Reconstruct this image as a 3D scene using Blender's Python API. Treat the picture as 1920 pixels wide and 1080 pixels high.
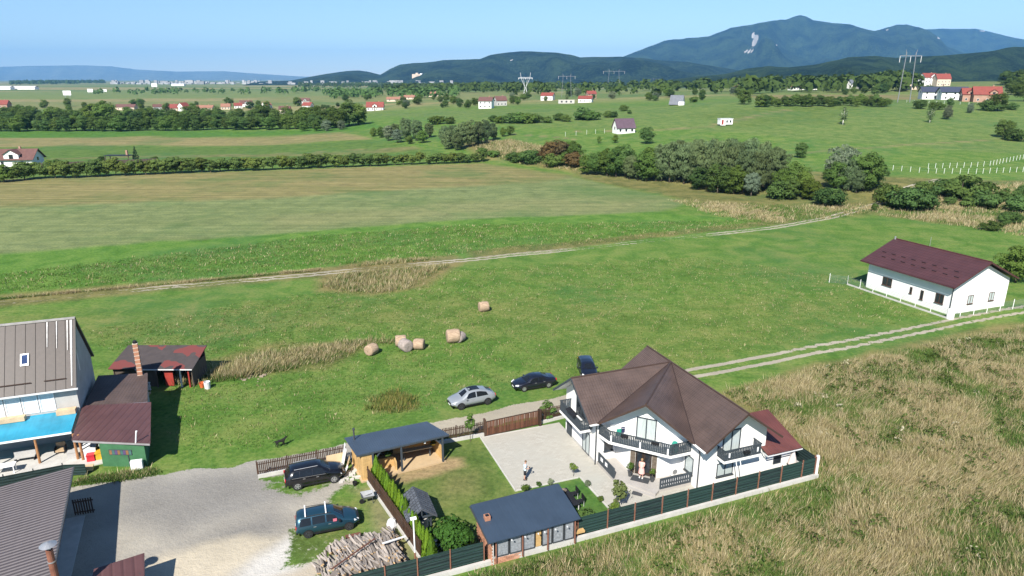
import bpy, bmesh, math, random
import numpy as np
R = math.radians
random.seed(7)
scene = bpy.context.scene
for o in list(bpy.data.objects):
    bpy.data.objects.remove(o)
C = scene.collection

# ------------------------------------------------------------------ camera
CAM_H = 32.0
PITCH = R(17.03)
cd = bpy.data.cameras.new('camera')
cam = bpy.data.objects.new('camera', cd)
C.objects.link(cam)
cam.location = (0, 0, CAM_H)
cam.rotation_euler = (R(90) - PITCH, 0, 0)
cd.sensor_width = 36.0
cd.lens = 24.0
cd.clip_start = 0.5
cd.clip_end = 80000
scene.camera = cam

# ------------------------------------------------------------------ sky + sun
SUN_AZ = R(18)      # shadows fall towards this heading (from +Y towards +X)
SUN_EL = R(43)
world = bpy.data.worlds.new('World')
scene.world = world
world.use_nodes = True
wn = world.node_tree
wn.nodes.clear()
wo = wn.nodes.new('ShaderNodeOutputWorld')
bg = wn.nodes.new('ShaderNodeBackground')
sky = wn.nodes.new('ShaderNodeTexSky')
sky.sky_type = 'NISHITA'
sky.sun_disc = False
sky.sun_elevation = SUN_EL
sky.sun_rotation = math.pi + SUN_AZ
sky.altitude = 500
sky.air_density = 0.95
sky.dust_density = 0.1
sky.ozone_density = 5.0
bg.inputs['Strength'].default_value = 0.072
wn.links.new(sky.outputs[0], bg.inputs[0])
wn.links.new(bg.outputs[0], wo.inputs[0])
sd = bpy.data.lights.new('sun', 'SUN')
sd.energy = 4.4
sd.angle = R(0.53)
sd.color = (1.0, 0.95, 0.87)
sun = bpy.data.objects.new('sun', sd)
C.objects.link(sun)
sun.location = (-60, -120, 150)
# light travels along (sin az cos el, cos az cos el, -sin el)
from mathutils import Vector, Matrix
ldir = Vector((math.sin(SUN_AZ) * math.cos(SUN_EL), math.cos(SUN_AZ) * math.cos(SUN_EL), -math.sin(SUN_EL)))
sun.rotation_euler = ldir.to_track_quat('-Z', 'Y').to_euler()
scene.view_settings.view_transform = 'Standard'
scene.view_settings.look = 'None'
scene.view_settings.exposure = 1.05
scene.view_settings.gamma = 1.0
scene.view_settings.use_curve_mapping = False
scene.render.engine = 'CYCLES'
cy = scene.cycles
cy.max_bounces = 5
cy.diffuse_bounces = 2
cy.glossy_bounces = 2
cy.transmission_bounces = 3
cy.transparent_max_bounces = 6
cy.volume_bounces = 0
cy.use_denoising = True
cy.caustics_reflective = False
cy.caustics_refractive = False

# ------------------------------------------------------------------ materials
def nt_new(name):
    m = bpy.data.materials.new(name)
    m.use_nodes = True
    nt = m.node_tree
    nt.nodes.clear()
    return m, nt
def N(nt, t, **kw):
    n = nt.nodes.new(t)
    for k, v in kw.items():
        setattr(n, k, v)
    return n
def mixc(nt, fac, a, b, mode='MIX'):
    n = N(nt, 'ShaderNodeMix', data_type='RGBA', blend_type=mode)
    n.clamp_factor = True
    for sock, v in ((n.inputs[0], fac), (n.inputs[6], a), (n.inputs[7], b)):
        if isinstance(v, (int, float)):
            sock.default_value = v
        elif isinstance(v, tuple):
            sock.default_value = (*v[:3], 1)
        else:
            nt.links.new(v, sock)
    return n.outputs[2]
def ramp(nt, src, lo, hi, c0=(0, 0, 0), c1=(1, 1, 1)):
    n = N(nt, 'ShaderNodeValToRGB')
    n.color_ramp.elements[0].position = lo
    n.color_ramp.elements[1].position = hi
    n.color_ramp.elements[0].color = (*c0, 1)
    n.color_ramp.elements[1].color = (*c1, 1)
    nt.links.new(src, n.inputs[0])
    return n.outputs[0]
def mth(nt, op, a, b=0.0, c=None):
    n = N(nt, 'ShaderNodeMath', operation=op)
    for s, v in zip(n.inputs, (a, b, c)):
        if v is None: continue
        if isinstance(v, (int, float)): s.default_value = v
        else: nt.links.new(v, s)
    return n.outputs[0]
def noise(nt, vec, scale, detail=4, rough=0.55, dist=0.0):
    n = N(nt, 'ShaderNodeTexNoise')
    n.inputs['Scale'].default_value = scale
    n.inputs['Detail'].default_value = detail
    n.inputs['Roughness'].default_value = rough
    n.inputs['Distortion'].default_value = dist
    nt.links.new(vec, n.inputs['Vector'])
    return n.outputs[0]
def mapping(nt, vec, scale=(1, 1, 1), rot=(0, 0, 0), loc=(0, 0, 0)):
    n = N(nt, 'ShaderNodeMapping')
    n.inputs['Scale'].default_value = scale
    n.inputs['Rotation'].default_value = rot
    n.inputs['Location'].default_value = loc
    nt.links.new(vec, n.inputs['Vector'])
    return n.outputs[0]
def bump(nt, h, strength=0.4, dist=0.05):
    n = N(nt, 'ShaderNodeBump')
    n.inputs['Strength'].default_value = strength
    n.inputs['Distance'].default_value = dist
    nt.links.new(h, n.inputs['Height'])
    return n.outputs[0]
def finish(nt, col, rough=0.8, metal=0.0, normal=None, spec=0.4, extra=None):
    p = N(nt, 'ShaderNodeBsdfPrincipled')
    if isinstance(col, tuple): p.inputs['Base Color'].default_value = (*col, 1)
    else: nt.links.new(col, p.inputs['Base Color'])
    if isinstance(rough, (int, float)): p.inputs['Roughness'].default_value = rough
    else: nt.links.new(rough, p.inputs['Roughness'])
    p.inputs['Metallic'].default_value = metal
    p.inputs['Specular IOR Level'].default_value = spec
    if normal is not None: nt.links.new(normal, p.inputs['Normal'])
    if extra:
        for k, v in extra.items(): p.inputs[k].default_value = v
    o = N(nt, 'ShaderNodeOutputMaterial')
    nt.links.new(p.outputs[0], o.inputs[0])
    return p
def objco(nt):
    return N(nt, 'ShaderNodeTexCoord').outputs['Object']
MATS = {}
def mat(name, col, rough=0.75, var=0.25, scale=1.5, metal=0.0, bmp=0.15, spec=0.3, stretch=(1, 1, 1), coat=0.0, rnd=0.0):
    """weathered single-colour material: two noise octaves of tone, light bump; rnd = change from object to object"""
    if name in MATS: return MATS[name]
    m, nt = nt_new(name)
    v = mapping(nt, objco(nt), stretch)
    n1 = noise(nt, v, scale, 5)
    n2 = noise(nt, v, scale * 9, 3)
    f = mth(nt, 'ADD', mth(nt, 'MULTIPLY', n1, 0.7), mth(nt, 'MULTIPLY', n2, 0.3))
    f = ramp(nt, f, 0.3, 0.7)
    d = tuple(c * (1 - var) for c in col)
    l = tuple(min(1, c * (1 + var)) for c in col)
    c = mixc(nt, f, d, l)
    if rnd:
        oi = N(nt, 'ShaderNodeObjectInfo').outputs['Random']
        k = mth(nt, 'MULTIPLY_ADD', oi, 2 * rnd, 1 - rnd)
        cm = N(nt, 'ShaderNodeCombineColor')
        for i in range(3): nt.links.new(k, cm.inputs[i])
        c = mixc(nt, 1.0, c, cm.outputs[0], 'MULTIPLY')
    ex = {'Coat Weight': coat, 'Coat Roughness': 0.04} if coat else None
    finish(nt, c, rough, metal, bump(nt, n2, bmp, 0.02) if bmp else None, spec, ex)
    MATS[name] = m
    return m
def glass_mat(name, col=(0.02, 0.025, 0.03), rough=0.06):
    if name in MATS: return MATS[name]
    m, nt = nt_new(name)
    n1 = noise(nt, objco(nt), 0.9, 2)
    finish(nt, mixc(nt, n1, tuple(c * 0.6 for c in col), tuple(c * 1.5 for c in col)), rough, 0.0, None, 0.6)
    MATS[name] = m
    return m

# ------------------------------------------------------------------ mesh helpers
class MB:
    def __init__(s): s.v = []; s.f = []
    def add(s, pts, faces):
        k = len(s.v)
        s.v.extend([tuple(p) for p in pts])
        s.f.extend([tuple(i + k for i in f) for f in faces])
        return s
    def poly(s, pts): return s.add(pts, [tuple(range(len(pts)))])
    def box(s, x0, x1, y0, y1, z0, z1):
        p = [(x0, y0, z0), (x1, y0, z0), (x1, y1, z0), (x0, y1, z0), (x0, y0, z1), (x1, y0, z1), (x1, y1, z1), (x0, y1, z1)]
        return s.add(p, [(0, 3, 2, 1), (4, 5, 6, 7), (0, 1, 5, 4), (1, 2, 6, 5), (2, 3, 7, 6), (3, 0, 4, 7)])
    def prism(s, poly, z0, z1):
        """2-D outline (counter-clockwise) extruded upwards; z may be a list per corner"""
        n = len(poly)
        a = [z0] * n if isinstance(z0, (int, float)) else z0
        b = [z1] * n if isinstance(z1, (int, float)) else z1
        p = [(x, y, z) for (x, y), z in zip(poly, a)] + [(x, y, z) for (x, y), z in zip(poly, b)]
        f = [tuple(range(n - 1, -1, -1)), tuple(range(n, 2 * n))]
        for i in range(n):
            j = (i + 1) % n
            f.append((i, j, n + j, n + i))
        return s.add(p, f)
    def slab(s, pts, t):
        """flat polygon in 3-D given thickness t against its normal"""
        P = [Vector(p) for p in pts]
        nrm = Vector((0, 0, 0))
        for i in range(len(P)):
            nrm += P[i].cross(P[(i + 1) % len(P)])
        nrm.normalize()
        n = len(P)
        q = [p - nrm * t for p in P]
        f = [tuple(range(n)), tuple(range(2 * n - 1, n - 1, -1))]
        for i in range(n):
            j = (i + 1) % n
            f.append((j, i, n + i, n + j))
        return s.add(P + q, f)
    def tube(s, p0, p1, r0, r1=None, n=8, caps=True):
        r1 = r0 if r1 is None else r1
        p0 = Vector(p0); p1 = Vector(p1)
        d = (p1 - p0).normalized()
        u = d.orthogonal().normalized(); w = d.cross(u)
        pts = []
        for p, r in ((p0, r0), (p1, r1)):
            for i in range(n):
                a = 2 * math.pi * i / n
                pts.append(p + u * (r * math.cos(a)) + w * (r * math.sin(a)))
        f = [(i, (i + 1) % n, n + (i + 1) % n, n + i) for i in range(n)]
        if caps: f += [tuple(range(n - 1, -1, -1)), tuple(range(n, 2 * n))]
        return s.add(pts, f)
    def beam(s, p0, p1, w, h, up=(0, 0, 1)):
        """bar of width w (sideways) and height h (towards up)"""
        p0 = Vector(p0); p1 = Vector(p1); d = (p1 - p0).normalized()
        up = Vector(up)
        if abs(d.dot(up)) > 0.98: up = Vector((0, 1, 0))
        sd_ = d.cross(up).normalized(); uu = sd_.cross(d)
        pts = []
        for p in (p0, p1):
            for a, b in ((-1, -1), (1, -1), (1, 1), (-1, 1)):
                pts.append(p + sd_ * (a * w / 2) + uu * (b * h / 2))
        return s.add(pts, [(3, 2, 1, 0), (4, 5, 6, 7), (0, 1, 5, 4), (1, 2, 6, 5), (2, 3, 7, 6), (3, 0, 4, 7)])
    def lathe(s, prof, n=12, c=(0, 0, 0)):
        pts = []
        for r, z in prof:
            for i in range(n):
                a = 2 * math.pi * i / n
                pts.append((c[0] + r * math.cos(a), c[1] + r * math.sin(a), c[2] + z))
        f = []
        for k in range(len(prof) - 1):
            for i in range(n):
                j = (i + 1) % n
                f.append((k * n + i, k * n + j, (k + 1) * n + j, (k + 1) * n + i))
        f += [tuple(range(n - 1, -1, -1)), tuple((len(prof) - 1) * n + i for i in range(n))]
        return s.add(pts, f)
    def grid(s, rows, close=False):
        """rows of points skinned together"""
        k = len(rows[0]); pts = [p for r in rows for p in r]; f = []
        for i in range(len(rows) - 1):
            for j in range(k - 1 + (1 if close else 0)):
                jj = (j + 1) % k
                f.append((i * k + j, i * k + jj, (i + 1) * k + jj, (i + 1) * k + j))
        return s.add(pts, f)
    def mesh(s, name, m=None, off=(0, 0, 0), smooth=False):
        me = bpy.data.meshes.new(name)
        ox, oy, oz = off
        me.from_pydata([(x - ox, y - oy, z - oz) for x, y, z in s.v], [], s.f)
        if m is not None: me.materials.append(m)
        if smooth:
            me.polygons.foreach_set('use_smooth', [True] * len(me.polygons))
        me.update()
        return me
OFF = {}
def link(name, me, parent=None):
    o = bpy.data.objects.new(name, me)
    C.objects.link(o)
    if parent is not None:
        o.parent = parent
        OFF[o.name] = OFF.get(parent.name, (0, 0, 0))
    return o
def part(name, mb, m, parent, smooth=False, label=None):
    """a mesh that is a part of parent; its coordinates are given in the same frame as the parent's base"""
    o = link(name, mb.mesh(name, m, OFF.get(parent.name, (0, 0, 0)), smooth), parent)
    if label: o['label'] = label
    return o
def tag(o, label, cat, group=None):
    o['label'] = label; o['category'] = cat
    if group: o['group'] = group
    return o
# the plot's own axes: u along the fences, v away from the camera
PHI = R(20.5)
CU, SU = math.cos(PHI), math.sin(PHI)
def W(u, v, z=0.0): return (u * CU - v * SU, u * SU + v * CU, z)
def UVof(x, y): return (x * CU + y * SU, -x * SU + y * CU)
def thing(name, label, cat, u, v, z=0.0, group=None):
    """Empty at a thing's base in plot axes; parts are given in absolute u, v, z"""
    o = bpy.data.objects.new(name, None)
    C.objects.link(o)
    o.empty_display_size = 0.3
    o.location = W(u, v, z); o.rotation_euler = (0, 0, PHI)
    OFF[o.name] = (u, v, z)
    return tag(o, label, cat, group)
def lone(name, mb, m, label, cat, u, v, z=0.0, group=None, smooth=False):
    """a thing that is one mesh, in plot axes"""
    o = link(name, mb.mesh(name, m, (u, v, z), smooth))
    o.location = W(u, v, z); o.rotation_euler = (0, 0, PHI)
    OFF[o.name] = (u, v, z)
    return tag(o, label, cat, group)
def root(name, label, cat, loc, rz=0.0, group=None, s=1.0):
    """Empty at a thing's base in world axes; parts are given locally"""
    o = bpy.data.objects.new(name, None)
    C.objects.link(o)
    o.location = loc; o.rotation_euler = (0, 0, rz); o.scale = (s, s, s)
    OFF[o.name] = (0, 0, 0)
    return tag(o, label, cat, group)
def struct(name, me, parent=None):
    o = link(name, me, parent)
    o['kind'] = 'structure'
    return o
def copy_part(src, parent):
    c = src.copy(); C.objects.link(c); c.parent = parent
    OFF[c.name] = OFF.get(parent.name, (0, 0, 0))
    return c
def copy_tree(o, parent=None):
    c = o.copy(); C.objects.link(c)
    if parent is not None: c.parent = parent
    for ch in list(o.children): copy_tree(ch, c)
    return c
def np_mesh(name, verts, faces, m, nper, attrs=None, smooth=False):
    """fast mesh from numpy arrays; faces all with nper corners"""
    me = bpy.data.meshes.new(name)
    nv, nf = len(verts), len(faces)
    me.vertices.add(nv)
    me.vertices.foreach_set('co', np.ascontiguousarray(verts, dtype=np.float32).ravel())
    me.loops.add(nf * nper)
    me.loops.foreach_set('vertex_index', np.ascontiguousarray(faces, dtype=np.int32).ravel())
    me.polygons.add(nf)
    me.polygons.foreach_set('loop_start', np.arange(0, nf * nper, nper, dtype=np.int32))
    me.polygons.foreach_set('loop_total', np.full(nf, nper, dtype=np.int32))
    if smooth: me.polygons.foreach_set('use_smooth', np.ones(nf, dtype=bool))
    me.update(calc_edges=True)
    if attrs:
        for k, a in attrs.items():
            at_ = me.color_attributes.new(k, 'FLOAT_COLOR', 'POINT')
            rgba = np.ones((nv, 4), dtype=np.float32)
            rgba[:, :a.shape[1]] = a
            at_.data.foreach_set('color', rgba.ravel())
    if m is not None: me.materials.append(m)
    return me

# ------------------------------------------------------------------ numpy value noise
def _h(ix, iy, seed):
    n = (ix * 374761393 + iy * 668265263 + seed * 974634777).astype(np.int64) & 0x7fffffff
    n = ((n ^ (n >> 13)) * 1274126177) & 0x7fffffff
    return ((n ^ (n >> 16)) & 0xffff) / 65535.0
def vnoise(x, y, seed=0):
    xi = np.floor(x).astype(np.int64); yi = np.floor(y).astype(np.int64)
    fx = x - xi; fy = y - yi
    fx = fx * fx * (3 - 2 * fx); fy = fy * fy * (3 - 2 * fy)
    a = _h(xi, yi, seed); b = _h(xi + 1, yi, seed); c = _h(xi, yi + 1, seed); d = _h(xi + 1, yi + 1, seed)
    return (a * (1 - fx) + b * fx) * (1 - fy) + (c * (1 - fx) + d * fx) * fy
def fbm(x, y, seed=0, oct=4):
    s = np.zeros_like(x, dtype=float); amp = 0.5; tot = 0
    for k in range(oct):
        s += amp * vnoise(x * 2 ** k, y * 2 ** k, seed + 17 * k); tot += amp; amp *= 0.5
    return s / tot
def sstep(t):
    t = np.clip(t, 0, 1); return t * t * (3 - 2 * t)

# ------------------------------------------------------------------ lie of the land
def hgt(x, y):
    """ground height: level round the plots, a bank and then rising meadows to the right, a plain far away"""
    x = np.asarray(x, float); y = np.asarray(y, float)
    yy = np.maximum(y, 1.0)
    a = np.clip(x / yy, -1.5, 1.5)
    y0 = np.interp(a, [-.4, 0, .1, .2, .36, .47, .6, 1.2], [300, 268, 238, 217, 194, 182, 180, 178])
    amp = np.interp(a, [-.45, -.3, -.1, .1, .3, .7, 1.2], [0, 2.5, 7, 9.5, 14.5, 15.5, 16])
    bk = np.interp(a, [-.2, -.05, .9], [0, 2.6, 2.6])
    h = amp * sstep((y - y0) / (480 - y0)) + bk * sstep((y - y0) / 22.0)
    h = h * (1 - sstep((y - 1100) / 1800))
    und = (vnoise(x / 70 + 9, y / 70 + 4, 3) - .5) * 1.6 * sstep((y - 200) / 120)
    far = 1 - sstep((y - 2500) / 2000)
    knoll = 11.0 * np.exp(-((x - 560) / 190) ** 2 - ((y - 850) / 190) ** 2)      # the rise with the guesthouses
    return h + und * far + knoll
def ray(px, py):
    x = (px - 960) / 1280.0; v = (540 - py) / 1280.0
    return x, math.cos(PITCH) + v * math.sin(PITCH), -math.sin(PITCH) + v * math.cos(PITCH)
def at(px, py):
    """ground point seen at a place of the photograph (1920 x 1080)"""
    x, y, d = ray(px, py)
    t0 = 20.0; t = t0
    f0 = CAM_H + d * t0 - float(hgt(x * t0, y * t0))
    while t < 60000:
        t2 = t * 1.02
        f = CAM_H + d * t2 - float(hgt(x * t2, y * t2))
        if f <= 0:
            lo, hi = t, t2
            for _ in range(24):
                m_ = (lo + hi) / 2
                if CAM_H + d * m_ - float(hgt(x * m_, y * m_)) > 0: lo = m_
                else: hi = m_
            return (x * hi, y * hi, float(hgt(x * hi, y * hi)))
        t = t2
    return (x * 8000, y * 8000, 0.0)
def flat(px, py, z=0.0):
    x, y, d = ray(px, py); t = (z - CAM_H) / d
    return (x * t, y * t)
def dist_h(px0, py_top, py_base):
    """height of an upright thing standing at (px0, py_base) whose top shows at py_top"""
    b = at(px0, py_base)
    x, y, d = ray(px0, py_top); t = b[1] / y
    return CAM_H + d * t - b[2]
# ================================================================== GROUND
def axis(fine0, fine1, step, mid0, mid1, mstep, lo, hi, g):
    c = [float(v) for v in np.arange(fine0, fine1 + 1e-6, step)]
    up = list(np.arange(c[-1] + mstep, mid1, mstep)); dn = list(np.arange(c[0] - mstep, mid0, -mstep))
    s = mstep; v = (up or c)[-1]
    while v < hi:
        s *= g; v += s; up.append(v)
    s = mstep; v = (dn or c[:1])[-1]
    while v > lo:
        s *= g; v -= s; dn.append(v)
    return np.array(dn[::-1] + c + up)
GX = axis(-46, 50, .36, -130, 190, .85, -40000, 40000, 1.07)
GY = axis(36, 78, .36, 36, 235, .8, -400, 60000, 1.05)
GXX, GYY = np.meshgrid(GX, GY)
gx = GXX.ravel(); gy = GYY.ravel()
gz = hgt(gx, gy)
def warped(amp, sc, seed):
    k = np.clip(np.hypot(gx, gy) / 150.0, .35, 6)
    return (gx + (fbm(gx / (sc * k), gy / (sc * k), seed, 3) - .5) * amp * k * 2,
            gy + (fbm(gx / (sc * k) + 31, gy / (sc * k) + 7, seed + 5, 3) - .5) * amp * k * 2)
WX, WY = warped(1.6, 7, 11)
def sdist(poly, X, Y):
    """signed distance (inside positive) to a polygon"""
    d = np.full(X.shape, 1e9); ins = np.zeros(X.shape, bool)
    n = len(poly)
    for i in range(n):
        x0, y0 = poly[i]; x1, y1 = poly[(i + 1) % n]
        ex, ey = x1 - x0, y1 - y0
        t = np.clip(((X - x0) * ex + (Y - y0) * ey) / (ex * ex + ey * ey + 1e-9), 0, 1)
        d = np.minimum(d, np.hypot(X - x0 - t * ex, Y - y0 - t * ey))
        c = ((y0 > Y) != (y1 > Y)) & (X < (x1 - x0) * (Y - y0) / (y1 - y0 + 1e-12) + x0)
        ins ^= c
    return np.where(ins, d, -d)
def pdist(line, X, Y):
    d = np.full(X.shape, 1e9)
    for (x0, y0), (x1, y1) in zip(line[:-1], line[1:]):
        ex, ey = x1 - x0, y1 - y0
        t = np.clip(((X - x0) * ex + (Y - y0) * ey) / (ex * ex + ey * ey + 1e-9), 0, 1)
        d = np.minimum(d, np.hypot(X - x0 - t * ex, Y - y0 - t * ey))
    return d
def gp(pix): return [at(*p)[:2] for p in pix]
def wgt(poly, soft):
    xs = [p[0] for p in poly]; ys = [p[1] for p in poly]
    m_ = (WX > min(xs) - soft) & (WX < max(xs) + soft) & (WY > min(ys) - soft) & (WY < max(ys) + soft)
    w = np.zeros(gx.shape)
    if m_.any(): w[m_] = np.clip(sdist(poly, WX[m_], WY[m_]) / soft + .5, 0, 1)
    return w
gcol = np.empty((len(gx), 3)); gcol[:] = (.30, .265, .20)
col = np.empty((len(gx), 3)); wts = np.zeros((len(gx), 4))    # wts: gravel, dry, rough, stripe
col[:] = (.080, .170, .026)
wts[:, 1] = .42; wts[:, 2] = .4; wts[:, 3] = .28
# the far plain: strips of stubble and crops
farw = sstep((gy - 520) / 250)
st = fbm(gx / 800 + 3, gy / 210 + gx / 1500, 21, 3)
pal = np.where(st[:, None] > .56, (.25, .215, .10), np.where(st[:, None] > .46, (.16, .18, .065), (.11, .155, .05)))
col = col * (1 - farw[:, None]) + pal * farw[:, None]
wts[:, 1] = wts[:, 1] * (1 - farw); wts[:, 2] *= (1 - farw)
def paint(poly, c, soft, dry=None, rough=None, stripe=None, k=1.0):
    w = wgt(poly, soft) * k
    col[:] = col * (1 - w[:, None]) + np.array(c) * w[:, None]
    for i, v in ((1, dry), (2, rough), (3, stripe)):
        if v is not None: wts[:, i] = wts[:, i] * (1 - w) + v * w
    return w
# --- strips of field, back to front
paint(gp([(-300, 200), (700, 172), (1000, 172), (1000, 186), (560, 192), (-300, 214)]), (.17, .185, .07), 14, .25, .1)
paint(gp([(-300, 176), (420, 168), (640, 171), (700, 177), (300, 186), (-300, 190)]), (.14, .185, .06), 30, .2, .1)
paint(gp([(-300, 188), (400, 184), (560, 186), (330, 190), (-300, 194)]), (.25, .215, .10), 25, .2, .1)
paint(gp([(1400, 179), (1720, 178), (1720, 195), (1640, 193), (1420, 190)]), (.2, .165, .075), 8, .5, .3)
paint(gp([(1700, 168), (2100, 160), (2100, 176), (1750, 180)]), (.13, .16, .055), 15, .25, .2)
paint(gp([(680, 214), (1280, 196), (1500, 190), (2100, 188), (2100, 300), (1500, 262), (1250, 240), (960, 238), (900, 232)]), (.098, .172, .040), 8, .4, .2, .5)
paint(gp([(1300, 216), (1480, 198), (1620, 200), (1560, 232), (1380, 240)]), (.085, .145, .03), 10, .3, .2, .3)
paint(gp([(-300, 244), (560, 243), (700, 228), (720, 240), (600, 250), (-300, 259)]), (.06, .15, .022), 3, .1, .2, .2)
paint(gp([(-300, 259), (640, 248), (700, 262), (560, 268), (-300, 279)]), (.25, .21, .095), 3, .3, .2, .8)
paint(gp([(-300, 279), (700, 262), (840, 285), (840, 296), (-300, 330)]), (.072, .14, .026), 3, .2, .2, .4)
paint(gp([(80, 299), (780, 275), (800, 280), (300, 296)]), (.14, .15, .055), 2, .3, .2, .5)
# --- the dry bank and the ground under the grove
paint(gp([(870, 268), (960, 262), (1090, 288), (1090, 326), (960, 304), (900, 296)]), (.19, .155, .062), 5, .7, .8)
paint(gp([(1060, 300), (1500, 320), (1660, 330), (1900, 340), (2100, 330), (2100, 400), (1700, 392), (1560, 408), (1420, 418), (1290, 376), (1090, 335)]), (.125, .13, .042), 5, .6, .9)
# --- the big mown field
paint(gp([(-400, 350), (905, 306), (1085, 334), (1295, 380), (1230, 399), (900, 411), (600, 433), (-400, 515)]), (.155, .195, .078), 2.5, .2, .25, .6)
paint(gp([(-400, 350), (905, 306), (1075, 330), (1000, 342), (500, 371), (-400, 402)]), (.235, .20, .085), 6, .3, .25, 1.0)
paint(gp([(500, 405), (1000, 372), (1250, 377), (1180, 396), (860, 406), (520, 428)]), (.185, .205, .088), 8, .25, .25, .6)
# --- bright rank strip, then verge of the track
paint(gp([(-400, 505), (600, 432), (900, 410), (1230, 398), (1430, 414), (1440, 428), (1150, 458), (600, 508), (-400, 605)]), (.075, .172, .024), 3, .25, .7, 0)
paint(gp([(-100, 560), (300, 528), (620, 500), (640, 514), (300, 548), (-100, 585)]), (.135, .135, .045), 2.2, .6, 1, 0)
paint(gp([(600, 505), (690, 490), (860, 478), (880, 490), (800, 540), (690, 555), (600, 545)]), (.165, .145, .058), 2, .8, 1, 0)
paint(gp([(880, 470), (1180, 442), (1420, 415), (1500, 400), (1480, 418), (1200, 450), (890, 486)]), (.12, .13, .042), 1.5, .6, .9, 0)
# --- dry meadow to the right, and the bank above it
paint(gp([(1640, 402), (1760, 350), (2100, 330), (2100, 445), (1900, 425), (1780, 420)]), (.155, .14, .055), 3, .75, 1)
paint(gp([(1330, 742), (1500, 690), (1700, 640), (2300, 540), (2600, 1300), (600, 1300), (930, 1062), (1200, 1000), (1520, 905), (1500, 830)]), (.17, .16, .06), 1.2, .8, 1)
paint(gp([(900, 1300), (940, 1065), (1240, 995), (1530, 905), (1560, 920), (1330, 1010), (1150, 1080), (1050, 1300)]), (.06, .125, .022), 1.5, .3, 1)
# --- foreground meadow patches
paint(gp([(0, 590), (600, 560), (1000, 560), (1300, 600), (1200, 640), (700, 620), (300, 640), (0, 640)]), (.10, .165, .032), 6, .55, .4, k=.8)
paint(gp([(330, 690), (520, 640), (640, 640), (700, 650), (620, 690), (400, 710)]), (.135, .135, .045), 1.5, .7, 1, k=.8)
paint(gp([(1000, 640), (1330, 560), (1600, 560), (1500, 640), (1200, 720), (1040, 740)]), (.095, .168, .03), 6, .5, .4)
paint(gp([(690, 745), (760, 735), (790, 770), (700, 775)]), (.12, .14, .045), 1, .5, 1)
# --- garden lawn of the house
def uvp(l): return [W(u, v)[:2] for u, v in l]
paint(uvp([(6.4, 38.2), (17.2, 38.2), (17.2, 54.2), (6.4, 54.2)]), (.080, .132, .028), .5, .35, .1)
paint(uvp([(7.0, 49.4), (12, 49.3), (14.6, 50), (14.8, 51.4), (12.9, 52), (7, 52)]), (.30, .215, .115), .8, .2, .0)
paint(uvp([(11, 46), (14.5, 46), (15.5, 49), (12.5, 49.5)]), (.16, .145, .06), 2.5, .4, .1, k=.6)
paint(uvp([(19, 39.2), (23, 39.2), (23, 45), (18, 45)]), (.056, .128, .02), .3, .1, .1)
paint(uvp([(5.0, 50), (6.3, 50), (8.0, 40), (6.2, 40), (5.6, 45)]), (.24, .205, .12), 1.2, .6, .3, k=.7)
paint(uvp([(-2, 51), (2.5, 49.6), (5, 47), (4, 42), (0, 42), (-2, 46)]), (.10, .145, .035), 2, .7, .4, k=.8)
# --- gravel: yard, road along the fence, two-rut track through the meadow
def gravel_w(w): wts[:, 0] = np.maximum(wts[:, 0], w)
yard = uvp([(-30, 30), (7.0, 30), (6.9, 41.2), (6.3, 48.5), (5.3, 51.5), (-2.2, 54.2), (-2.6, 56.9), (-8, 57.4), (-12, 57.8), (-18.5, 58.6), (-30, 58.6)])
sd_y = sdist(yard, WX, WY)
wy = np.clip(sd_y / 1.0 + .5, 0, 1)
# grass has come up in the yard round the cars
gr = np.zeros_like(gx)
for poly, k in (([( 4.1, 41.6), (7.2, 41.2), (6.6, 49), (4.6, 51.4), (3.2, 50.0), (1.8, 46.6), (3.2, 44.6)], .53),
                ([(-1.4, 42.0), (1.4, 41.6), (4.5, 43.2), (4.2, 46), (1.6, 46.8), (-.6, 46.6)], .47),
                ([(-2.4, 52.3), (.3, 50.4), (3.0, 50.6), (4.6, 53), (-2, 53.9)], .44),
                ([(-2.4, 38.6), (2.0, 39.2), (3.0, 41.2), (-1.2, 41)], .42),
                ([(-8.0, 36.4), (-1.8, 36.2), (-2.6, 38.6), (-7, 38.2)], .41)):
    gr = np.maximum(gr, k * np.clip(sdist(uvp(poly), WX, WY) / 1.8 + .55, 0, 1))
gravel_w(np.clip(wy * (1.0 - gr * 1.35), 0, 1))
road_line = [W(-3.0, 55.9)[:2], W(2, 55.8)[:2], W(8, 56.3)[:2], W(14, 57.0)[:2], W(20, 57.4)[:2], W(28, 58.2)[:2], W(36, 59.4)[:2]]
wr = np.clip((1.55 - pdist(road_line, WX, WY)) / .7 + .5, 0, 1) * .9
gravel_w(wr)
rut_line = [W(36, 59.4)[:2]] + [flat(*p) for p in [(1290, 702), (1400, 681), (1540, 654), (1700, 622), (1800, 602), (1920, 580), (2100, 548)]]
dr = pdist(rut_line, gx + (WX - gx) * .35, gy + (WY - gy) * .35)
gravel_w(np.clip((.40 - np.abs(dr - .90)) / .5 + .5, 0, 1) * .86)
wrut = dr < 2.6
track_line = gp([(-300, 598), (0, 568), (250, 545), (500, 522), (620, 511), (880, 487), (1150, 459), (1270, 447), (1440, 428), (1560, 408), (1650, 378), (1700, 352), (1760, 336)])
dt = pdist(track_line, gx + (WX - gx) * .35, gy + (WY - gy) * .35)
tvar = .60 + .40 * sstep((fbm(gx / 16, gy / 16, 77, 2) - .35) / .25)
gravel_w(np.clip((.45 - np.abs(dt - .75)) / .5 + .5, 0, 1) * .82 * tvar)
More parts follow.
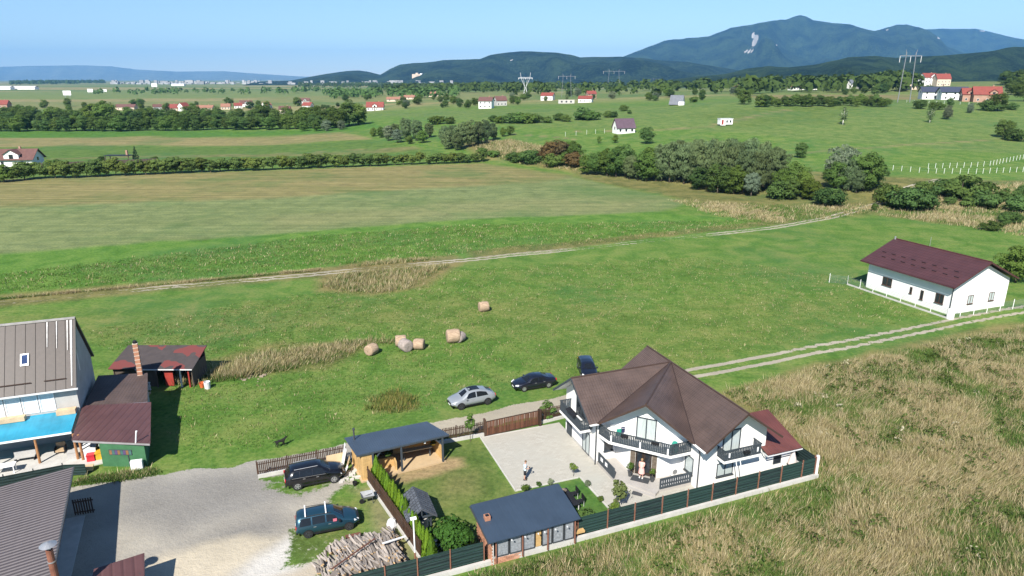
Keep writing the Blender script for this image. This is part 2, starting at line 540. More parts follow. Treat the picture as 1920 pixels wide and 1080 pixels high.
for pl_, wd in ((gp([(350 + 1000, 300), (1540, 284), (1700, 270), (1850, 262), (2000, 258)]), 1.2), (gp([(960, 252), (1030, 256), (1080, 262)]), 1.2),
                (gp([(1340, 236), (1400, 220), (1470, 207)]), 2.2), (gp([(1080, 246), (1230, 244), (1340, 236)]), 1.0),
                (gp([(100, 298), (400, 290), (700, 280), (800, 277)]), .8)):
    w = np.clip((wd - pdist(pl_, WX, WY)) / 1.2 + .5, 0, 1) * .8
    col[:] = col * (1 - w[:, None]) + np.array((.2, .17, .085)) * w[:, None]

def gpaint(poly, c, soft, k=1.0):
    w = np.clip(sdist(uvp(poly), WX, WY) / soft + .5, 0, 1) * k
    gcol[:] = gcol * (1 - w[:, None]) + np.array(c) * w[:, None]
gpaint([(-30, 30), (6, 30), (6, 60), (-30, 60)], (.29, .265, .22), 3)
gpaint([(-13, 52), (-8, 48.5), (0, 50), (4, 52), (-2, 57.5), (-13, 58)], (.19, .18, .162), 2.6)          # worn grey middle
gpaint([(-12.5, 46.5), (-8, 46.8), (-1.5, 49.5), (0, 47.2), (-5, 44.2), (-13, 44.5)], (.195, .183, .163), 2.0)
gpaint([(-11.5, 39.5), (-11.8, 44.0), (-8.8, 46.6), (-3.6, 46.6), (-1.4, 45.4), (-5.2, 41.4), (-8.2, 38.5)], (.42, .365, .27), 1.2)   # tan earth
gpaint([(-13.2, 38), (-13.6, 44), (-12.2, 46.5), (-11.2, 44), (-11.4, 38)], (.34, .325, .30), 1.2)
gpaint([(-2.8, 43.6), (-.4, 45.6), (.8, 45.2), (.2, 43.2), (.6, 41.6), (-2.4, 41.0), (-4.2, 42.0)], (.44, .42, .38), 1.2)     # white lime patch
gpaint([(-3.8, 38.6), (1.0, 39.4), (2.4, 41.6), (0, 42), (-3, 40.6)], (.36, .31, .235), 1.2)
gpaint([(-10, 56.2), (-4, 55.6), (6, 55.4), (6, 57.2), (-4, 57.6), (-10, 58)], (.245, .23, .20), 1.5)
def ground_material():
    m, nt = nt_new('ground_cover')
    pos = N(nt, 'ShaderNodeNewGeometry').outputs['Position']
    ca = N(nt, 'ShaderNodeVertexColor', layer_name='col').outputs[0]
    wa = N(nt, 'ShaderNodeVertexColor', layer_name='wts')
    sp = N(nt, 'ShaderNodeSeparateColor')
    nt.links.new(wa.outputs[0], sp.inputs[0])
    g, dry, rough = sp.outputs[0], sp.outputs[1], sp.outputs[2]
    stripe = wa.outputs[1]
    big = noise(nt, pos, .028, 5, .6)
    mid = noise(nt, pos, .22, 5, .62, .6)
    fine = noise(nt, pos, 2.2, 5, .7)
    grit = noise(nt, pos, 9.0, 3, .7)
    # tone of the sward
    k = mth(nt, 'MULTIPLY_ADD', ramp(nt, mid, .28, .72), .62, .70)
    k2 = mth(nt, 'MULTIPLY_ADD', ramp(nt, fine, .3, .72), .75, .62)
    cm = N(nt, 'ShaderNodeCombineColor')
    kk = mth(nt, 'MULTIPLY', k, k2)
    for i in range(3): nt.links.new(kk, cm.inputs[i])
    c = mixc(nt, 1.0, ca, cm.outputs[0], 'MULTIPLY')
    # bluish and yellowish patches of different grasses
    c = mixc(nt, mth(nt, 'MULTIPLY', ramp(nt, big, .50, .64), .55), c, (.05, .135, .036))
    dn = mth(nt, 'ADD', mth(nt, 'MULTIPLY', mid, .6), mth(nt, 'MULTIPLY', fine, .4))
    dfac = mth(nt, 'MULTIPLY', ramp(nt, dn, .45, .60), dry)
    c = mixc(nt, dfac, c, (.215, .175, .07))
    # mowing lines
    mp = mapping(nt, pos, (.012, .75, 1), (0, 0, R(-4)))
    ms = noise(nt, mp, 1.0, 3, .6)
    mp2 = mapping(nt, pos, (.03, 2.6, 1), (0, 0, R(-4)))
    ms2 = noise(nt, mp2, 1.0, 2, .6)
    sfac = mth(nt, 'MULTIPLY', ramp(nt, mth(nt, 'ADD', mth(nt, 'MULTIPLY', ms, .6), mth(nt, 'MULTIPLY', ms2, .4)), .45, .58), mth(nt, 'MULTIPLY', stripe, .75))
    c = mixc(nt, sfac, c, (.08, .105, .03))
    # gravel and bare earth
    gn = noise(nt, pos, .16, 5, .6, .5)
    gca = N(nt, 'ShaderNodeVertexColor', layer_name='gcol').outputs[0]
    gk = N(nt, 'ShaderNodeCombineColor'); gkv = mth(nt, 'MULTIPLY_ADD', gn, .9, .58)
    for i in range(3): nt.links.new(gkv, gk.inputs[i])
    gc = mixc(nt, 1.0, gca, gk.outputs[0], 'MULTIPLY')
    gc = mixc(nt, mth(nt, 'MULTIPLY', ramp(nt, grit, .4, .75), .35), gc, (.42, .40, .36))
    gc = mixc(nt, mth(nt, 'MULTIPLY', ramp(nt, fine, .62, .74), .6), gc, (.10, .10, .08))
    gm = mth(nt, 'ADD', g, mth(nt, 'MULTIPLY', mth(nt, 'SUBTRACT', mth(nt, 'ADD', mth(nt, 'MULTIPLY', fine, .5), mth(nt, 'ADD', mth(nt, 'MULTIPLY', grit, .25), mth(nt, 'MULTIPLY', noise(nt, pos, .75, 4, .65), .25))), .5), 1.5))
    gmask = ramp(nt, gm, .44, .56)
    c = mixc(nt, gmask, c, gc)
    hgt_ = mth(nt, 'ADD', mth(nt, 'MULTIPLY', fine, mth(nt, 'MULTIPLY_ADD', rough, 1.0, .4)), mth(nt, 'MULTIPLY', grit, .25))
    b = bump(nt, hgt_, .55, .22)
    finish(nt, c, .9, 0, b, .12)
    return m
GROUND = ground_material()
ny, nx = GXX.shape
idx = np.arange(nx * ny).reshape(ny, nx)
quads = np.stack([idx[:-1, :-1], idx[:-1, 1:], idx[1:, 1:], idx[1:, :-1]], -1).reshape(-1, 4)
gverts = np.stack([gx, gy, gz], -1)
ground = struct('ground', np_mesh('ground', gverts, quads, GROUND, 4, {'col': col, 'wts': wts, 'gcol': gcol}, True))
def sheet(name, mask, lift):
    """the cells of the ground under a road, laid a little higher with the same cover"""
    f = quads[mask[quads].any(axis=1)]
    u_, inv = np.unique(f, return_inverse=True)
    v = gverts[u_].copy(); v[:, 2] += lift
    return struct(name, np_mesh(name, v, inv.reshape(-1, 4), GROUND, 4, {'col': col[u_], 'wts': wts[u_], 'gcol': gcol[u_]}, True))
in_yard = sd_y > -.6
sheet('gravel_yard', in_yard & (gy > 30) & (gx > -60), .006)
sheet('gravel_road', (pdist(road_line, WX, WY) < 2.3) & ~in_yard, .010)
sheet('field_track', wrut & (gx < 110), .014)
sheet('dirt_track', (dt < 2.0) & (gy < 300), .010)

# ================================================================== HILLS AND MOUNTAINS
def hill_material(name, dark, light, rock=False, sc=.004):
    m, nt = nt_new(name)
    pos = N(nt, 'ShaderNodeNewGeometry').outputs['Position']
    n1 = noise(nt, pos, sc, 5, .6)
    n2 = noise(nt, pos, sc * 12, 4, .7)
    f = mth(nt, 'ADD', mth(nt, 'MULTIPLY', n1, .5), mth(nt, 'MULTIPLY', n2, .5))
    c = mixc(nt, ramp(nt, f, .43, .58), dark, light)  # forest tones, contrast widened to stand in for ridge shading
    ra = N(nt, 'ShaderNodeVertexColor', layer_name='rock').outputs[0]
    rk = mth(nt, 'ADD', ra, mth(nt, 'MULTIPLY', mth(nt, 'SUBTRACT', n2, .5), .9))
    c = mixc(nt, ramp(nt, rk, .5, .62), c, (.55, .52, .48))
    finish(nt, c, .95, 0, bump(nt, n2, 1.0, 40.0), .05)
    return m
def mountain(name, prof, dist, depth, m, seed, rough=1.0, rocks=(), back=.6, ncol=340, nrow=60):
    """a range standing at dist: crest heights after the skyline, spurs and gullies down to the plain in front"""
    px = np.linspace(prof[0][0], prof[-1][0], ncol)
    py = np.interp(px, [p[0] for p in prof], [p[1] for p in prof])
    t = np.linspace(0, 1, nrow)[:, None]             # 0 foot ... crest at tc ... 1 back
    tc = 1 - back * .35
    wob = ((fbm(px / 60., px * 0 + seed * 3.1, seed, 3) - .5) * depth * .5)[None, :]
    yc = dist + wob
    y = yc + (t - tc) * depth
    v = (540 - py) / 1280.0
    yd = (math.cos(PITCH) + v * math.sin(PITCH))[None, :]; zd = (-math.sin(PITCH) + v * math.cos(PITCH))[None, :]
    zc = np.maximum(0.0, CAM_H + zd / yd * yc)
    az = ((px - 960) / 1225.0)[None, :]
    x = ((px - 960) / 1280.0)[None, :] / yd * yc + np.minimum(t - tc, 0) * depth * az * .8
    s = np.where(t <= tc, t / tc, 1 - (t - tc) / (1 - tc)) + 0 * x
    prof_h = np.where(t <= tc, s ** 1.25, s)
    sp = fbm(x / (depth * .16) + t * 1.2, y / (depth * .5), seed + 9, 4) - .5
    z = zc * prof_h + rough * sp * zc * 1.9 * np.minimum(1, 2.2 * s) * (1 - s) ** .6
    z = np.where(s > 0, np.maximum(z, -2.0), -2.0)
    dz = z - CAM_H; f_ = y * math.cos(PITCH) - dz * math.sin(PITCH); u_ = y * math.sin(PITCH) + dz * math.cos(PITCH)
    qx = 960 + 1280 * x / f_; qy = 540 - 1280 * u_ / f_
    k = np.zeros_like(x)
    for rx, ry, rw, rh, sl in rocks:                 # bare rock on the slope
        k = np.maximum(k, 1 - ((qx - rx - sl * (qy - ry)) / rw) ** 2 - ((qy - ry) / rh) ** 2)
    V = np.stack([x, y, z], -1).reshape(-1, 3); K = np.repeat(k.reshape(-1, 1), 3, axis=1)
    ii = np.arange(ncol * nrow).reshape(nrow, ncol)
    q = np.stack([ii[:-1, :-1], ii[:-1, 1:], ii[1:, 1:], ii[1:, :-1]], -1).reshape(-1, 4)
    return struct(name, np_mesh(name, V, q, m, 4, {'rock': K}, True))
HF = hill_material('far_forest', (.004, .013, .007), (.046, .078, .030))
HN = hill_material('near_forest', (.012, .030, .010), (.062, .105, .030), sc=.010)
HP = hill_material('hazed_far_fields', (.13, .16, .13), (.22, .24, .18))  # far fields, paled in colour to stand for thicker haze
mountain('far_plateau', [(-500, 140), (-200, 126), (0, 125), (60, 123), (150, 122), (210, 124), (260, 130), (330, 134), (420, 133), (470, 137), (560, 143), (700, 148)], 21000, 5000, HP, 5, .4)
mountain('mountain_back', [(1600, 120), (1660, 80), (1725, 55), (1760, 53), (1830, 53), (1880, 63), (1920, 72), (2000, 80), (2200, 100), (2500, 140)], 12500, 3500, HF, 12, .6, rocks=((1842, 58, 9, 1.6, 0),))
mountain('mountain', [(1020, 147), (1090, 128), (1170, 104), (1190, 97), (1215, 88), (1245, 75), (1262, 73), (1300, 71), (1330, 67), (1352, 57), (1370, 49), (1400, 45), (1420, 40), (1445, 35), (1475, 34), (1486, 30), (1500, 27), (1512, 29), (1525, 37), (1560, 43), (1590, 47), (1612, 54), (1640, 59), (1660, 52), (1680, 46), (1700, 45), (1722, 52), (1745, 60), (1762, 72), (1775, 88), (1830, 108), (1900, 128), (1960, 146)], 9200, 3600, HF, 2, .75,
         rocks=((1416, 76, 7, 17, -.35), (1404, 96, 16, 5, -.6), (1412, 66, 5, 9, -.2), (1456, 85, 4, 2.4, 0), (1664, 56, 5, 2, -.6), (1760, 71, 3, 4, .5)))
mountain('wooded_hill', [(480, 153), (545, 151), (580, 144), (612, 138), (650, 133), (672, 132), (692, 135), (713, 140), (730, 130), (750, 121), (775, 118), (800, 117), (830, 113), (860, 112), (900, 111), (918, 104), (940, 100), (975, 96), (1000, 95), (1045, 97), (1070, 101), (1088, 107), (1110, 106), (1140, 105), (1165, 105), (1200, 108), (1240, 113), (1290, 116), (1340, 124), (1400, 134), (1480, 150)], 5600, 2200, HF, 8, .8,
         rocks=((960, 113, 5, 2, 0), (1215, 125, 6, 2, 0)))
mountain('wooded_hill', [(1230, 152), (1300, 144), (1360, 138), (1400, 128), (1440, 124), (1480, 126), (1530, 120), (1570, 112), (1590, 107), (1640, 104), (1680, 107), (1720, 105), (1760, 103), (1800, 100), (1850, 95), (1880, 90), (1905, 86), (1960, 84), (2100, 96), (2300, 120), (2500, 150)], 2700, 1300, HN, 4, .7, rocks=((1530, 146, 5, 2, 0),))
# ------------------------------------------------------------------ the air
hz = MB().box(-36000, 36000, -600, 24500, -8, 960)
hm, hnt = nt_new('haze')
pv = N(hnt, 'ShaderNodeVolumePrincipled')
pv.inputs['Color'].default_value = (.21, .54, 1.0, 1)
pv.inputs['Density'].default_value = 5.0e-5
pv.inputs['Anisotropy'].default_value = 0.0
ho = N(hnt, 'ShaderNodeOutputMaterial')
hnt.links.new(pv.outputs[0], ho.inputs['Volume'])
haze = link('haze', hz.mesh('haze', hm))
haze['kind'] = 'stuff'
# ================================================================== SHARED MATERIALS AND BUILDERS
M_white = mat('white_render', (.78, .77, .74), .85, .05, .8, bmp=.1)
M_grey_render = mat('grey_render', (.42, .41, .39), .9, .15, 1.2)
M_dark = mat('anthracite_wood', (.045, .056, .066), .6, .2, 3, bmp=.1)
M_darkmetal = mat('anthracite_metal', (.05, .055, .06), .45, .15, 2, spec=.5)
M_brownwood = mat('dark_brown_wood', (.060, .034, .022), .65, .35, 2.5, stretch=(4, 4, .6), rnd=.3)
M_redwood = mat('redbrown_wood', (.115, .048, .028), .6, .3, 2.5, stretch=(4, 4, .6), rnd=.3)
M_wood = mat('varnished_pine', (.52, .335, .14), .55, .2, 2, stretch=(1, 1, 3), rnd=.12)
M_palewood = mat('raw_board', (.50, .37, .22), .7, .12, 2, rnd=.15)
M_concrete = mat('concrete', (.46, .445, .41), .9, .16, 1.3, bmp=.3)
M_brick = mat('brick_red', (.38, .18, .11), .85, .3, 3)
M_post = mat('rust_brown_post', (.22, .10, .065), .6, .25, 4)
M_black = mat('black_plastic', (.015, .015, .017), .5, .2, 4)
M_steel = mat('galvanised_steel', (.42, .43, .44), .4, .15, 3, metal=.6)
M_white_paint = mat('white_paint', (.8, .8, .79), .5, .06, 2)
M_glass = glass_mat('window_glass')
M_curtain = mat('curtained_glass', (.42, .47, .46), .12, .25, 2.2, bmp=0, spec=.6, stretch=(9, 9, .4))
M_green_leaf = None

def roof_material(name, c, rib=.22, row=.38, ribs=.5, rows=.3, rough=.5, dirt=.25):
    """pressed sheet or tile: ribs run down the slope, rows cross it; in metres of the roof's own surface"""
    m, nt = nt_new(name)
    uv = N(nt, 'ShaderNodeUVMap', uv_map='roof').outputs[0]
    sx = N(nt, 'ShaderNodeSeparateXYZ'); nt.links.new(uv, sx.inputs[0])
    a = mth(nt, 'PINGPONG', sx.outputs[0], rib / 2)
    a = mth(nt, 'DIVIDE', a, rib / 2)
    b = mth(nt, 'FRACT', mth(nt, 'DIVIDE', sx.outputs[1], row))
    h = mth(nt, 'ADD', mth(nt, 'MULTIPLY', ramp(nt, a, .0, .45), ribs), mth(nt, 'MULTIPLY', b, rows))
    n1 = noise(nt, uv, .45, 5, .6)
    n2 = noise(nt, mapping(nt, uv, (3.5, .35, 1)), 1.2, 4)
    cc = mixc(nt, ramp(nt, n1, .35, .65), tuple(x * (1 - dirt) for x in c), tuple(x * (1 + dirt) for x in c))
    cc = mixc(nt, mth(nt, 'MULTIPLY', ramp(nt, n2, .5, .75), dirt * .8), cc, tuple(min(1, x * 1.5 + .02) for x in c))
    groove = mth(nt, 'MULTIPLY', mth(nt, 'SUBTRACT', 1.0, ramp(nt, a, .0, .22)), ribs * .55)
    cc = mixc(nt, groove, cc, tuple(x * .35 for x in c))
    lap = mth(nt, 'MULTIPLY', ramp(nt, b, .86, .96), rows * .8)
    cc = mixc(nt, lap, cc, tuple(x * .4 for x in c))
    finish(nt, cc, rough, 0, bump(nt, h, .7, .05), .45)
    return m
def roof_part(name, polys, t, m, parent, uvname='roof'):
    """slopes given as corner lists (counter-clockwise from above), each a slab of thickness t with its own run of ribs"""
    mb = MB(); uvs = []
    off = OFF.get(parent.name, (0, 0, 0))
    for poly in polys:
        P = [Vector(p) for p in poly]
        nrm = Vector((0, 0, 0))
        for i in range(len(P)): nrm += P[i].cross(P[(i + 1) % len(P)])
        nrm.normalize()
        hz_ = Vector((0, 0, 1)).cross(nrm)
        hz_ = hz_.normalized() if hz_.length > 1e-4 else Vector((1, 0, 0))
        sl = nrm.cross(hz_)
        k = len(mb.v); mb.slab(poly, t)
        for v in mb.v[k:]:
            q = Vector(v) - P[0]
            uvs.append((q.dot(hz_), -q.dot(sl)))
    me = mb.mesh(name, m, off)
    ul = me.uv_layers.new(name=uvname)
    for lp in me.loops: ul.data[lp.index].uv = uvs[lp.vertex_index]
    return link(name, me, parent)
def wallbox(p0, p1, t0, t1, z0, z1, o0, o1, mb=None):
    """box on a wall that runs from p0 to p1 (2-D): t along it, o outwards (to the right of the run)"""
    mb = mb or MB()
    dx, dy = p1[0] - p0[0], p1[1] - p0[1]; L = math.hypot(dx, dy); dx /= L; dy /= L
    nx_, ny_ = dy, -dx
    q = lambda t, o: (p0[0] + dx * t + nx_ * o, p0[1] + dy * t + ny_ * o)
    a, b, c, d = q(t0, o1), q(t1, o1), q(t1, o0), q(t0, o0)
    pts = [(*a, z0), (*b, z0), (*c, z0), (*d, z0), (*a, z1), (*b, z1), (*c, z1), (*d, z1)]
    return mb.add(pts, [(0, 3, 2, 1), (4, 5, 6, 7), (0, 1, 5, 4), (1, 2, 6, 5), (2, 3, 7, 6), (3, 0, 4, 7)])
def window(parent, p0, p1, t0, t1, z0, z1, fm, gm, n=2, fw=.07, sill=None, name='window', depth=.05):
    """frame standing proud of the wall, one pane per light, optional sill"""
    mb = MB()
    wallbox(p0, p1, t0, t1, z0, z0 + fw, -.02, depth, mb); wallbox(p0, p1, t0, t1, z1 - fw, z1, -.02, depth, mb)
    w = (t1 - t0 - fw) / n
    for i in range(n + 1):
        wallbox(p0, p1, t0 + i * w, t0 + i * w + fw, z0 + fw, z1 - fw, -.02, depth, mb)
    f = part(name, mb, fm, parent)
    for i in range(n):
        part('pane', wallbox(p0, p1, t0 + i * w + fw, t0 + (i + 1) * w, z0 + fw, z1 - fw, -.02, .015), gm, f)
    if sill: part('sill', wallbox(p0, p1, t0 - .06, t1 + .06, z0 - .06, z0 - .003, -.02, .14), sill, f)
    return f
def railing(parent, pts, z0, z1, m, gap=.15, bw=.118):
    """top rail, bottom rail and upright boards along a line of points"""
    base = None
    for p0, p1 in zip(pts[:-1], pts[1:]):
        L = math.hypot(p1[0] - p0[0], p1[1] - p0[1])
        mb = MB(); wallbox(p0, p1, -.03, L + .03, z1 - .07, z1, -.04, .04, mb); wallbox(p0, p1, 0, L, z0 + .05, z0 + .12, -.03, .03, mb)
        part('rail', mb, m, parent)
        n = max(2, int(L / gap)); ang = math.atan2(p1[1] - p0[1], p1[0] - p0[0])
        off = OFF[parent.name]
        if base is None:
            bm_ = MB().box(-bw / 2, bw / 2, -.014, .014, z0 + .02, z1 - .07)
            base = bm_.mesh('baluster', m)
        for i in range(n):
            t = (i + .5) / n
            o = link('baluster', base, parent)
            o.location = (p0[0] + (p1[0] - p0[0]) * t - off[0], p0[1] + (p1[1] - p0[1]) * t - off[1], -off[2])
            o.rotation_euler = (0, 0, ang)
def pickets(parent, p0, p1, z0, z1, m, gap=.145, bw=.085, seed=1):
    off = OFF[parent.name]
    L = math.hypot(p1[0] - p0[0], p1[1] - p0[1]); n = int(L / gap); ang = math.atan2(p1[1] - p0[1], p1[0] - p0[0])
    rg = random.Random(seed)
    me = MB().box(-bw / 2, bw / 2, -.012, .012, z0, z1).mesh('picket', m)
    for i in range(n):
        t = (i + .5) / n
        o = link('picket', me, parent)
        o.location = (p0[0] + (p1[0] - p0[0]) * t - off[0], p0[1] + (p1[1] - p0[1]) * t - off[1], -off[2] + rg.uniform(-.02, .02))
        o.rotation_euler = (0, rg.uniform(-.012, .012), ang)

# ================================================================== THE WHITE HOUSE
M_tile = roof_material('brown_metal_tile', (.080, .054, .045), .24, .36, .55, .45, .5)
M_red_roof = roof_material('oxide_red_sheet', (.105, .036, .030), .25, 50, .7, 0, .45)
house = thing('house', 'large white house with brown tiled cross roof and dark balconies', 'house', 30.0, 46.0)
CU0, CV0, RZ = 34.2, 49.5, 7.0
def ab(a, b): return (CU0 - a, CV0 - b)
# walls
t_ = .2
part('wall', MB().add(*(lambda P: (P, [(0, 1, 2, 3, 4), (9, 8, 7, 6, 5), (1, 0, 5, 6), (2, 1, 6, 7), (3, 2, 7, 8), (4, 3, 8, 9), (0, 4, 9, 5)]))(
    [(25.1, v, z) for v, z in ((52.6, 0), (46.4, 0), (46.4, 4.54), (49.5, 6.8), (52.6, 4.54))] + [(34.2, v, z) for v, z in ((52.6, 0), (46.4, 0), (46.4, 4.54), (49.5, 6.8), (52.6, 4.54))])), M_white, house)
part('wall', MB().add(*(lambda P: (P, [(4, 3, 2, 1, 0), (5, 6, 7, 8, 9), (0, 1, 6, 5), (1, 2, 7, 6), (2, 3, 8, 7), (3, 4, 9, 8), (4, 0, 5, 9)]))(
    [(u, 39.9, z) for u, z in ((37.4, 0), (31.0, 0), (31.0, 4.52), (34.2, 6.8), (37.4, 4.52))] + [(u, 53.0, z) for u, z in ((37.4, 0), (31.0, 0), (31.0, 4.52), (34.2, 6.8), (37.4, 4.52))])), M_white, house)
hall = [ab(7.2, 3.0), ab(7.2, 5.6), ab(5.6, 7.2), ab(5.6, 7.25), ab(3.1, 7.25), ab(3.1, 3.0)]
part('wall', MB().prism(hall, 0, 2.7), M_white, house)
up = [ab(8.3, 3.02), ab(3.12, 8.2), ab(3.12, 3.02)]
gab = MB()
g0, g1, gm_ = ab(8.35, 3.05), ab(3.15, 8.25), ab(5.75, 5.65)
gab.add([(*g0, 2.7), (*g1, 2.7), (*g1, 4.3), (*gm_, 6.72), (*g0, 4.3)] + [(x + .18, y + .18, z) for x, y, z in ((*g0, 2.7), (*g1, 2.7), (*g1, 4.3), (*gm_, 6.72), (*g0, 4.3))],
        [(0, 1, 2, 3, 4), (9, 8, 7, 6, 5), (0, 5, 6, 1), (1, 6, 7, 2), (2, 7, 8, 3), (3, 8, 9, 4), (4, 9, 5, 0)])
part('gable_wall', gab, M_white, house)
# roof
E_, F_, D_, C_ = (*ab(9.39, 3.7), 4.3), (*ab(3.7, 9.39), 4.3), (*ab(6.7, 6.7), 7.0), (CU0, CV0, RZ)
slopes = [[C_, (24.0, CV0, RZ), (24.0, 45.8, 4.3), E_],
          [C_, E_, D_], [C_, D_, F_],
          [C_, F_, (30.5, 38.6, 4.3), (CU0, 38.6, RZ)],
          [(CU0, 38.6, RZ), (37.9, 38.6, 4.3), (37.9, 53.7, 4.3), (CU0, 53.7, RZ)],
          [C_, (CU0, 53.7, RZ), (30.5, 53.7, 4.3), (30.5, 53.2, 4.3)],
          [(24.0, CV0, RZ), C_, (30.5, 53.2, 4.3), (24.0, 53.2, 4.3)]]
rf = roof_part('roof', slopes, .09, M_tile, house)
dn = lambda p, d: (p[0], p[1], p[2] - d)
part('soffit', (lambda mb: [mb.slab([dn(p, .115) for p in s], .04) for s in slopes] and mb)(MB()), M_white, rf)
M_ridge = mat('ridge_brown', (.06, .038, .03), .5, .2, 3)
for p, q in ((C_, (24.0, CV0, RZ)), (C_, D_), (C_, (CU0, 38.6, RZ)), (C_, (CU0, 53.7, RZ))):
    part('ridge_cap', MB().tube(dn(p, -.0), dn(q, -.0), .085, n=6), M_ridge, rf)
for p, q in ((C_, E_), (C_, F_)):
    part('valley_gutter', MB().beam(dn(p, -.012), dn(q, -.012), .12, .02), mat('valley_dark', (.03, .02, .018), .5), rf)
part('bargeboard', MB().beam((24.0, 49.5, 6.9), (24.0, 45.8, 4.2), .04, .2).beam((24.0, 49.5, 6.9), (24.0, 53.2, 4.2), .04, .2), M_dark, rf)
part('bargeboard', MB().beam((34.2, 38.6, 6.9), (30.5, 38.6, 4.2), .04, .16).beam((34.2, 38.6, 6.9), (37.9, 38.6, 4.2), .04, .16), M_ridge, rf)
part('bargeboard', MB().beam(dn(D_, .1), dn(E_, .1), .04, .16).beam(dn(D_, .1), dn(F_, .1), .04, .16), M_ridge, rf)
for (u, v) in ((28, 47.9), (30.6, 48.3), (29.6, 45.3), (31.8, 44.2), (32.4, 41.6)):
    pz = 7 - .73 * abs(CV0 - v) if u < 29 else 6.0
# gutters and downpipes
M_gut = mat('gutter_white', (.62, .62, .62), .4, .1)
part('gutter', MB().tube((24.1, 45.74, 4.18), (24.9, 45.74, 4.18), .06, n=6), M_gut, rf)
part('gutter', MB().tube((30.43, 38.7, 4.18), (30.43, 40.2, 4.18), .06, n=6), M_gut, rf)
part('gutter', MB().tube((37.97, 38.7, 4.18), (37.97, 53.4, 4.18), .06, n=6), M_darkmetal, rf)
part('downpipe', MB().tube((24.98, 46.28, .05), (24.98, 46.28, 3.6), .055).tube((24.98, 46.28, 3.6), (24.7, 45.8, 4.1), .055), M_darkmetal, house)
part('downpipe', MB().tube((30.86, 39.82, .05), (30.86, 39.82, 3.5), .055).tube((30.86, 39.82, 3.5), (30.5, 39.6, 4.1), .055), M_darkmetal, house)
# plinth of the walls
part('plinth', MB().box(25.08, 25.1, 46.38, 52.6, .0, .25).box(30.98, 37.42, 39.88, 39.9, 0, .25), M_grey_render, house)
# porch
M_tilefloor = mat('porch_tile', (.36, .34, .315), .5, .1, 2)
porch = part('porch', MB().prism([ab(9.03, 3.15), ab(8.95, 6.1), ab(6.9, 9.2), ab(6.3, 8.8), ab(3.25, 8.8), ab(3.25, 3.2)], .02, .3), M_tilefloor, house)
part('step', MB().prism([ab(8.95, 6.1), ab(9.15, 6.3), ab(7.05, 9.45), ab(6.9, 9.2)], .02, .16), M_tilefloor, porch)
sr = part('side_rail', MB().box(*sorted((ab(9.0, 0)[0], ab(8.9, 0)[0])), *sorted((ab(0, 3.3)[1], ab(0, 6.1)[1])), .32, 1.25), M_dark, porch)
part('cut_out', MB().box(ab(9.013, 0)[0], ab(9.004, 0)[0], 45.3, 45.7, .72, 1.06).box(ab(9.013, 0)[0], ab(9.004, 0)[0], 44.5, 44.9, .72, 1.06), M_white_paint, sr)
sr2 = part('side_rail', MB().box(*sorted((ab(6.25, 0)[0], ab(3.3, 0)[0])), *sorted((ab(0, 8.8)[1], ab(0, 8.7)[1])), .32, 1.25), M_dark, porch)
for i in range(13):
    uu = ab(6.1 - i * .21, 0)[0]
    part('slot', MB().box(uu - .02, uu + .02, ab(0, 8.812)[1], ab(0, 8.802)[1], .45 + .1, .68).box(uu - .02, uu + .02, ab(0, 8.812)[1], ab(0, 8.802)[1], .85, 1.08), M_gut, sr2)
# doorway in the cut corner
dA, dB = ab(7.2, 5.6), ab(5.6, 7.2)
M_stone = mat('brown_cladding', (.12, .095, .07), .85, .5, 7)
part('pilaster', wallbox(dA, dB, .02, .42, .3, 2.66, .0, .07), M_stone, house)
part('pilaster', wallbox(dA, dB, 1.84, 2.24, .3, 2.66, .0, .07), M_stone, house)
dr_ = part('door', wallbox(dA, dB, .45, 1.81, .3, 2.5, .0, .05), mat('dark_door', (.035, .025, .02), .4, .3, 3), house)
part('glazing', wallbox(dA, dB, .58, .98, .6, 2.3, .05, .056), M_glass, dr_)
part('glazing', wallbox(dA, dB, 1.28, 1.68, .6, 2.3, .05, .056), M_glass, dr_)
part('handle', wallbox(dA, dB, 1.08, 1.12, 1.1, 1.6, .06, .10), M_steel, dr_)
# entrance balcony
slab_poly = [ab(9.05, 3.12), ab(8.75, 4.6), ab(5.2, 8.45), ab(3.22, 8.45), ab(3.22, 3.12)]
bal = part('balcony', MB().prism(slab_poly, 2.7, 2.92), M_white, house)
railing(bal, [ab(8.95, 3.15), ab(8.7, 4.6)], 2.92, 3.95, M_dark)
railing(bal, [ab(8.7, 4.6), ab(5.2, 8.4)], 2.92, 3.95, M_dark)
railing(bal, [ab(5.2, 8.4), ab(3.25, 8.4)], 2.92, 3.95, M_dark)
for p0, p1, t in ((ab(8.7, 4.6), ab(5.2, 8.4), .12), (ab(8.7, 4.6), ab(5.2, 8.4), 2.6), (ab(8.7, 4.6), ab(5.2, 8.4), 4.9)):
    part('lantern', wallbox(p0, p1, t, t + .12, 2.85, 3.55, .05, .12).add(*(wallbox(p0, p1, t - .05, t + .17, 2.9, 3.1, .05, .16).v, [])), M_white_paint, bal)
for t in (1.0, 3.6):
    part('planter', wallbox(ab(8.7, 4.6), ab(5.2, 8.4), t, t + .6, 3.72, 3.9, .05, .25), M_black, bal)
# doors and windows upstairs
window(house, g0, g1, 2.75, 4.45, 2.95, 5.05, M_dark, M_curtain, 2, .1, name='balcony_door')
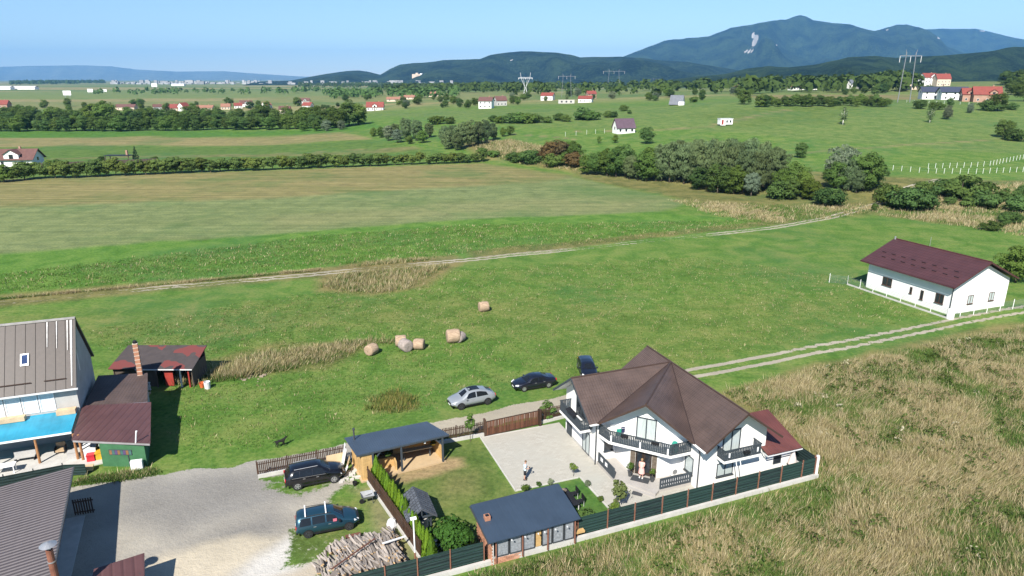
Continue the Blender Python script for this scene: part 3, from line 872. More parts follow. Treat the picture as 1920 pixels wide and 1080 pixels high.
# side gable with its balcony (towards the drive)
window(house, (25.1, 52.6), (25.1, 46.4), 2.2, 4.2, 2.95, 5.0, M_dark, M_glass, 2, .09, name='balcony_door')
balL = part('balcony', MB().box(23.95, 25.1, 47.3, 51.6, 2.7, 2.9), M_white, house)
railing(balL, [(25.08, 51.55), (24.0, 51.55)], 2.9, 3.9, M_dark)
railing(balL, [(24.0, 51.55), (24.0, 47.35)], 2.9, 3.9, M_dark)
railing(balL, [(24.0, 47.35), (25.08, 47.35)], 2.9, 3.9, M_dark)
part('shade_post', MB().box(24.9, 25.0, 47.2, 47.32, 2.9, 5.2).beam((24.95, 47.25, 4.4), (24.1, 47.25, 5.3), .1, .1), M_dark, balL)
part('awning', MB().slab([(23.6, 48.0, 4.0), (23.6, 49.6, 4.0), (24.05, 49.6, 4.15), (24.05, 48.0, 4.15)], .04), M_black, balL)
window(house, (25.1, 52.6), (25.1, 46.4), 3.6, 5.0, .1, 2.2, M_dark, M_curtain, 2, .07, name='terrace_door')
part('side_door', wallbox((25.1, 52.6), (25.1, 46.4), .3, 1.4, .05, 2.2, -.02, .04), M_dark, house)
# front gable with its balcony
gA, gB = (31.0, 39.9), (37.4, 39.9)
window(house, gA, gB, 2.05, 3.75, 2.95, 5.0, M_dark, M_curtain, 2, .1, name='balcony_door')
balR = part('balcony', MB().box(32.5, 36.15, 38.85, 39.9, 2.7, 2.9), M_white, house)
railing(balR, [(32.55, 39.85), (32.55, 38.9)], 2.9, 3.85, M_dark)
railing(balR, [(32.55, 38.9), (36.1, 38.9)], 2.9, 3.85, M_dark)
railing(balR, [(36.1, 38.9), (36.1, 39.85)], 2.9, 3.85, M_dark)
window(house, gA, gB, 1.7, 3.3, .9, 2.1, M_dark, M_curtain, 2, .07, sill=M_darkmetal)
for t in (.35, 3.1): part('emblem', wallbox((32.55, 38.9), (36.1, 38.9), t, t + .14, 3.2, 3.6, .045, .06), M_white_paint, balR)
part('hanging_planter', MB().box(34.3, 34.8, 38.6, 38.85, 3.35, 3.55), M_black, balR)
# windows of the ground floor beside the porch
window(house, (25.1, 46.4), (34.2, 46.4), .75, 1.6, 1.1, 2.1, M_dark, M_glass, 1, .06, sill=M_dark)
window(house, (31.0, 49), (31.0, 39.9), 7.2, 8.3, .95, 2.45, M_dark, M_curtain, 1, .07, sill=M_darkmetal)
# annexe under a red roof
part('annexe_wall', MB().add([(37.4, 39.7, 0), (40.1, 39.7, 0), (40.1, 43.0, 0), (37.4, 43.0, 0), (37.4, 39.7, 2.55), (40.1, 39.7, 2.55), (40.1, 43.0, 3.6), (37.4, 43.0, 3.6)],
     [(0, 1, 5, 4), (1, 2, 6, 5), (2, 3, 7, 6), (3, 0, 4, 7), (4, 5, 6, 7)]), M_white, house)
rr = roof_part('annexe_roof', [[(36.95, 38.95, 2.55), (40.5, 38.95, 2.55), (40.5, 43.4, 3.95), (37.45, 43.4, 3.95), (37.45, 40.0, 2.88), (36.95, 40.0, 2.88)]], .07, M_red_roof, house)
part('fascia', MB().box(36.93, 36.97, 38.93, 40.0, 2.36, 2.47).box(36.95, 40.5, 38.9, 38.94, 2.38, 2.47), M_red_roof if False else M_gut, rr)
window(house, (37.4, 39.7), (40.1, 39.7), .85, 1.65, 1.0, 2.0, M_dark, M_glass, 1, .07)
# air conditioner, mats, meter
ac = thing('air_conditioner', 'white outdoor air conditioning unit on porch wall', 'air conditioner', *ab(3.95, 7.6), .3)
acu, acv = ab(3.95, 7.6)
part('casing', MB().box(acu - .42, acu + .42, acv + .0, acv + .32, .45, 1.05), M_white_paint, ac)
part('fan_grille', MB().tube((acu - .12, acv - .012, .75), (acu - .12, acv + .01, .75), .24, n=16), M_steel, ac)
part('bracket', MB().box(acu - .35, acu - .3, acv, acv + .34, .3, .45).box(acu + .3, acu + .35, acv, acv + .34, .3, .45), M_steel, ac)
def mat_rug(c, sz, ang, z, label, m):
    u, v = c
    q = [(u + (x * math.cos(ang) - y * math.sin(ang)), v + (x * math.sin(ang) + y * math.cos(ang))) for x, y in ((-sz[0], -sz[1]), (sz[0], -sz[1]), (sz[0], sz[1]), (-sz[0], sz[1]))]
    lone('doormat', MB().prism(q, z, z + .025), m, label, 'doormat', u, v, z)
mat_rug(ab(6.95, 6.95), (.75, .42), R(-45), .3, 'dark doormat on the porch before the front door', M_darkmetal)
mat_rug(ab(8.05, 8.35), (.42, .24), R(-45), .062, 'small dark mat on the paving below the porch', M_darkmetal)

# ================================================================== PAVING
def paver_material():
    m, nt = nt_new('concrete_pavers')
    co = objco(nt)
    br = N(nt, 'ShaderNodeTexBrick')
    nt.links.new(co, br.inputs['Vector'])
    br.inputs['Scale'].default_value = 1.0
    br.inputs['Brick Width'].default_value = .40; br.inputs['Row Height'].default_value = .2
    br.inputs['Mortar Size'].default_value = .010
    br.inputs['Color1'].default_value = (.345, .325, .28, 1); br.inputs['Color2'].default_value = (.42, .40, .35, 1); br.inputs['Mortar'].default_value = (.27, .255, .215, 1)
    n1 = noise(nt, co, .5, 5, .6)
    c = mixc(nt, ramp(nt, n1, .35, .65), br.outputs[0], (.36, .345, .30))
    c = mixc(nt, mth(nt, 'MULTIPLY', ramp(nt, noise(nt, co, .22, 3), .55, .7), .35), c, (.36, .37, .335))
    finish(nt, c, .88, 0, bump(nt, br.outputs[1], .15, -.01), .25)
    return m
M_paver = paver_material()
pav = MB()
pav.prism([(17.2, 45.05), (22.75, 45.05), (22.95, 44.9), (23.15, 39.0), (31, 38.3), (31, 46.4), (25.2, 46.4), (25.2, 54.3), (17.2, 54.3)], -.1, .045)
o = struct('courtyard_paving', pav.mesh('courtyard_paving', M_paver, (17, 45, 0)))
o.location = W(17, 45); o.rotation_euler = (0, 0, PHI)
kb = [((17.12, 45.0), (17.12, 54.2)), ((17.1, 45.0), (22.75, 44.97)), ((22.9, 45.0), (23.12, 39.3))]
for p, q in kb:
    mb = MB(); L = math.hypot(q[0] - p[0], q[1] - p[1])
    wallbox(p, q, 0, L, -.05, .09, -.05, .05, mb)
    o = struct('kerb', mb.mesh('kerb', M_concrete, (17, 45, 0))); o.location = W(17, 45); o.rotation_euler = (0, 0, PHI)

# ================================================================== FENCES ROUND THE PLOT
# rear picket fence in two stretches, with the gate between
def picket_fence(label, u0, u1, v0, v1, plinth=.32, top=1.5):
    f = thing('picket_fence', label, 'fence', u0, v0)
    L = math.hypot(u1 - u0, v1 - v0)
    part('plinth', wallbox((u0, v0), (u1, v1), 0, L, -.05, plinth, -.11, .11), M_concrete, f)
    n = max(1, round(L / 2.4))
    for i in range(n + 1):
        t = i / n
        part('post', MB().box(u0 + (u1 - u0) * t - .045, u0 + (u1 - u0) * t + .045, v0 + (v1 - v0) * t + .02, v0 + (v1 - v0) * t + .11, plinth, top + .08), M_brownwood, f)
    mb = MB()
    wallbox((u0, v0), (u1, v1), 0, L, plinth + .2, plinth + .26, -.06, -.02, mb); wallbox((u0, v0), (u1, v1), 0, L, top - .3, top - .24, -.06, -.02, mb)
    part('cross_rail', mb, M_brownwood, f)
    pickets(f, (u0, v0), (u1, v1), plinth + .05, top, M_brownwood, seed=int(u0 * 7))
    return f
picket_fence('brown picket fence on white plinth beside the black off-road car', -2.4, 4.9, 54.35, 54.6)
picket_fence('brown picket fence between the garden pavilion and the gate', 12.2, 17.6, 54.45, 54.45)
picket_fence('short brown picket fence between the gate and the white house', 23.2, 29.0, 54.75, 55.4, .3)
gt = thing('sliding_gate', 'long sliding gate of upright reddish brown boards across the drive', 'gate', 17.7, 54.25)
mb = MB(); wallbox((17.7, 54.2), (23.1, 54.55), 0, 5.41, .1, .18, -.03, .03, mb); wallbox((17.7, 54.2), (23.1, 54.55), 0, 5.41, 1.52, 1.6, -.03, .03, mb)
for t in (0, 1.8, 3.6, 5.35): wallbox((17.7, 54.2), (23.1, 54.55), t, t + .06, .18, 1.52, -.03, .03, mb)
part('frame', mb, M_brownwood, gt)
pickets(gt, (17.75, 54.17), (23.05, 54.51), .17, 1.53, M_redwood, .128, .1, 5)
part('track', MB().box(17.3, 23.4, 54.1, 54.2, .0, .06), M_concrete, gt)
for u in (17.62, 23.2): part('gate_post', MB().box(u - .08, u + .08, 54.2, 54.6, 0, 1.75), M_brownwood, gt)

# side fence of woven brown boards, standing between yard and thujas
sf = thing('board_fence', 'brown board fence with gaps between yard and thuja row', 'fence', 6.15, 50.2)
p0, p1 = (6.1, 50.3), (8.0, 39.6); L = math.hypot(1.9, 10.7)
part('plinth', wallbox(p0, p1, 0, L, -.05, .3, -.1, .1), M_concrete, sf)
for i in range(6):
    part('post', wallbox(p0, p1, i * L / 5 - .04, i * L / 5 + .04, .3, 1.6, -.1, -.02), M_brownwood, sf)
pickets(sf, p0, p1, .32, 1.62, M_brownwood, .125, .085, 3)
part('cross_rail', wallbox(p0, p1, 0, L, .55, .61, .02, .05, wallbox(p0, p1, 0, L, 1.3, 1.36, .02, .05)), M_brownwood, sf)

# front fence: rust posts, wire panels backed with green shade cloth, on a concrete plinth
def cloth_material():
    m, nt = nt_new('green_shade_cloth')
    co = objco(nt)
    n1 = noise(nt, mapping(nt, co, (.7, 1, 4)), 1.6, 4, .6)
    oi = N(nt, 'ShaderNodeObjectInfo').outputs['Random']
    c = mixc(nt, ramp(nt, n1, .35, .7), (.011, .021, .022), (.026, .046, .043))
    c = mixc(nt, ramp(nt, oi, .4, .9), c, (.018, .042, .036))
    w = N(nt, 'ShaderNodeTexWave', wave_type='BANDS', bands_direction='Z')
    w.inputs['Scale'].default_value = 1.3; w.inputs['Distortion'].default_value = 1.5; w.inputs['Detail'].default_value = 2
    nt.links.new(co, w.inputs['Vector'])
    finish(nt, c, .8, 0, bump(nt, w.outputs[1], .6, .05), .2)
    return m
M_cloth = cloth_material()
ff = thing('mesh_fence', 'long wire fence with green shade cloth and rust brown posts on concrete plinth', 'fence', 9.4, 37.75)
fu = [3.0, 5.2, 7.35, 9.6, 12.0]
fu2 = [19.15, 21.6, 23.9, 26.3, 28.6, 30.9, 33.2, 35.4, 37.7, 39.9, 41.3]
def fv(u): return 37.55 + (u - 9.4) * .019
for seg in (fu, fu2):
    for i, u in enumerate(seg):
        part('post', MB().box(u - .035, u + .035, fv(u) - .08, fv(u) - .01, .2, 1.95), M_post, ff)
        if i + 1 < len(seg):
            u1 = seg[i + 1]
            a, b = (u + .04, fv(u)), (u1 - .04, fv(u1)); L = u1 - u - .08
            pn = part('cloth_panel', wallbox(a, b, 0, L, .38, 1.85, -.012, .0), M_cloth, ff)
            wires = MB()
            for z in (.42, .85, 1.3, 1.75): wallbox(a, b, 0, L, z, z + .022, .008, .03, wires)
            part('wire', wires, mat('green_wire', (.03, .07, .055), .5), pn)
pl0, pl1 = (2.6, fv(2.6)), (41.5, fv(41.5))
part('plinth', wallbox(pl0, pl1, 0, 39, -.1, .34, .02, .26), M_concrete, ff)
part('corner_post', MB().box(41.42, 41.6, fv(41.5) - .1, fv(41.5) + .1, 0, 2.0), M_white_paint, ff)
rfence = thing('mesh_fence', 'short fence end beside the red annexe roof, running away from the corner', 'fence', 41.5, 38.3)
for i in range(3):
    part('post', MB().box(41.48, 41.55, 38.4 + i * 2.2, 38.47 + i * 2.2, 0, 1.9), M_post, rfence)
    part('cloth_panel', MB().box(41.5, 41.512, 38.5 + i * 2.2, 40.58 + i * 2.2, .35, 1.8), M_cloth, rfence)
part('plinth', MB().box(41.42, 41.62, 38.35, 44.9, -.1, .3), M_concrete, rfence)

# ================================================================== GARDEN PAVILION
M_slate = roof_material('blue_grey_sheet', (.045, .063, .090), .19, 40, .45, 0, .42, .12)
pv_ = thing('garden_pavilion', 'open timber pavilion with blue grey sheet roof and pine walls', 'pavilion', 9.2, 52.0)
pr = roof_part('roof', [[(5.35, 50.55, 2.65), (13.35, 51.25, 2.65), (12.25, 54.75, 2.35), (4.85, 54.35, 2.35)]], .08, M_slate, pv_)
part('fascia', MB().beam((5.35, 50.53, 2.54), (13.35, 51.23, 2.54), .04, .12), M_dark, pr)
part('ceiling', MB().slab([(5.5, 50.75, 2.54), (13.1, 51.4, 2.54), (12.1, 54.5, 2.24), (5.1, 54.1, 2.24)], .02), mat('brown_boards', (.10, .06, .035), .7, .3, 2), pr)
deck = part('deck', MB().prism([(5.6, 50.5), (13.0, 51.25), (12.3, 54.3), (5.2, 54.2)], -.05, .14), M_palewood, pv_)
for i in range(10):      # upright boards of the side wall towards the yard
    t0 = i * .315
    part('board', wallbox((5.35, 53.9), (5.75, 50.75), t0, t0 + .305, .1, 2.30 + .075 * t0, -.03, .03 + .006 * (i % 2)), M_wood, pv_)
for i in range(6):
    part('board', wallbox((5.75, 50.72), (6.6, 50.8), i * .143, i * .143 + .137, .1, 2.52, -.03, .03 + .005 * (i % 2)), M_wood, pv_)
part('lit_wall_panel', MB().box(8.9, 12.3, 53.9, 53.96, .14, 1.35), M_wood, pv_)  # bright pine panel put in for the lit lower back wall
for i in range(22):      # back wall
    t0 = i * .32
    part('board', wallbox((5.4, 54.0), (12.3, 54.35), t0, t0 + .31, .14, 2.3, -.03, .02), mat('brown_boards', (.10, .06, .035)), pv_)
for i in range(8):       # end wall
    part('board', wallbox((12.75, 51.6), (12.3, 54.3), i * .34, i * .34 + .33, .14, 2.3 if i > 2 else 1.5, -.03, .03), M_wood, pv_)
for u, v in ((6.68, 50.72), (9.1, 50.95), (12.75, 51.28)):
    part('post', MB().box(u - .08, u + .08, v - .08, v + .08, .1, 2.55), M_dark, pv_)
part('brace', MB().beam((6.68, 50.72, 1.7), (7.4, 50.8, 2.5), .09, .09), M_dark, pv_)
part('brace', MB().beam((12.75, 51.28, 1.7), (12.05, 51.22, 2.5), .09, .09), M_dark, pv_)
part('parapet', MB().box(6.75, 8.6, 52.0, 52.12, .14, 1.05), M_wood, pv_)
part('parapet', MB().box(8.6, 8.72, 51.2, 52.12, .14, .95), M_wood, pv_)
part('flue', MB().tube((5.6, 53.6, 2.3), (5.6, 53.6, 3.35), .07).tube((5.6, 53.6, 3.35), (5.6, 53.6, 3.5), .11), M_darkmetal, pv_)
for u in (8.1, 11.2): part('hanging_lamp', MB().box(u - .07, u + .07, 51.2, 51.34, 2.2, 2.45), M_white_paint, pv_)
bt = thing('wall_table', 'long pale bar table standing in the open pavilion', 'table', 10.8, 52.6, .14)
part('table_top', MB().box(9.4, 12.1, 52.35, 52.9, 1.0, 1.07), M_palewood, bt)
for u in (9.6, 11.9): part('leg', MB().box(u - .05, u + .05, 52.5, 52.6, .14, 1.0), M_dark, bt)
# white boards and sheets leaning on the pavilion end
pn = thing('board_stack', 'white and pale boards leaning on the yard end of pavilion', 'boards', 4.9, 53.6)
for i, (u, z, m) in enumerate(((4.8, 2.15, M_white_paint), (4.8, 1.9, M_white_paint), (5.0, 1.4, M_palewood), (4.75, .9, M_gut))):
    part('board', MB().slab([(u - .45, 53.9 - i * .5, .0), (u - .45, 53.5 - i * .5, .0), (u, 53.5 - i * .5, z - .0), (u, 53.9 - i * .5, z)], .03), m, pn)
lone('chipboard_sheet', MB().slab([(3.1, 53.6, .05), (4.6, 53.7, .05), (4.7, 54.15, 1.1), (3.2, 54.05, 1.1)], .03), M_palewood, 'pale chipboard sheet leaning on the picket fence', 'board', 3.9, 53.8)
rub = MB(); rg = random.Random(4)
for i in range(60):
    u = rg.uniform(3.6, 5.6); v = rg.uniform(51.2, 53.4); s = rg.uniform(.06, .2)
    rub.box(u - s, u + s * .8, v - s * .6, v + s * .7, 0, s * rg.uniform(.5, 1))
o = lone('rubble_heap', rub, M_concrete, 'pale broken stones heaped at the yard end of pavilion', 'rubble', 4.6, 52.3); o['kind'] = 'stuff'

# ================================================================== LOW OUTBUILDING BY THE FRONT FENCE
M_slate2 = roof_material('slate_blue_sheet', (.036, .054, .080), .4, 60, .12, 0, .4, .10)
ob = thing('outbuilding', 'low brick outbuilding with slate blue sheet roof by front fence', 'outbuilding', 15.8, 39.5)
roof_part('roof', [[(12.15, 36.85, 2.2), (19.1, 37.15, 2.2), (19.15, 41.1, 2.62), (12.05, 40.8, 2.62)]], .08, M_slate2, ob)
part('fascia', MB().beam((12.1, 40.84, 2.56), (19.1, 41.14, 2.56), .05, .12).beam((12.12, 36.83, 2.12), (12.0, 40.8, 2.54), .05, .1), M_darkmetal, ob)
rg = random.Random(9)
def brick_wall(parent, p0, p1, z0, z1, m, ztop=None, bl=.25, bh=.12):
    """mortar core and single bricks proud of it"""
    L = math.hypot(p1[0] - p0[0], p1[1] - p0[1]); zt = ztop or (lambda t: z1)
    part('wall_core', wallbox(p0, p1, 0, L, z0, min(z1, zt(0), zt(1)), -.12, .0), M_concrete, parent)
    off = OFF[parent.name]; ang = math.atan2(p1[1] - p0[1], p1[0] - p0[0])
    me = MB().box(-bl / 2 + .008, bl / 2 - .008, -.05, .02, -bh / 2 + .008, bh / 2 - .008).mesh('brick', m)
    k = 0; z = z0 + bh / 2
    while z < z1:
        t = (bl / 2 if k % 2 else 0) + bl / 2
        while t < L - bl / 4:
            if z + bh / 2 < zt(t / L):
                o_ = link('brick', me, parent)
                q = .012
                nx_, ny_ = (p1[1] - p0[1]) / L, -(p1[0] - p0[0]) / L
                o_.location = (p0[0] + (p1[0] - p0[0]) * t / L + nx_ * rg.uniform(0, q) - off[0], p0[1] + (p1[1] - p0[1]) * t / L + ny_ * rg.uniform(0, q) - off[1], z - off[2])
                o_.rotation_euler = (0, 0, ang)
            t += bl
        z += bh; k += 1
M_brickp = mat('brick_orange', (.40, .20, .125), .85, .2, 3, rnd=.3)
brick_wall(ob, (12.45, 40.5), (12.5, 37.3), 0, 2.5, M_brickp, lambda t: 2.5 - .34 * t)
part('wall_core', MB().box(12.52, 18.8, 37.35, 37.55, 0, .55), M_concrete, ob)
brick_wall(ob, (12.5, 37.36), (18.8, 37.5), 0, .5, M_brickp)
part('rear_wall', MB().box(12.6, 18.7, 40.3, 40.5, 0, 2.45), M_brick, ob)
part('end_wall', MB().box(18.6, 18.75, 37.6, 40.4, 0, 2.2), M_wood, ob)
M_film = mat('cloudy_plastic_sheet', (.24, .255, .27), .35, .4, 6, bmp=.5)
us = [12.75, 13.75, 14.72, 15.7, 16.18, 17.0, 17.9, 18.7]
for i, (a, b) in enumerate(zip(us[:-1], us[1:])):
    if i == 3: part('board', MB().box(a + .05, b - .05, 37.33, 37.37, .6, 2.0), M_wood, ob); continue
    w_ = part('window', MB().box(a + .03, a + .08, 37.3, 37.4, .55, 2.05).box(b - .08, b - .03, 37.3, 37.4, .55, 2.05).box(a + .08, b - .08, 37.3, 37.4, .55, .62).box(a + .08, b - .08, 37.3, 37.4, 1.98, 2.05), M_darkmetal, ob)
    part('pane', MB().box(a + .09, b - .09, 37.34, 37.36, .63, 1.97), M_film, w_)
for u in (12.75, 14.7, 16.6, 18.7): part('post', MB().box(u - .04, u + .04, 37.16, 37.26, .2, 2.0), M_post, ob)
for u in us[1:-1]: part('gutter_bracket', MB().box(u - .04, u + .04, 36.78, 36.86, 2.02, 2.1), M_gut, ob)
ch = part('chimney', MB().box(12.55, 12.95, 38.9, 39.3, 2.2, 2.75), M_brick, ob)
part('flue_opening', MB().box(12.62, 12.88, 38.97, 39.23, 2.751, 2.765), M_black, ch)
part('shelf', MB().box(18.85, 19.6, 37.4, 38.2, .75, .9), M_wood, ob)

# ================================================================== WELL HOUSE
wl = thing('well_house', 'small grey shingled gable roof over a well on timber posts', 'well', 8.75, 43.3)
M_shingle = roof_material('grey_shingle', (.085, .093, .108), .22, .22, .5, .6, .6, .12)
apx = [(8.75, 41.95, 2.35), (8.75, 45.0, 2.35)]
wr_ = roof_part('roof', [[apx[0], apx[1], (7.62, 45.0, 1.5), (7.62, 41.95, 1.5)], [apx[0], (9.88, 41.95, 1.5), (9.88, 45.0, 1.5), apx[1]]], .07, M_shingle, wl)
rows = 6; cols = 9
tile_me = None
for sgn in (-1, 1):
    for r_ in range(rows):
        for c_ in range(cols):
            cu = 8.75 + sgn * (r_ + .5) * 1.13 / rows; cz = 2.35 - (r_ + .5) * .85 / rows + .05; cv = 41.95 + (c_ + .5) * 3.05 / cols
            if tile_me is None:
                tile_me = MB().box(-.10, .10, -.12, .12, -.02, .02).mesh('shingle', M_shingle2 if False else mat('shingle_grey', (.078, .086, .10), .6, .2, 5, rnd=.2))
            o_ = link('shingle', tile_me, wr_); off = OFF[wl.name]
            o_.location = (cu - off[0], cv - off[1], cz - off[2] + .012)
            o_.rotation_euler = (0, sgn * math.atan2(.85, 1.13) * (1 if sgn > 0 else 1) - sgn * .09, 0)
for u in (8.05, 9.45):
    for v in (42.3, 44.6): part('post', MB().box(u - .06, u + .06, v - .06, v + .06, 0, 1.85), M_dark, wl)
part('tie_beam', MB().beam((7.8, 42.05, 1.62), (9.7, 42.05, 1.62), .09, .12), M_dark, wl)
part('king_post', MB().beam((8.75, 42.05, 1.6), (8.75, 42.05, 2.25), .08, .08), M_dark, wl)
part('brace', MB().beam((8.05, 42.2, .9), (8.5, 42.2, 1.6), .07, .07).beam((9.45, 42.2, .9), (9.0, 42.2, 1.6), .07, .07), M_dark, wl)
part('well_ring', MB().lathe([(.75, 0), (.75, .8), (.6, .8), (.6, .3)], 16, (8.75, 43.4, 0)), M_concrete, wl)
# pile of stones in front of the well
rg = random.Random(12); sp = MB()
for i in range(70):
    u = rg.uniform(8.6, 10.1); v = rg.uniform(39.9, 41.6); s = rg.uniform(.05, .14)
    sp.lathe([(s * .6, -.02), (s, s * .4), (s * .6, s * .9)], 6, (u, v, rg.uniform(0, .12)))
o = lone('stone_heap', sp, M_concrete, 'heap of pale round stones between the well and thujas', 'stones', 9.3, 40.8); o['kind'] = 'stuff'
# ================================================================== LEFT NEIGHBOUR: HOUSE WITH BLUE AWNING
M_brown_sheet = roof_material('brown_seam_sheet', (.105, .078, .066), .9, 60, .0, 0, .5, .18)
lh = thing('house', 'grey house with steep brown seamed roof and blue awning at left', 'house', -22.0, 67.0)
LU0, LU1 = -36.0, -17.3
gbl = [(67.0, 0), (74.0, 0), (74.0, 5.6), (70.5, 10.35), (67.0, 5.6)]
part('wall', MB().add([(LU1, v, z) for v, z in gbl] + [(LU0, v, z) for v, z in gbl],
     [(0, 1, 2, 3, 4), (9, 8, 7, 6, 5), (1, 0, 5, 6), (2, 1, 6, 7), (3, 2, 7, 8), (4, 3, 8, 9), (0, 4, 9, 5)]), M_grey_render, lh)
fs = [(LU0 - .4, 66.5, 5.35), (LU1 + .15, 66.5, 5.35), (LU1 + .15, 70.5, 10.7), (LU0 - .4, 70.5, 10.7)]
lrf = roof_part('roof', [fs, [(LU1 + .15, 74.5, 5.35), (LU0 - .4, 74.5, 5.35), (LU0 - .4, 70.5, 10.7), (LU1 + .15, 70.5, 10.7)]], .1, M_brown_sheet, lh)
M_panel = mat('brown_panel', (.055, .042, .037), .45, .2, .8, stretch=(3, 3, .5), rnd=.10)
sl_ = math.atan2(5.35, 4.0); sL = math.hypot(4.0, 5.35)
off = OFF[lh.name]
pan_me = MB().box(-.365, .365, 0, sL, 0, .018).box(.365, .405, 0, sL, 0, .065).mesh('roof_panel', M_panel)
for i in range(23):
    u = LU1 - .26 - i * .78
    o_ = link('roof_panel', pan_me, lrf)
    o_.location = (u - off[0], 66.48 - off[1], 5.36 - off[2]); o_.rotation_euler = (sl_, 0, 0)
    o_.location.z += .004
part('ridge_cap', MB().box(LU0 - .4, LU1 + .17, 70.32, 70.68, 10.66, 10.78), mat('pale_ridge', (.34, .32, .3), .6), lrf)
def on_slope(u, s, lift=.03):   # point on the front slope, s metres up from the eave
    return (u, 66.48 + s * math.cos(sl_) - lift * math.sin(sl_), 5.36 + s * math.sin(sl_) + lift * math.cos(sl_))
sk = part('skylight', MB().slab([on_slope(-21.4, 2.6, .14), on_slope(-20.75, 2.6, .14), on_slope(-20.75, 3.7, .14), on_slope(-21.4, 3.7, .14)], .13), M_steel, lrf)
part('pane', MB().slab([on_slope(-21.3, 2.75, .152), on_slope(-20.85, 2.75, .152), on_slope(-20.85, 3.6, .152), on_slope(-21.3, 3.6, .152)], .008), glass_mat('blue_glass', (.03, .05, .12)), sk)
M_lime = mat('lime_streak', (.52, .5, .48), .8, .3, 4)
for i, (u, s0, w) in enumerate(((-17.45, .2, .10), (-17.75, 3.6, .06), (-18.6, 3.9, .05), (-19.35, 4.1, .06))):
    part('lime_streak', MB().slab([on_slope(u - w * .4, s0, .09), on_slope(u + w * .4, s0, .09), on_slope(u + w, 6.5, .09), on_slope(u - w, 6.5, .09)], .004), M_lime, lrf)
for a, b, s in ((-19.6, -17.9, .95), (-24, -20.6, .95)):
    part('snow_guard', MB().beam(on_slope(a, s, .12), on_slope(b, s, .12), .05, .08), M_ridge, lrf)
part('gutter', MB().box(LU0, LU1 + .3, 66.36, 66.5, 5.2, 5.34), M_gut, lrf)
part('bargeboard', MB().beam((LU1 + .17, 66.5, 5.3), (LU1 + .17, 70.5, 10.65), .04, .2).beam((LU1 + .17, 74.5, 5.3), (LU1 + .17, 70.5, 10.65), .04, .2), M_darkmetal, lrf)
M_whiteframe = mat('white_pvc', (.76, .76, .76), .4, .04)
M_lace = mat('lace_curtain', (.62, .68, .70), .15, .12, 1.2, bmp=0, spec=.6, stretch=(10, 10, .3))
fw0, fw1 = (LU0, 67.0), (LU1, 67.0)
for t in (9.6, 11.0, 12.3, 13.6, 14.9):
    window(lh, fw0, fw1, t + .8, t + 2.0, 3.25, 4.95, M_whiteframe, M_lace, 1, .09)
for t in (10.2, 13.0, 15.4):
    window(lh, fw0, fw1, t, t + 1.9, .7, 2.1, M_whiteframe, M_glass, 2, .1)
part('planter', MB().box(-19.0, -17.5, 66.2, 66.85, 2.98, 3.4), mat('tan_board', (.55, .40, .25), .7), lh)
part('planter', MB().box(-25.5, -21.4, 66.1, 66.7, 3.0, 3.4), mat('tan_board', (.55, .40, .25), .7), lh)
aw = roof_part('awning', [[(LU0, 63.2, 2.62), (-17.35, 63.2, 2.62), (-17.45, 66.95, 3.05), (LU0, 66.95, 3.05)]], .05, roof_material('blue_polycarbonate', (.025, .26, .39), .8, 60, .15, 0, .35, .2), lh)
part('edge_trim', MB().box(LU0, -17.3, 63.12, 63.22, 2.5, 2.64), M_white_paint, aw)
M_pole = mat('peeled_log', (.34, .17, .075), .6, .3, 3)
for u, v in ((-20.1, 63.3), (-17.15, 62.9), (-16.7, 62.6), (-24.0, 63.3)):
    part('post', MB().tube((u, v, 0), (u, v, 2.55), .11, .10), M_pole, lh)
part('gable_window', wallbox((LU1, 67), (LU1, 74), 2.2, 2.5, 5.9, 8.3, 0, .03), M_gut, lh)
ter = MB().prism([(-36, 60.2), (-17.4, 61.2), (-15, 61.4), (-15, 66.9), (-36, 66.9)], -.05, .10)
o = struct('terrace', ter.mesh('terrace', M_concrete, (-20, 63, 0))); o.location = W(-20, 63); o.rotation_euler = (0, 0, PHI)
# low hedge fence with cloth in front of the terrace
hf = thing('mesh_fence', 'low green cloth fence with ivy before the terrace of the grey house', 'fence', -19, 60.0)
part('cloth_panel', wallbox((-30, 59.4), (-17.6, 60.3), 0, 12.4, .1, 1.1, -.02, .02), M_cloth, hf)
part('cloth_panel', wallbox((-17.6, 60.3), (-15.9, 59.8), 0, 1.75, .1, 1.1, -.02, .02), M_cloth, hf)
for i in range(7): part('post', MB().box(-30 + i * 2.05, -29.93 + i * 2.05, 59.42 + i * .15, 59.5 + i * .15, 0, 1.25), M_darkmetal, hf)
# things on the terrace
def chair_thing(u, v, label, m, rot=0):
    c = thing('armchair', label, 'chair', u, v, .1)
    part('seat', MB().box(u - .35, u + .35, v - .35, v + .35, .32, .5), m, c)
    part('backrest', MB().box(u - .35, u + .35, v + .27, v + .4, .5, .98), m, c)
    for s in (-1, 1): part('armrest', MB().box(u + s * .38 - .05, u + s * .38 + .05, v - .35, v + .3, .3, .68), M_black, c)
    for x in (-.3, .3):
        for y in (-.3, .3): part('leg', MB().box(u + x - .03, u + x + .03, v + y - .03, v + y + .03, .1, .32), M_black, c)
chair_thing(-18.8, 64.7, 'tan upholstered armchair on the terrace under the blue awning', mat('tan_cloth', (.42, .30, .18), .9))
bx_ = [(-16.2, 63.2, .55, .6, .9, M_white_paint, 'white box standing among clutter by terrace posts'), (-16.0, 62.3, .3, .3, .55, mat('red_plastic', (.5, .03, .04), .4), 'red crate beside the white box on the terrace'),
       (-15.35, 62.5, .3, .4, .6, mat('yellow_plastic', (.6, .34, .03), .4), 'yellow crate beside the green shed wall'), (-17.6, 63.3, .35, .3, .6, M_grey_render, 'grey bag heap beside the terrace post'),
       (-15.9, 60.6, .35, .25, .3, mat('tan_board', (.55, .40, .25), .7), 'small tan box on ground by the cloth fence end')]
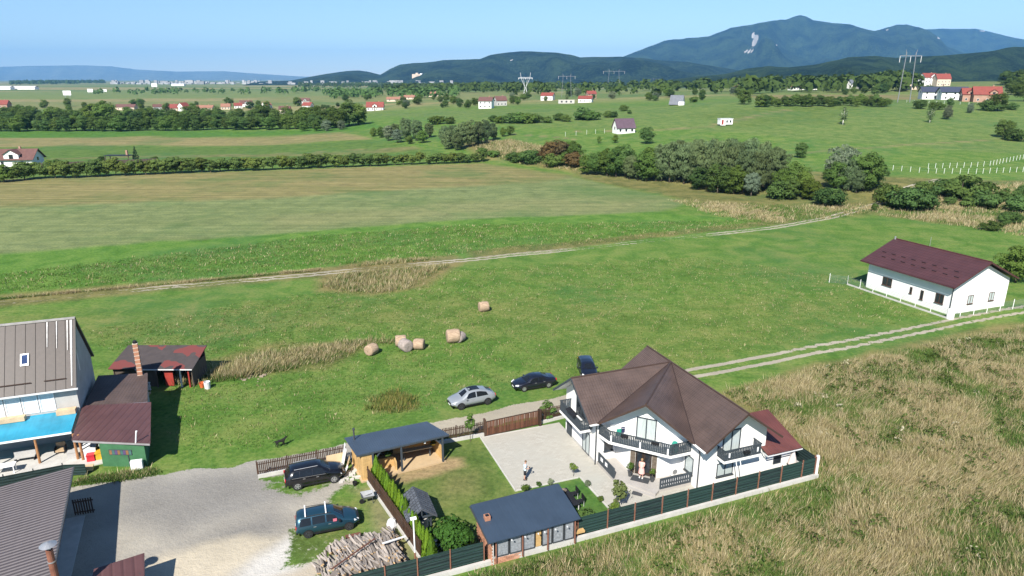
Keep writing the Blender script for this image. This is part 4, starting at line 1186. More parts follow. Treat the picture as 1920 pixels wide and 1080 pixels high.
for u, v, a, b, h, m, lb in bx_:
    bb = thing('storage_box', lb, 'box', u, v, .1)
    part('body', MB().box(u - a, u + a, v - b, v + b, .1, .1 + h), m, bb)
    part('lid', MB().box(u - a - .03, u + a + .03, v - b - .03, v + b + .03, .103 + h, .15 + h), m, bb)
gtb = thing('garden_table', 'white garden table on the terrace at the left edge', 'table', -22.4, 62.5, .1)
part('table_top', MB().box(-23.3, -21.6, 62.1, 62.9, .78, .84), M_white_paint, gtb)
for x in (-23.2, -21.7):
    for y in (62.2, 62.8): part('leg', MB().box(x - .03, x + .03, y - .03, y + .03, .1, .78), M_white_paint, gtb)
bn = thing('garden_bench', 'grey bench next to white table on the left terrace', 'bench', -21.2, 64.2, .1)
part('seat', MB().box(-22.2, -20.6, 64.0, 64.5, .45, .52), M_grey_render, bn); part('backrest', MB().box(-22.2, -20.6, 64.45, 64.52, .52, .95), M_grey_render, bn)
for x in (-22.1, -20.7): part('leg', MB().box(x - .04, x + .04, 64.05, 64.45, .1, .45), M_black, bn)
# ================================================================== SHEDS BESIDE IT
M_plum = roof_material('plum_sheet', (.085, .04, .039), .62, 60, .75, 0, .5, .15)
gs = thing('shed', 'green shed with plum red sheet roof and striped strip window', 'shed', -13.5, 61.0)
roof_part('roof', [[(-17.1, 62.0, 2.45), (-10.7, 59.0, 2.45), (-11.35, 66.2, 3.05), (-17.2, 67.6, 3.05)]], .07, M_plum, gs)
M_green = mat('green_paint', (.045, .135, .062), .75, .25, 1.6)
part('wall', MB().add([(-14.9, 60.95, 0), (-11.3, 59.5, 0), (-11.7, 65.8, 0), (-14.9, 66, 0), (-14.9, 60.95, 2.34), (-11.3, 59.5, 2.36), (-11.7, 65.8, 2.6), (-14.9, 66, 2.6)],
     [(0, 1, 5, 4), (1, 2, 6, 5), (2, 3, 7, 6), (3, 0, 4, 7), (4, 5, 6, 7)]), M_green, gs)
part('fascia', MB().beam((-17.0, 61.93, 2.32), (-10.75, 59.0, 2.32), .04, .16), mat('grey_board', (.26, .25, .25), .8), gs)
sw0, sw1 = (-14.9, 60.95), (-11.3, 59.5)
sw = part('strip_window', wallbox(sw0, sw1, .75, 2.75, 1.15, 1.65, -.02, .04), M_dark, gs)
for i in range(8):
    part('pane', wallbox(sw0, sw1, .8 + i * .24, 1.02 + i * .24, 1.2, 1.6, .04, .055), mat('stained_%s' % ('amber', 'teal', 'violet')[i % 3], ((.22, .12, .06), (.06, .13, .12), (.10, .07, .15))[i % 3], .3), sw)
part('door', wallbox(sw0, sw1, 2.35, 2.42, .1, 1.1, 0, .05), M_dark, gs)
lone('meter_cabinet', wallbox((-12.45, 59.45), (-11.55, 59.35), 0, .9, .05, .95, 0, .35), M_white_paint, 'white metal cabinet standing at the green shed corner', 'cabinet', -12, 59.3)
lone('roof_pipe', MB().tube((-11.9, 59.6, 2.3), (-11.7, 59.5, 3.4), .06).tube((-11.7, 59.5, 3.4), (-11.65, 59.5, 3.55), .07), M_white_paint, 'white vent pipe rising at the plum roof eave', 'pipe', -11.9, 59.6, 2.3)
M_brown_tile = roof_material('dark_brown_tile', (.075, .052, .045), .3, .35, .5, .5, .6)
ds = thing('shed', 'low shed with dark tiled roof in the shade of the grey house', 'shed', -14.5, 70)
roof_part('roof', [[(-17.2, 67.5, 2.9), (-11.7, 66.4, 2.9), (-12.25, 72.2, 3.65), (-16.8, 73.2, 3.65)]], .08, M_brown_tile, ds)
part('wall', MB().add([(-16.9, 67.8, 0), (-12.0, 66.9, 0), (-12.45, 72, 0), (-16.6, 73, 0), (-16.9, 67.8, 2.8), (-12.0, 66.9, 2.8), (-12.45, 72, 3.5), (-16.6, 73, 3.5)],
     [(0, 1, 5, 4), (1, 2, 6, 5), (2, 3, 7, 6), (3, 0, 4, 7), (4, 5, 6, 7)]), M_grey_render, ds)
part('flashing', MB().beam((-17.2, 67.4, 2.98), (-11.7, 66.35, 2.98), .25, .04), M_steel, ds)
cm = thing('brick_chimney', 'tall slim red brick chimney with pale joints on the dark shed', 'chimney', -12.9, 72.1)
for i in range(9):
    part('brick_course', MB().box(-13.12, -12.68, 71.9, 72.32, 3.2 + i * .42, 3.2 + i * .42 + .37), M_brick, cm)
    part('joint', MB().box(-13.135, -12.665, 71.885, 72.335, 3.2 + i * .42 + .37, 3.2 + (i + 1) * .42), mat('pale_mortar', (.62, .55, .46), .8), cm)
part('flue_cap', MB().lathe([(.2, 0), (.2, .2), (.1, .28)], 10, (-12.9, 72.1, 7.0)), M_black, cm)
part('flashing', MB().box(-13.2, -12.6, 71.8, 72.4, 3.1, 3.4), M_steel, cm)
# red and black patched shed, square to the compass
rs = root('shed', 'old shed with patched black and red felt roof at meadow edge', 'shed', (-38.8, 69.4, 0))
def felt_material():
    m, nt = nt_new('patched_felt')
    co = objco(nt)
    v = N(nt, 'ShaderNodeTexVoronoi', distance='MANHATTAN'); v.inputs['Scale'].default_value = .62
    nt.links.new(mapping(nt, co, (1, 1.4, 0)), v.inputs['Vector'])
    sp_ = N(nt, 'ShaderNodeSeparateColor'); nt.links.new(v.outputs['Color'], sp_.inputs[0])
    n1 = noise(nt, co, 1.6, 4)
    c = mixc(nt, n1, (.04, .035, .036), (.085, .070, .068))
    c = mixc(nt, ramp(nt, sp_.outputs[0], .80, .82), c, (.15, .045, .042))
    w = N(nt, 'ShaderNodeTexWave', bands_direction='Y'); w.inputs['Scale'].default_value = 1.3; nt.links.new(co, w.inputs['Vector'])
    finish(nt, c, .85, 0, bump(nt, w.outputs[1], .3, .03), .2)
    return m
rt = part('roof', MB().slab([(-4.5, -2.0, 2.3), (4.6, -2.0, 2.3), (4.45, 2.2, 3.35), (-4.4, 2.2, 3.35)], .1), felt_material(), rs)
part('fascia', MB().beam((-1.6, -2.03, 2.2), (4.5, -2.03, 2.2), .04, .12), M_gut, rt)
M_oldwood = mat('old_boards', (.09, .07, .055), .85, .4, 2, stretch=(3, 3, .5))
part('rear_wall', MB().box(-4.2, 4.2, 1.9, 2.0, 0, 3.15), M_oldwood, rs)
part('side_wall', MB().box(-4.25, -4.15, -1.6, 1.9, 0, 2.3), M_oldwood, rs)
part('side_wall', MB().box(4.15, 4.25, -1.6, 1.9, 0, 2.3), M_oldwood, rs)
part('front_wall', MB().box(-4.15, .3, -1.5, -1.4, 0, 2.2), M_oldwood, rs)
M_red = mat('red_paint', (.28, .035, .025), .7, .25, 2)
part('door', MB().box(1.2, 2.1, -1.52, -1.46, .1, 1.95), M_red, rs)
for x, m in ((3.0, M_gut), (3.9, M_red), (.4, M_oldwood)): part('post', MB().box(x - .07, x + .07, -1.75, -1.61, 0, 2.2), m, rs)
pal = root('wooden_pallet', 'grey pallet leaning before the patched shed', 'pallet', (-39.2, 66.6, 0))
for i in range(7): part('slat', MB().box(-.6 + i * .18, -.5 + i * .18, -.02, .02, .15, 1.1), M_gut, pal)
for z in (.2, .6, 1.0): part('batten', MB().box(-.65, .62, .022, .07, z, z + .1), M_gut, pal)
lone('plank_pile', MB().box(-14.3, -12.9, 74.9, 75.2, 0, .25).box(-14.0, -12.8, 75.25, 75.5, 0, .18), mat('tan_board', (.55, .40, .25), .7), 'few pale planks lying by the patched shed', 'planks', -13.6, 75.2)
for i, (x, y, m, lb, c) in enumerate(((-33.6, 67.7, mat('orange_plastic', (.55, .12, .04), .5), 'orange tub beside the patched shed', 'tub'), (-32.9, 67.4, M_gut, 'grey metal sheet bin beside the patched shed', 'bin'))):
    o = link('garden_tub', MB().lathe([(.22, 0), (.32, .55), (.28, .55), (.2, .1)] if i == 0 else [(.3, 0), (.34, .8), (.3, .8), (.26, .1)], 12).mesh('garden_tub', m)); o.location = (x, y, 0); tag(o, lb, c)
dm = MB(); rg = random.Random(77)
for i in range(46):
    s = rg.uniform(.06, .25); x, y = -29.6 + rg.gauss(0, 1.0), 71.0 + rg.gauss(0, .8)
    dm.box(x - s, x + s, y - s * .6, y + s * .6, -.05, s * .6)
o = link('rubble_heap', dm.mesh('rubble_heap', mat('earth_rubble', (.30, .24, .18), .9, .3))); o['kind'] = 'stuff'; tag(o, 'brown heap of rubble among tall weeds behind the patched shed', 'rubble')
# ================================================================== CORRUGATED ROOF AT THE NEAR LEFT CORNER
M_corr = roof_material('corrugated_brown', (.07, .06, .062), .34, 60, .9, 0, .4, .15)
nb = thing('barn', 'low barn with corrugated grey brown roof at the lower left corner', 'barn', -20, 46)
ct, cb = (-15.45, 55.2, 3.4), (-12.95, 33.0, 3.4)
nr = roof_part('roof', [[(-30.0, 53.7, 2.2), (-27.6, 31.2, 2.2), cb, ct]], .08, M_corr, nb)
# each corrugation a rib of its own
ribm = mat('corrugated_rib', (.12, .106, .11), .4, .12, 2)
rib_me = MB().add([(0, -.07, 0), (0, 0, .05), (0, .07, 0), (-14.55, -.07, 0), (-14.55, 0, .05), (-14.55, .07, 0)], [(0, 1, 2), (5, 4, 3), (0, 3, 4, 1), (1, 4, 5, 2)]).mesh('rib', ribm)
off = OFF[nb.name]; dvx = (cb[0] - ct[0], cb[1] - ct[1]); LL = math.hypot(*dvx)
ang = math.atan2(dvx[1], dvx[0]) + R(90)
nrib = int(LL / .34)
for i in range(nrib):
    t = (i + .5) / nrib
    o_ = link('rib', rib_me, nr)
    o_.location = (ct[0] + dvx[0] * t - off[0], ct[1] + dvx[1] * t - off[1], 3.405 - off[2])
    o_.rotation_euler = (0, math.atan2(1.2, 14.6) * -1, ang)
part('verge_trim', MB().beam((ct[0], ct[1], 3.36), (cb[0], cb[1], 3.36), .12, .14), M_darkmetal, nr)
part('wall', MB().prism([(-28.5, 53.2), (-26.6, 32), (-14.1, 33.6), (-16.4, 54.4)][::1], 0, [2.0, 2.0, 3.2, 3.2]), M_grey_render, nb)
sp_ = thing('stove_pipe', 'rusty stove pipe with round metal cap beside the corrugated roof', 'chimney', -13.55, 41.0)
part('pipe', MB().tube((-13.55, 41.0, 0), (-13.55, 41.0, 4.9), .2, n=14).tube((-13.55, 41.0, 4.9), (-13.55, 41.0, 5.7), .19, n=14), mat('rusty_pipe', (.20, .085, .055), .6, .35, 3), sp_)
part('collar', MB().tube((-13.55, 41.0, 4.86), (-13.55, 41.0, 4.94), .215, n=14), M_steel, sp_)
part('cap', MB().lathe([(.12, -.25), (.12, 0), (.46, .02), (.2, .14), (.02, .2)], 16, (-13.55, 41.0, 6.0)), M_steel, sp_)
o = struct('concrete_apron', MB().prism([(-16.2, 35), (-13.6, 35), (-14.9, 53.5), (-16.4, 53.5)], -.05, .06).mesh('concrete_apron', M_concrete, (-15, 45, 0))); o.location = W(-15, 45); o.rotation_euler = (0, 0, PHI)
gg = thing('slatted_gate', 'dark slatted gate in shade beside the corrugated roof', 'gate', -14.9, 53.2)
for i in range(8): part('slat', wallbox((-15.6, 53.6), (-14.2, 53.5), .03 + i * .17, .13 + i * .17, .15, 1.5, 0, .03), M_brownwood, gg)
part('frame', wallbox((-15.6, 53.6), (-14.2, 53.5), 0, 1.4, 1.2, 1.3, -.04, -.01, wallbox((-15.6, 53.6), (-14.2, 53.5), 0, 1.4, .3, .4, -.04, -.01)), M_brownwood, gg)
rc = thing('metal_canopy', 'small red ribbed canopy roof at the bottom left edge', 'canopy', -9.8, 42.9)
roof_part('roof', [[(-12.2, 41.6, 1.9), (-9.2, 41.9, 1.9), (-9.4, 43.9, 2.2), (-12.2, 43.3, 2.2)]], .05, M_plum, rc)
for u, v in ((-12.0, 42), (-9.5, 42.2), (-9.6, 43.6)): part('post', MB().box(u - .05, u + .05, v - .05, v + .05, 0, 1.95), M_darkmetal, rc)
# ================================================================== WHITE HOUSE TO THE RIGHT
M_maroon = roof_material('maroon_tile', (.066, .027, .028), .5, .6, .3, .75, .5, .15)
rh = thing('house', 'long white single storey house with maroon tiled roof at right', 'house', 95, 71)
g5 = [(90.0, 0), (101.3, 0), (101.3, 4.3), (95.6, 7.05), (90.0, 4.3)]
part('wall', MB().add([(u, 64.0, z) for u, z in g5] + [(u, 78.4, z) for u, z in g5], [(0, 1, 2, 3, 4), (9, 8, 7, 6, 5), (1, 0, 5, 6), (2, 1, 6, 7), (3, 2, 7, 8), (4, 3, 8, 9), (0, 4, 9, 5)]), M_white, rh)
rrf = roof_part('roof', [[(95.6, 79.3, 7.4), (89.0, 79.3, 4.35), (89.0, 63.2, 4.35), (95.6, 63.2, 7.4)], [(95.6, 63.2, 7.4), (102.0, 63.2, 4.45), (102.0, 79.3, 4.45), (95.6, 79.3, 7.4)]], .1, M_maroon, rh)
part('ridge_cap', MB().tube((95.6, 63.2, 7.42), (95.6, 79.3, 7.42), .1, n=6), mat('maroon_ridge', (.075, .03, .03), .5), rrf)
part('gutter', MB().tube((88.95, 63.2, 4.25), (88.95, 79.3, 4.25), .07, n=6), mat('maroon_ridge', (.075, .03, .03)), rrf)
part('bargeboard', MB().beam((95.6, 63.18, 7.3), (89.0, 63.18, 4.25), .04, .2).beam((95.6, 63.18, 7.3), (102.0, 63.18, 4.35), .04, .2), mat('maroon_ridge', (.075, .03, .03)), rrf)
part('downpipe', MB().tube((89.9, 63.9, 0), (89.9, 63.9, 4.1), .07, n=6), M_darkmetal, rh)
for k in range(8):
    for s, q in ((.30, 0), (.46, .9)):
        v = 64.6 + k * 1.75 + q
        if v < 78.6:
            u = 89.0 + 6.6 * s; z = 4.35 + 3.05 * s
            part('snow_guard', MB().box(u - .04, u + .04, v - .35, v + .35, z + .02, z + .1), M_black, rrf)
ww0, ww1 = (90.0, 78.4), (90.0, 64.0)
M_brownframe = mat('brown_frame', (.09, .05, .035), .5)
for a, b, z0, z1, n in ((2.9, 4.6, 1.3, 2.6, 2), (7.8, 8.2, 1.3, 2.3, 1), (9.6, 10.1, .9, 2.3, 1), (12.0, 13.3, 1.2, 2.6, 2)):
    window(rh, ww0, ww1, a, b, z0, z1, M_brownframe, M_glass, n, .07, sill=M_brownframe)
for a in (3.3, 7.6):
    window(rh, (90.0, 64.0), (101.3, 64.0), a, a + 1.1, 1.2, 2.5, M_brownframe, M_curtain, 2, .07, sill=M_brownframe)
part('antenna', MB().tube((95.6, 73, 7.4), (95.6, 73, 8.9), .03), M_steel, rrf)
part('vent', MB().tube((95.4, 79.0, 7.3), (95.4, 79.0, 7.8), .12), M_steel, rrf)
wf = thing('wire_fence', 'wire mesh fence with white posts round the maroon roofed house', 'fence', 89, 64)
M_mesh = mat('pale_mesh', (.18, .24, .22), .6, .2)
def meshrun(p, q, n):
    L = math.hypot(q[0] - p[0], q[1] - p[1])
    for i in range(n + 1):
        t = i / n; part('post', MB().tube((p[0] + (q[0] - p[0]) * t, p[1] + (q[1] - p[1]) * t, 0), (p[0] + (q[0] - p[0]) * t, p[1] + (q[1] - p[1]) * t, 1.55), .04, n=6), M_white_paint, wf)
    for i in range(n):
        mb = MB()
        for z in np.arange(.1, 1.5, .2): wallbox(p, q, L * i / n + .05, L * (i + 1) / n - .05, z, z + .025, -.01, .01, mb)
        o_ = part('mesh_panel', mb, M_mesh, wf); o_['kind'] = 'stuff'
meshrun((88.3, 80.5), (88.3, 63.0), 7); meshrun((88.3, 63.0), (103.5, 62.4), 6); meshrun((88.3, 80.5), (86.5, 82.5), 1)
part('plinth', MB().box(88.2, 88.4, 63.0, 80.5, -.1, .2), M_concrete, wf)
part('corner_pier', MB().box(88.2, 89.0, 62.4, 62.9, 0, 1.5), M_white_paint, wf)
# ================================================================== HAY BALES
def hay_material():
    m, nt = nt_new('hay')
    co = objco(nt)
    n1 = noise(nt, mapping(nt, co, (1, 9, 9)), 2.0, 5, .7); n2 = noise(nt, co, 14, 3)
    c = mixc(nt, ramp(nt, n1, .35, .65), (.22, .15, .10), (.48, .36, .25))
    finish(nt, c, .95, 0, bump(nt, n2, .8, .05), .1)
    return m
M_hay = hay_material(); M_haygrey = mat('weathered_hay', (.30, .25, .22), .95, .35, 5, bmp=.6)
def bale_mesh(m, seed):
    rg = random.Random(seed); mb = MB(); rows = []
    for x, r in ((-.62, .05), (-.62, .45), (-.6, .62), (-.5, .68), (-.2, .7), (.2, .7), (.5, .68), (.6, .62), (.62, .45), (.62, .05)):
        rows.append([(x + rg.uniform(-.02, .02), r * math.cos(a) * rg.uniform(.96, 1.03), r * math.sin(a) * rg.uniform(.94, 1.03) * .95 + .62) for a in [2 * math.pi * i / 16 for i in range(16)]])
    return mb.grid(rows, True).mesh('hay_bale', m, smooth=True)
bales = [((907, 583), 20, M_hay, 'lone round hay bale standing in the middle of the meadow', 1.12), ((697, 664), 60, M_hay, 'leftmost round hay bale beside the reeds', 1.05), ((761, 657), -50, M_haygrey, 'grey weathered hay bale with its spiral end showing', 1.15),
         ((752, 648), 10, M_hay, 'pale hay bale half hidden behind the grey bale', 1.1), ((786, 654), -5, M_hay, 'pale round hay bale touching the grey bale on its right', 1.05), ((850, 641), 15, M_hay, 'largest hay bale, slumped, right of the bale group', 1.35), ((862, 640), 60, M_haygrey, 'grey hay bale leaning against the largest slumped bale', 1.0)]
for i, (p, a, m, lb, s) in enumerate(bales):
    o = link('hay_bale', bale_mesh(m, i)); x, y = flat(*p); o.location = (x, y, -.03); o.rotation_euler = (0, 0, R(a)); o.scale = (s, s, s); tag(o, lb, 'hay bale', 'round hay bales')
o = link('hay_bale', bale_mesh(M_hay, 31)); o.location = W(103.8, 73.2); o.scale = (1.6, 1.6, 3.2); tag(o, 'tall pale hay stack rising behind the maroon roof ridge', 'hay bale')
# ================================================================== FIREWOOD
fwp = thing('firewood_pile', 'big heap of split grey firewood logs by the front fence', 'firewood', 4.6, 41.3)
M_log = mat('split_log', (.27, .235, .205), .9, .35, 4, stretch=(1, 5, 5), rnd=.4)
M_end = mat('log_end', (.50, .34, .18), .85, .2, 5, rnd=.25)
log_mes = []
for k in range(5):
    rg = random.Random(k); r = .075; L = .42; nn = 5
    mb = MB(); ring = [(r * rg.uniform(.75, 1.2) * math.cos(2 * math.pi * i / nn), r * rg.uniform(.7, 1.15) * math.sin(2 * math.pi * i / nn)) for i in range(nn)]
    mb.add([(-L, y, z) for y, z in ring] + [(L, y * .92, z * .95) for y, z in ring], [tuple(range(nn - 1, -1, -1)), tuple(range(nn, 2 * nn))] + [(i, (i + 1) % nn, nn + (i + 1) % nn, nn + i) for i in range(nn)])
    me = mb.mesh('log', M_log); me.materials.append(M_end); me.polygons[0].material_index = 1; me.polygons[1].material_index = 1
    log_mes.append(me)
rg = random.Random(3); off = OFF[fwp.name]; nlog = 0
def pile_h(u, v):
    return max(0, min(.95, .9 * min((u - 1.0) / .9, (7.2 - u) / .7, (v - 38.7) / .35, (43.3 - (u < 3.0) * (3.0 - u) * .8 - v) / .8)))
while nlog < 290:
    u, v = rg.uniform(1.0, 7.1), rg.uniform(38.6, 43.4)
    if u > 7.9 - (v - 39) * .1: continue
    h = pile_h(u, v)
    if h < .05: continue
    o_ = link('log', log_mes[nlog % 5], fwp)
    o_.location = (u - off[0], v - off[1], max(.08, h - rg.uniform(0, .12)))
    o_.rotation_euler = (rg.uniform(0, 6.3), rg.gauss(0, .12), R(105) + rg.gauss(0, .22))
    o_.scale = (rg.uniform(.8, 1.15), rg.uniform(.8, 1.5), rg.uniform(.8, 1.4))
    nlog += 1
core = MB().prism([(1.9, 39.2), (6.6, 39.0), (6.5, 42.4), (3.4, 42.6)], 0, .8)
part('heap_core', core, M_log, fwp)
lone('metal_bar', MB().tube((2.0, 39.2, 1.25), (5.2, 41.2, 1.35), .05), mat('rust_bar', (.12, .05, .035), .7), 'rusty bar lying across the firewood heap', 'bar', 3.6, 40.2, 1.2)
lone('white_plank', MB().beam((5.6, 40.6, 1.25), (7.3, 40.9, 1.2), .14, .06), M_gut, 'white plank end lying on the firewood by the lamp pole', 'plank', 6.5, 40.7, 1.2)
lone('rusty_sheet', MB().box(3.4, 4.5, 43.2, 43.7, .3, .34).box(3.45, 3.5, 43.3, 43.6, 0, .3).box(4.4, 4.45, 43.3, 43.6, 0, .3), mat('rust_sheet', (.14, .06, .04), .8), 'rusty brown sheet at the far edge of the firewood', 'metal sheet', 4, 43.4)
lone('garden_tarp', MB().lathe([(.38, 0), (.42, .25), (.3, .6), (.1, .75)], 9, (6.85, 43.9, 0)), M_gut, 'crumpled pale tarpaulin between firewood and board fence', 'tarpaulin', 7.1, 43.6)
# ================================================================== LAMP POLE, WHEELBARROW, SMALL THINGS
lp = thing('lamp_pole', 'slim white pole with rusty foot beside the front fence', 'pole', 7.45, 38.6)
part('shaft', MB().tube((7.45, 38.6, 1.5), (7.45, 38.6, 4.1), .05), M_white_paint, lp)
part('foot', MB().tube((7.45, 38.6, 0), (7.45, 38.6, 1.5), .06), M_post, lp)
part('head', MB().box(7.25, 7.65, 38.5, 38.7, 4.1, 4.22), M_white_paint, lp)
wb = thing('wheelbarrow', 'pale wheelbarrow parked by the brown board fence', 'wheelbarrow', 5.75, 47.6)
part('tray', MB().add([(5.35, 47.4, .5), (6.0, 47.4, .5), (6.0, 47.9, .5), (5.35, 47.9, .5), (5.15, 47.2, .8), (6.15, 47.2, .8), (6.15, 48.1, .8), (5.15, 48.1, .8)], [(0, 3, 2, 1), (0, 1, 5, 4), (1, 2, 6, 5), (2, 3, 7, 6), (3, 0, 4, 7)]), mat('grey_tray', (.3, .31, .32), .5), wb)
part('wheel', MB().tube((5.2, 47.6, .2), (5.2, 47.7, .2), .2, n=12), M_black, wb)
part('handle', MB().tube((5.3, 47.45, .45), (6.7, 47.35, .7), .025).tube((5.3, 47.85, .45), (6.7, 47.95, .7), .025), M_darkmetal, wb)
for v in (47.4, 47.9): part('leg', MB().tube((6.0, v, .5), (6.05, v, 0), .025), M_darkmetal, wb)
lone('dark_pot', MB().lathe([(.14, 0), (.2, .35), (.16, .35), (.1, .1)], 10, (5.05, 50.4, 0)), M_black, 'small dark pot at the pavilion corner in the yard', 'pot', 5.05, 50.4)
# table and two chairs behind the outbuilding
dt_ = thing('garden_table', 'black garden table on the small lawn behind slate roof', 'table', 20.35, 41.8)
part('table_top', MB().box(19.95, 20.75, 40.6, 43.0, .7, .75), M_black, dt_)
for u in (20.0, 20.7):
    for v in (40.7, 42.9): part('leg', MB().box(u - .025, u + .025, v - .025, v + .025, 0, .7), M_gut, dt_)
for v, lb in ((42.5, 'black garden chair by the table, farther from the front fence'), (41.4, 'black garden chair by the table, nearer to the front fence')):
    c = thing('garden_chair', lb, 'chair', 21.2, v, 0, 'garden chairs')
    part('seat', MB().box(20.95, 21.4, v - .22, v + .22, .42, .46), M_black, c); part('backrest', MB().box(21.38, 21.43, v - .22, v + .22, .5, .98), M_black, c)
    for u in (20.98, 21.4):
        for y in (-.2, .2): part('leg', MB().tube((u, v + y, 0), (u, v + y, .42 if u < 21.2 else .98), .015, n=5), M_gut, c)
lone('fruit_bowl', MB().lathe([(.1, 0), (.26, .12), (.22, .12), (.08, .03)], 12, (20.3, 42.6, .75)), M_stone, 'brown bowl on the far end of black garden table', 'bowl', 20.3, 42.6, .75)
# laundry and things on the balconies
lr = thing('clothes_rack', 'white wire clothes rack with laundry on the entrance balcony', 'clothes rack', *ab(7.4, 4.1), 2.92)
cu_, cv_ = ab(7.4, 4.1)
for k in range(5): part('wire', MB().tube((cu_ - .7, cv_ - .5 + k * .2, 3.9), (cu_ + .7, cv_ - .5 + k * .2, 3.9), .012, n=4), M_white_paint, lr)
for s in (-1, 1): part('leg', MB().tube((cu_ - .7 * s, cv_ - .5, 2.95), (cu_ - .7 * s, cv_ + .5, 3.9), .015, n=4).tube((cu_ - .7 * s, cv_ + .5, 2.95), (cu_ - .7 * s, cv_ - .5, 3.9), .015, n=4), M_white_paint, lr)
part('towel', MB().box(cu_ - .65, cu_ - .2, cv_ - .51, cv_ - .49, 3.3, 3.92), mat('teal_cloth', (.03, .30, .22), .9), lr)
part('towel', MB().box(cu_ - .1, cu_ + .25, cv_ - .31, cv_ - .29, 3.4, 3.92), mat('navy_cloth', (.03, .035, .10), .9), lr)
hb = thing('laundry_heap', 'white and blue laundry heaped at right end of the entrance balcony', 'laundry', *ab(4.3, 6.9), 2.92)
hu, hv = ab(4.3, 6.9)
part('sheet', MB().lathe([(.75, 0), (.8, .5), (.6, .95), (.2, 1.1)], 10, (hu, hv, 2.93)), mat('white_cloth', (.72, .74, .78), .9, .1), hb)
part('blanket', MB().lathe([(.25, .9), (.35, 1.05), (.2, 1.25)], 8, (hu + .3, hv + .4, 2.93)), mat('violet_cloth', (.12, .05, .32), .9), hb)
part('cushion', MB().lathe([(.3, 0), (.34, .4), (.2, .85)], 8, (hu - .2, hv - 1.0, 2.93)), mat('teal_cloth', (.03, .30, .22), .9), hb)
# bits stored at the end of the fence by the annexe
for k, (u, v, r, h, m, lb, cat_) in enumerate(((39.0, 38.9, .42, .9, M_darkmetal, 'dark bin behind the front fence by annexe', 'bin'), (39.75, 38.75, .35, .75, M_stone, 'brown sack behind the front fence by annexe', 'sack'), (40.6, 38.8, .4, .95, M_gut, 'pale sack pile at the fence corner by annexe', 'sacks'))):
    lone('storage_bin' if k == 0 else 'garden_sack', MB().lathe([(r * .8, 0), (r, h * .5), (r * .9, h), (r * .3, h * 1.1)], 10, (u, v, 0)), m, lb, cat_, u, v, 0)
ps = thing('parasol', 'folded pale parasol standing before the annexe wall', 'parasol', 39.9, 39.25)
part('pole', MB().tube((39.9, 39.25, 0), (39.9, 39.25, 2.3), .03), M_gut, ps); part('canopy', MB().lathe([(.4, 1.0), (.28, 1.5), (.14, 2.0), (.04, 2.4)], 10, (39.9, 39.25, 0)), mat('cream_cloth', (.55, .48, .45), .9), ps)
lone('ladder', MB().beam((33.8, 38.3, .9), (33.5, 38.7, 3.0), .05, .05).beam((34.2, 38.3, .9), (33.9, 38.7, 3.0), .05, .05), M_white_paint, 'white pole pair leaning on the front balcony', 'ladder', 33.9, 38.5, .9)
# pots by the front door
for k, (a, b) in enumerate(((7.25, 5.95), (5.95, 7.3))):
    u, v = ab(a + .25, b + .25)
    p = thing('potted_plant', ('potted shrub left of the front door', 'potted shrub right of the front door')[k], 'plant', u, v, .3, 'pots by the front door')
    part('pot', MB().lathe([(.14, 0), (.2, .38), (.16, .38), (.1, .1)], 10, (u, v, .3)), M_darkmetal, p)
    part('stem', MB().tube((u, v, .65), (u, v, 1.0), .02, n=5), M_stone, p)
POTS = [(ab(7.5, 6.2)), (ab(6.2, 7.55))]
# ================================================================== VEGETATION
def leaf_material(name, c, tr=.35, var=.4, hue=.10):
    m, nt = nt_new(name)
    oi = N(nt, 'ShaderNodeObjectInfo').outputs['Random']
    co = objco(nt)
    n1 = noise(nt, co, .8, 3, .6)
    n2 = noise(nt, co, 6.0, 2, .6)
    f = mth(nt, 'ADD', mth(nt, 'MULTIPLY', n1, .55), mth(nt, 'MULTIPLY', n2, .45))
    cc = mixc(nt, ramp(nt, f, .34, .68), tuple(x * (1 - var) for x in c), tuple(x * (1 + var) for x in c))
    warm = (c[0] * 1.5, c[1] * 1.08, c[2] * .8); cool = (c[0] * .75, c[1] * .92, c[2] * 1.25)
    cc = mixc(nt, hue * 4, cc, mixc(nt, oi, cool, warm))
    k = mth(nt, 'MULTIPLY_ADD', mth(nt, 'FRACT', mth(nt, 'MULTIPLY', oi, 7.31)), .55, .72)
    cm_ = N(nt, 'ShaderNodeCombineColor')
    for i in range(3): nt.links.new(k, cm_.inputs[i])
    cc = mixc(nt, 1.0, cc, cm_.outputs[0], 'MULTIPLY')
    d = N(nt, 'ShaderNodeBsdfDiffuse'); t = N(nt, 'ShaderNodeBsdfTranslucent'); mx = N(nt, 'ShaderNodeMixShader')
    nt.links.new(cc, d.inputs[0]); nt.links.new(cc, t.inputs[0]); mx.inputs[0].default_value = tr
    nt.links.new(d.outputs[0], mx.inputs[1]); nt.links.new(t.outputs[0], mx.inputs[2])
    o = N(nt, 'ShaderNodeOutputMaterial'); nt.links.new(mx.outputs[0], o.inputs[0])
    return m
L_green = leaf_material('leaf_green', (.095, .160, .038))
L_dark = leaf_material('leaf_dark', (.088, .150, .042))
L_grey = leaf_material('leaf_grey_green', (.135, .190, .085), hue=.05)
L_silver = leaf_material('leaf_silver', (.155, .20, .125), hue=.05)
L_light = leaf_material('leaf_light', (.115, .185, .04))
L_brown = leaf_material('leaf_russet', (.14, .105, .045))
L_thuja = leaf_material('leaf_thuja', (.175, .31, .035), var=.22, tr=.45)
L_spruce = leaf_material('leaf_spruce', (.04, .08, .04))
M_bark = mat('bark', (.10, .08, .06), .9, .35, 4, stretch=(3, 3, .6))
M_birchbark = mat('birch_bark', (.5, .48, .44), .8, .4, 5)

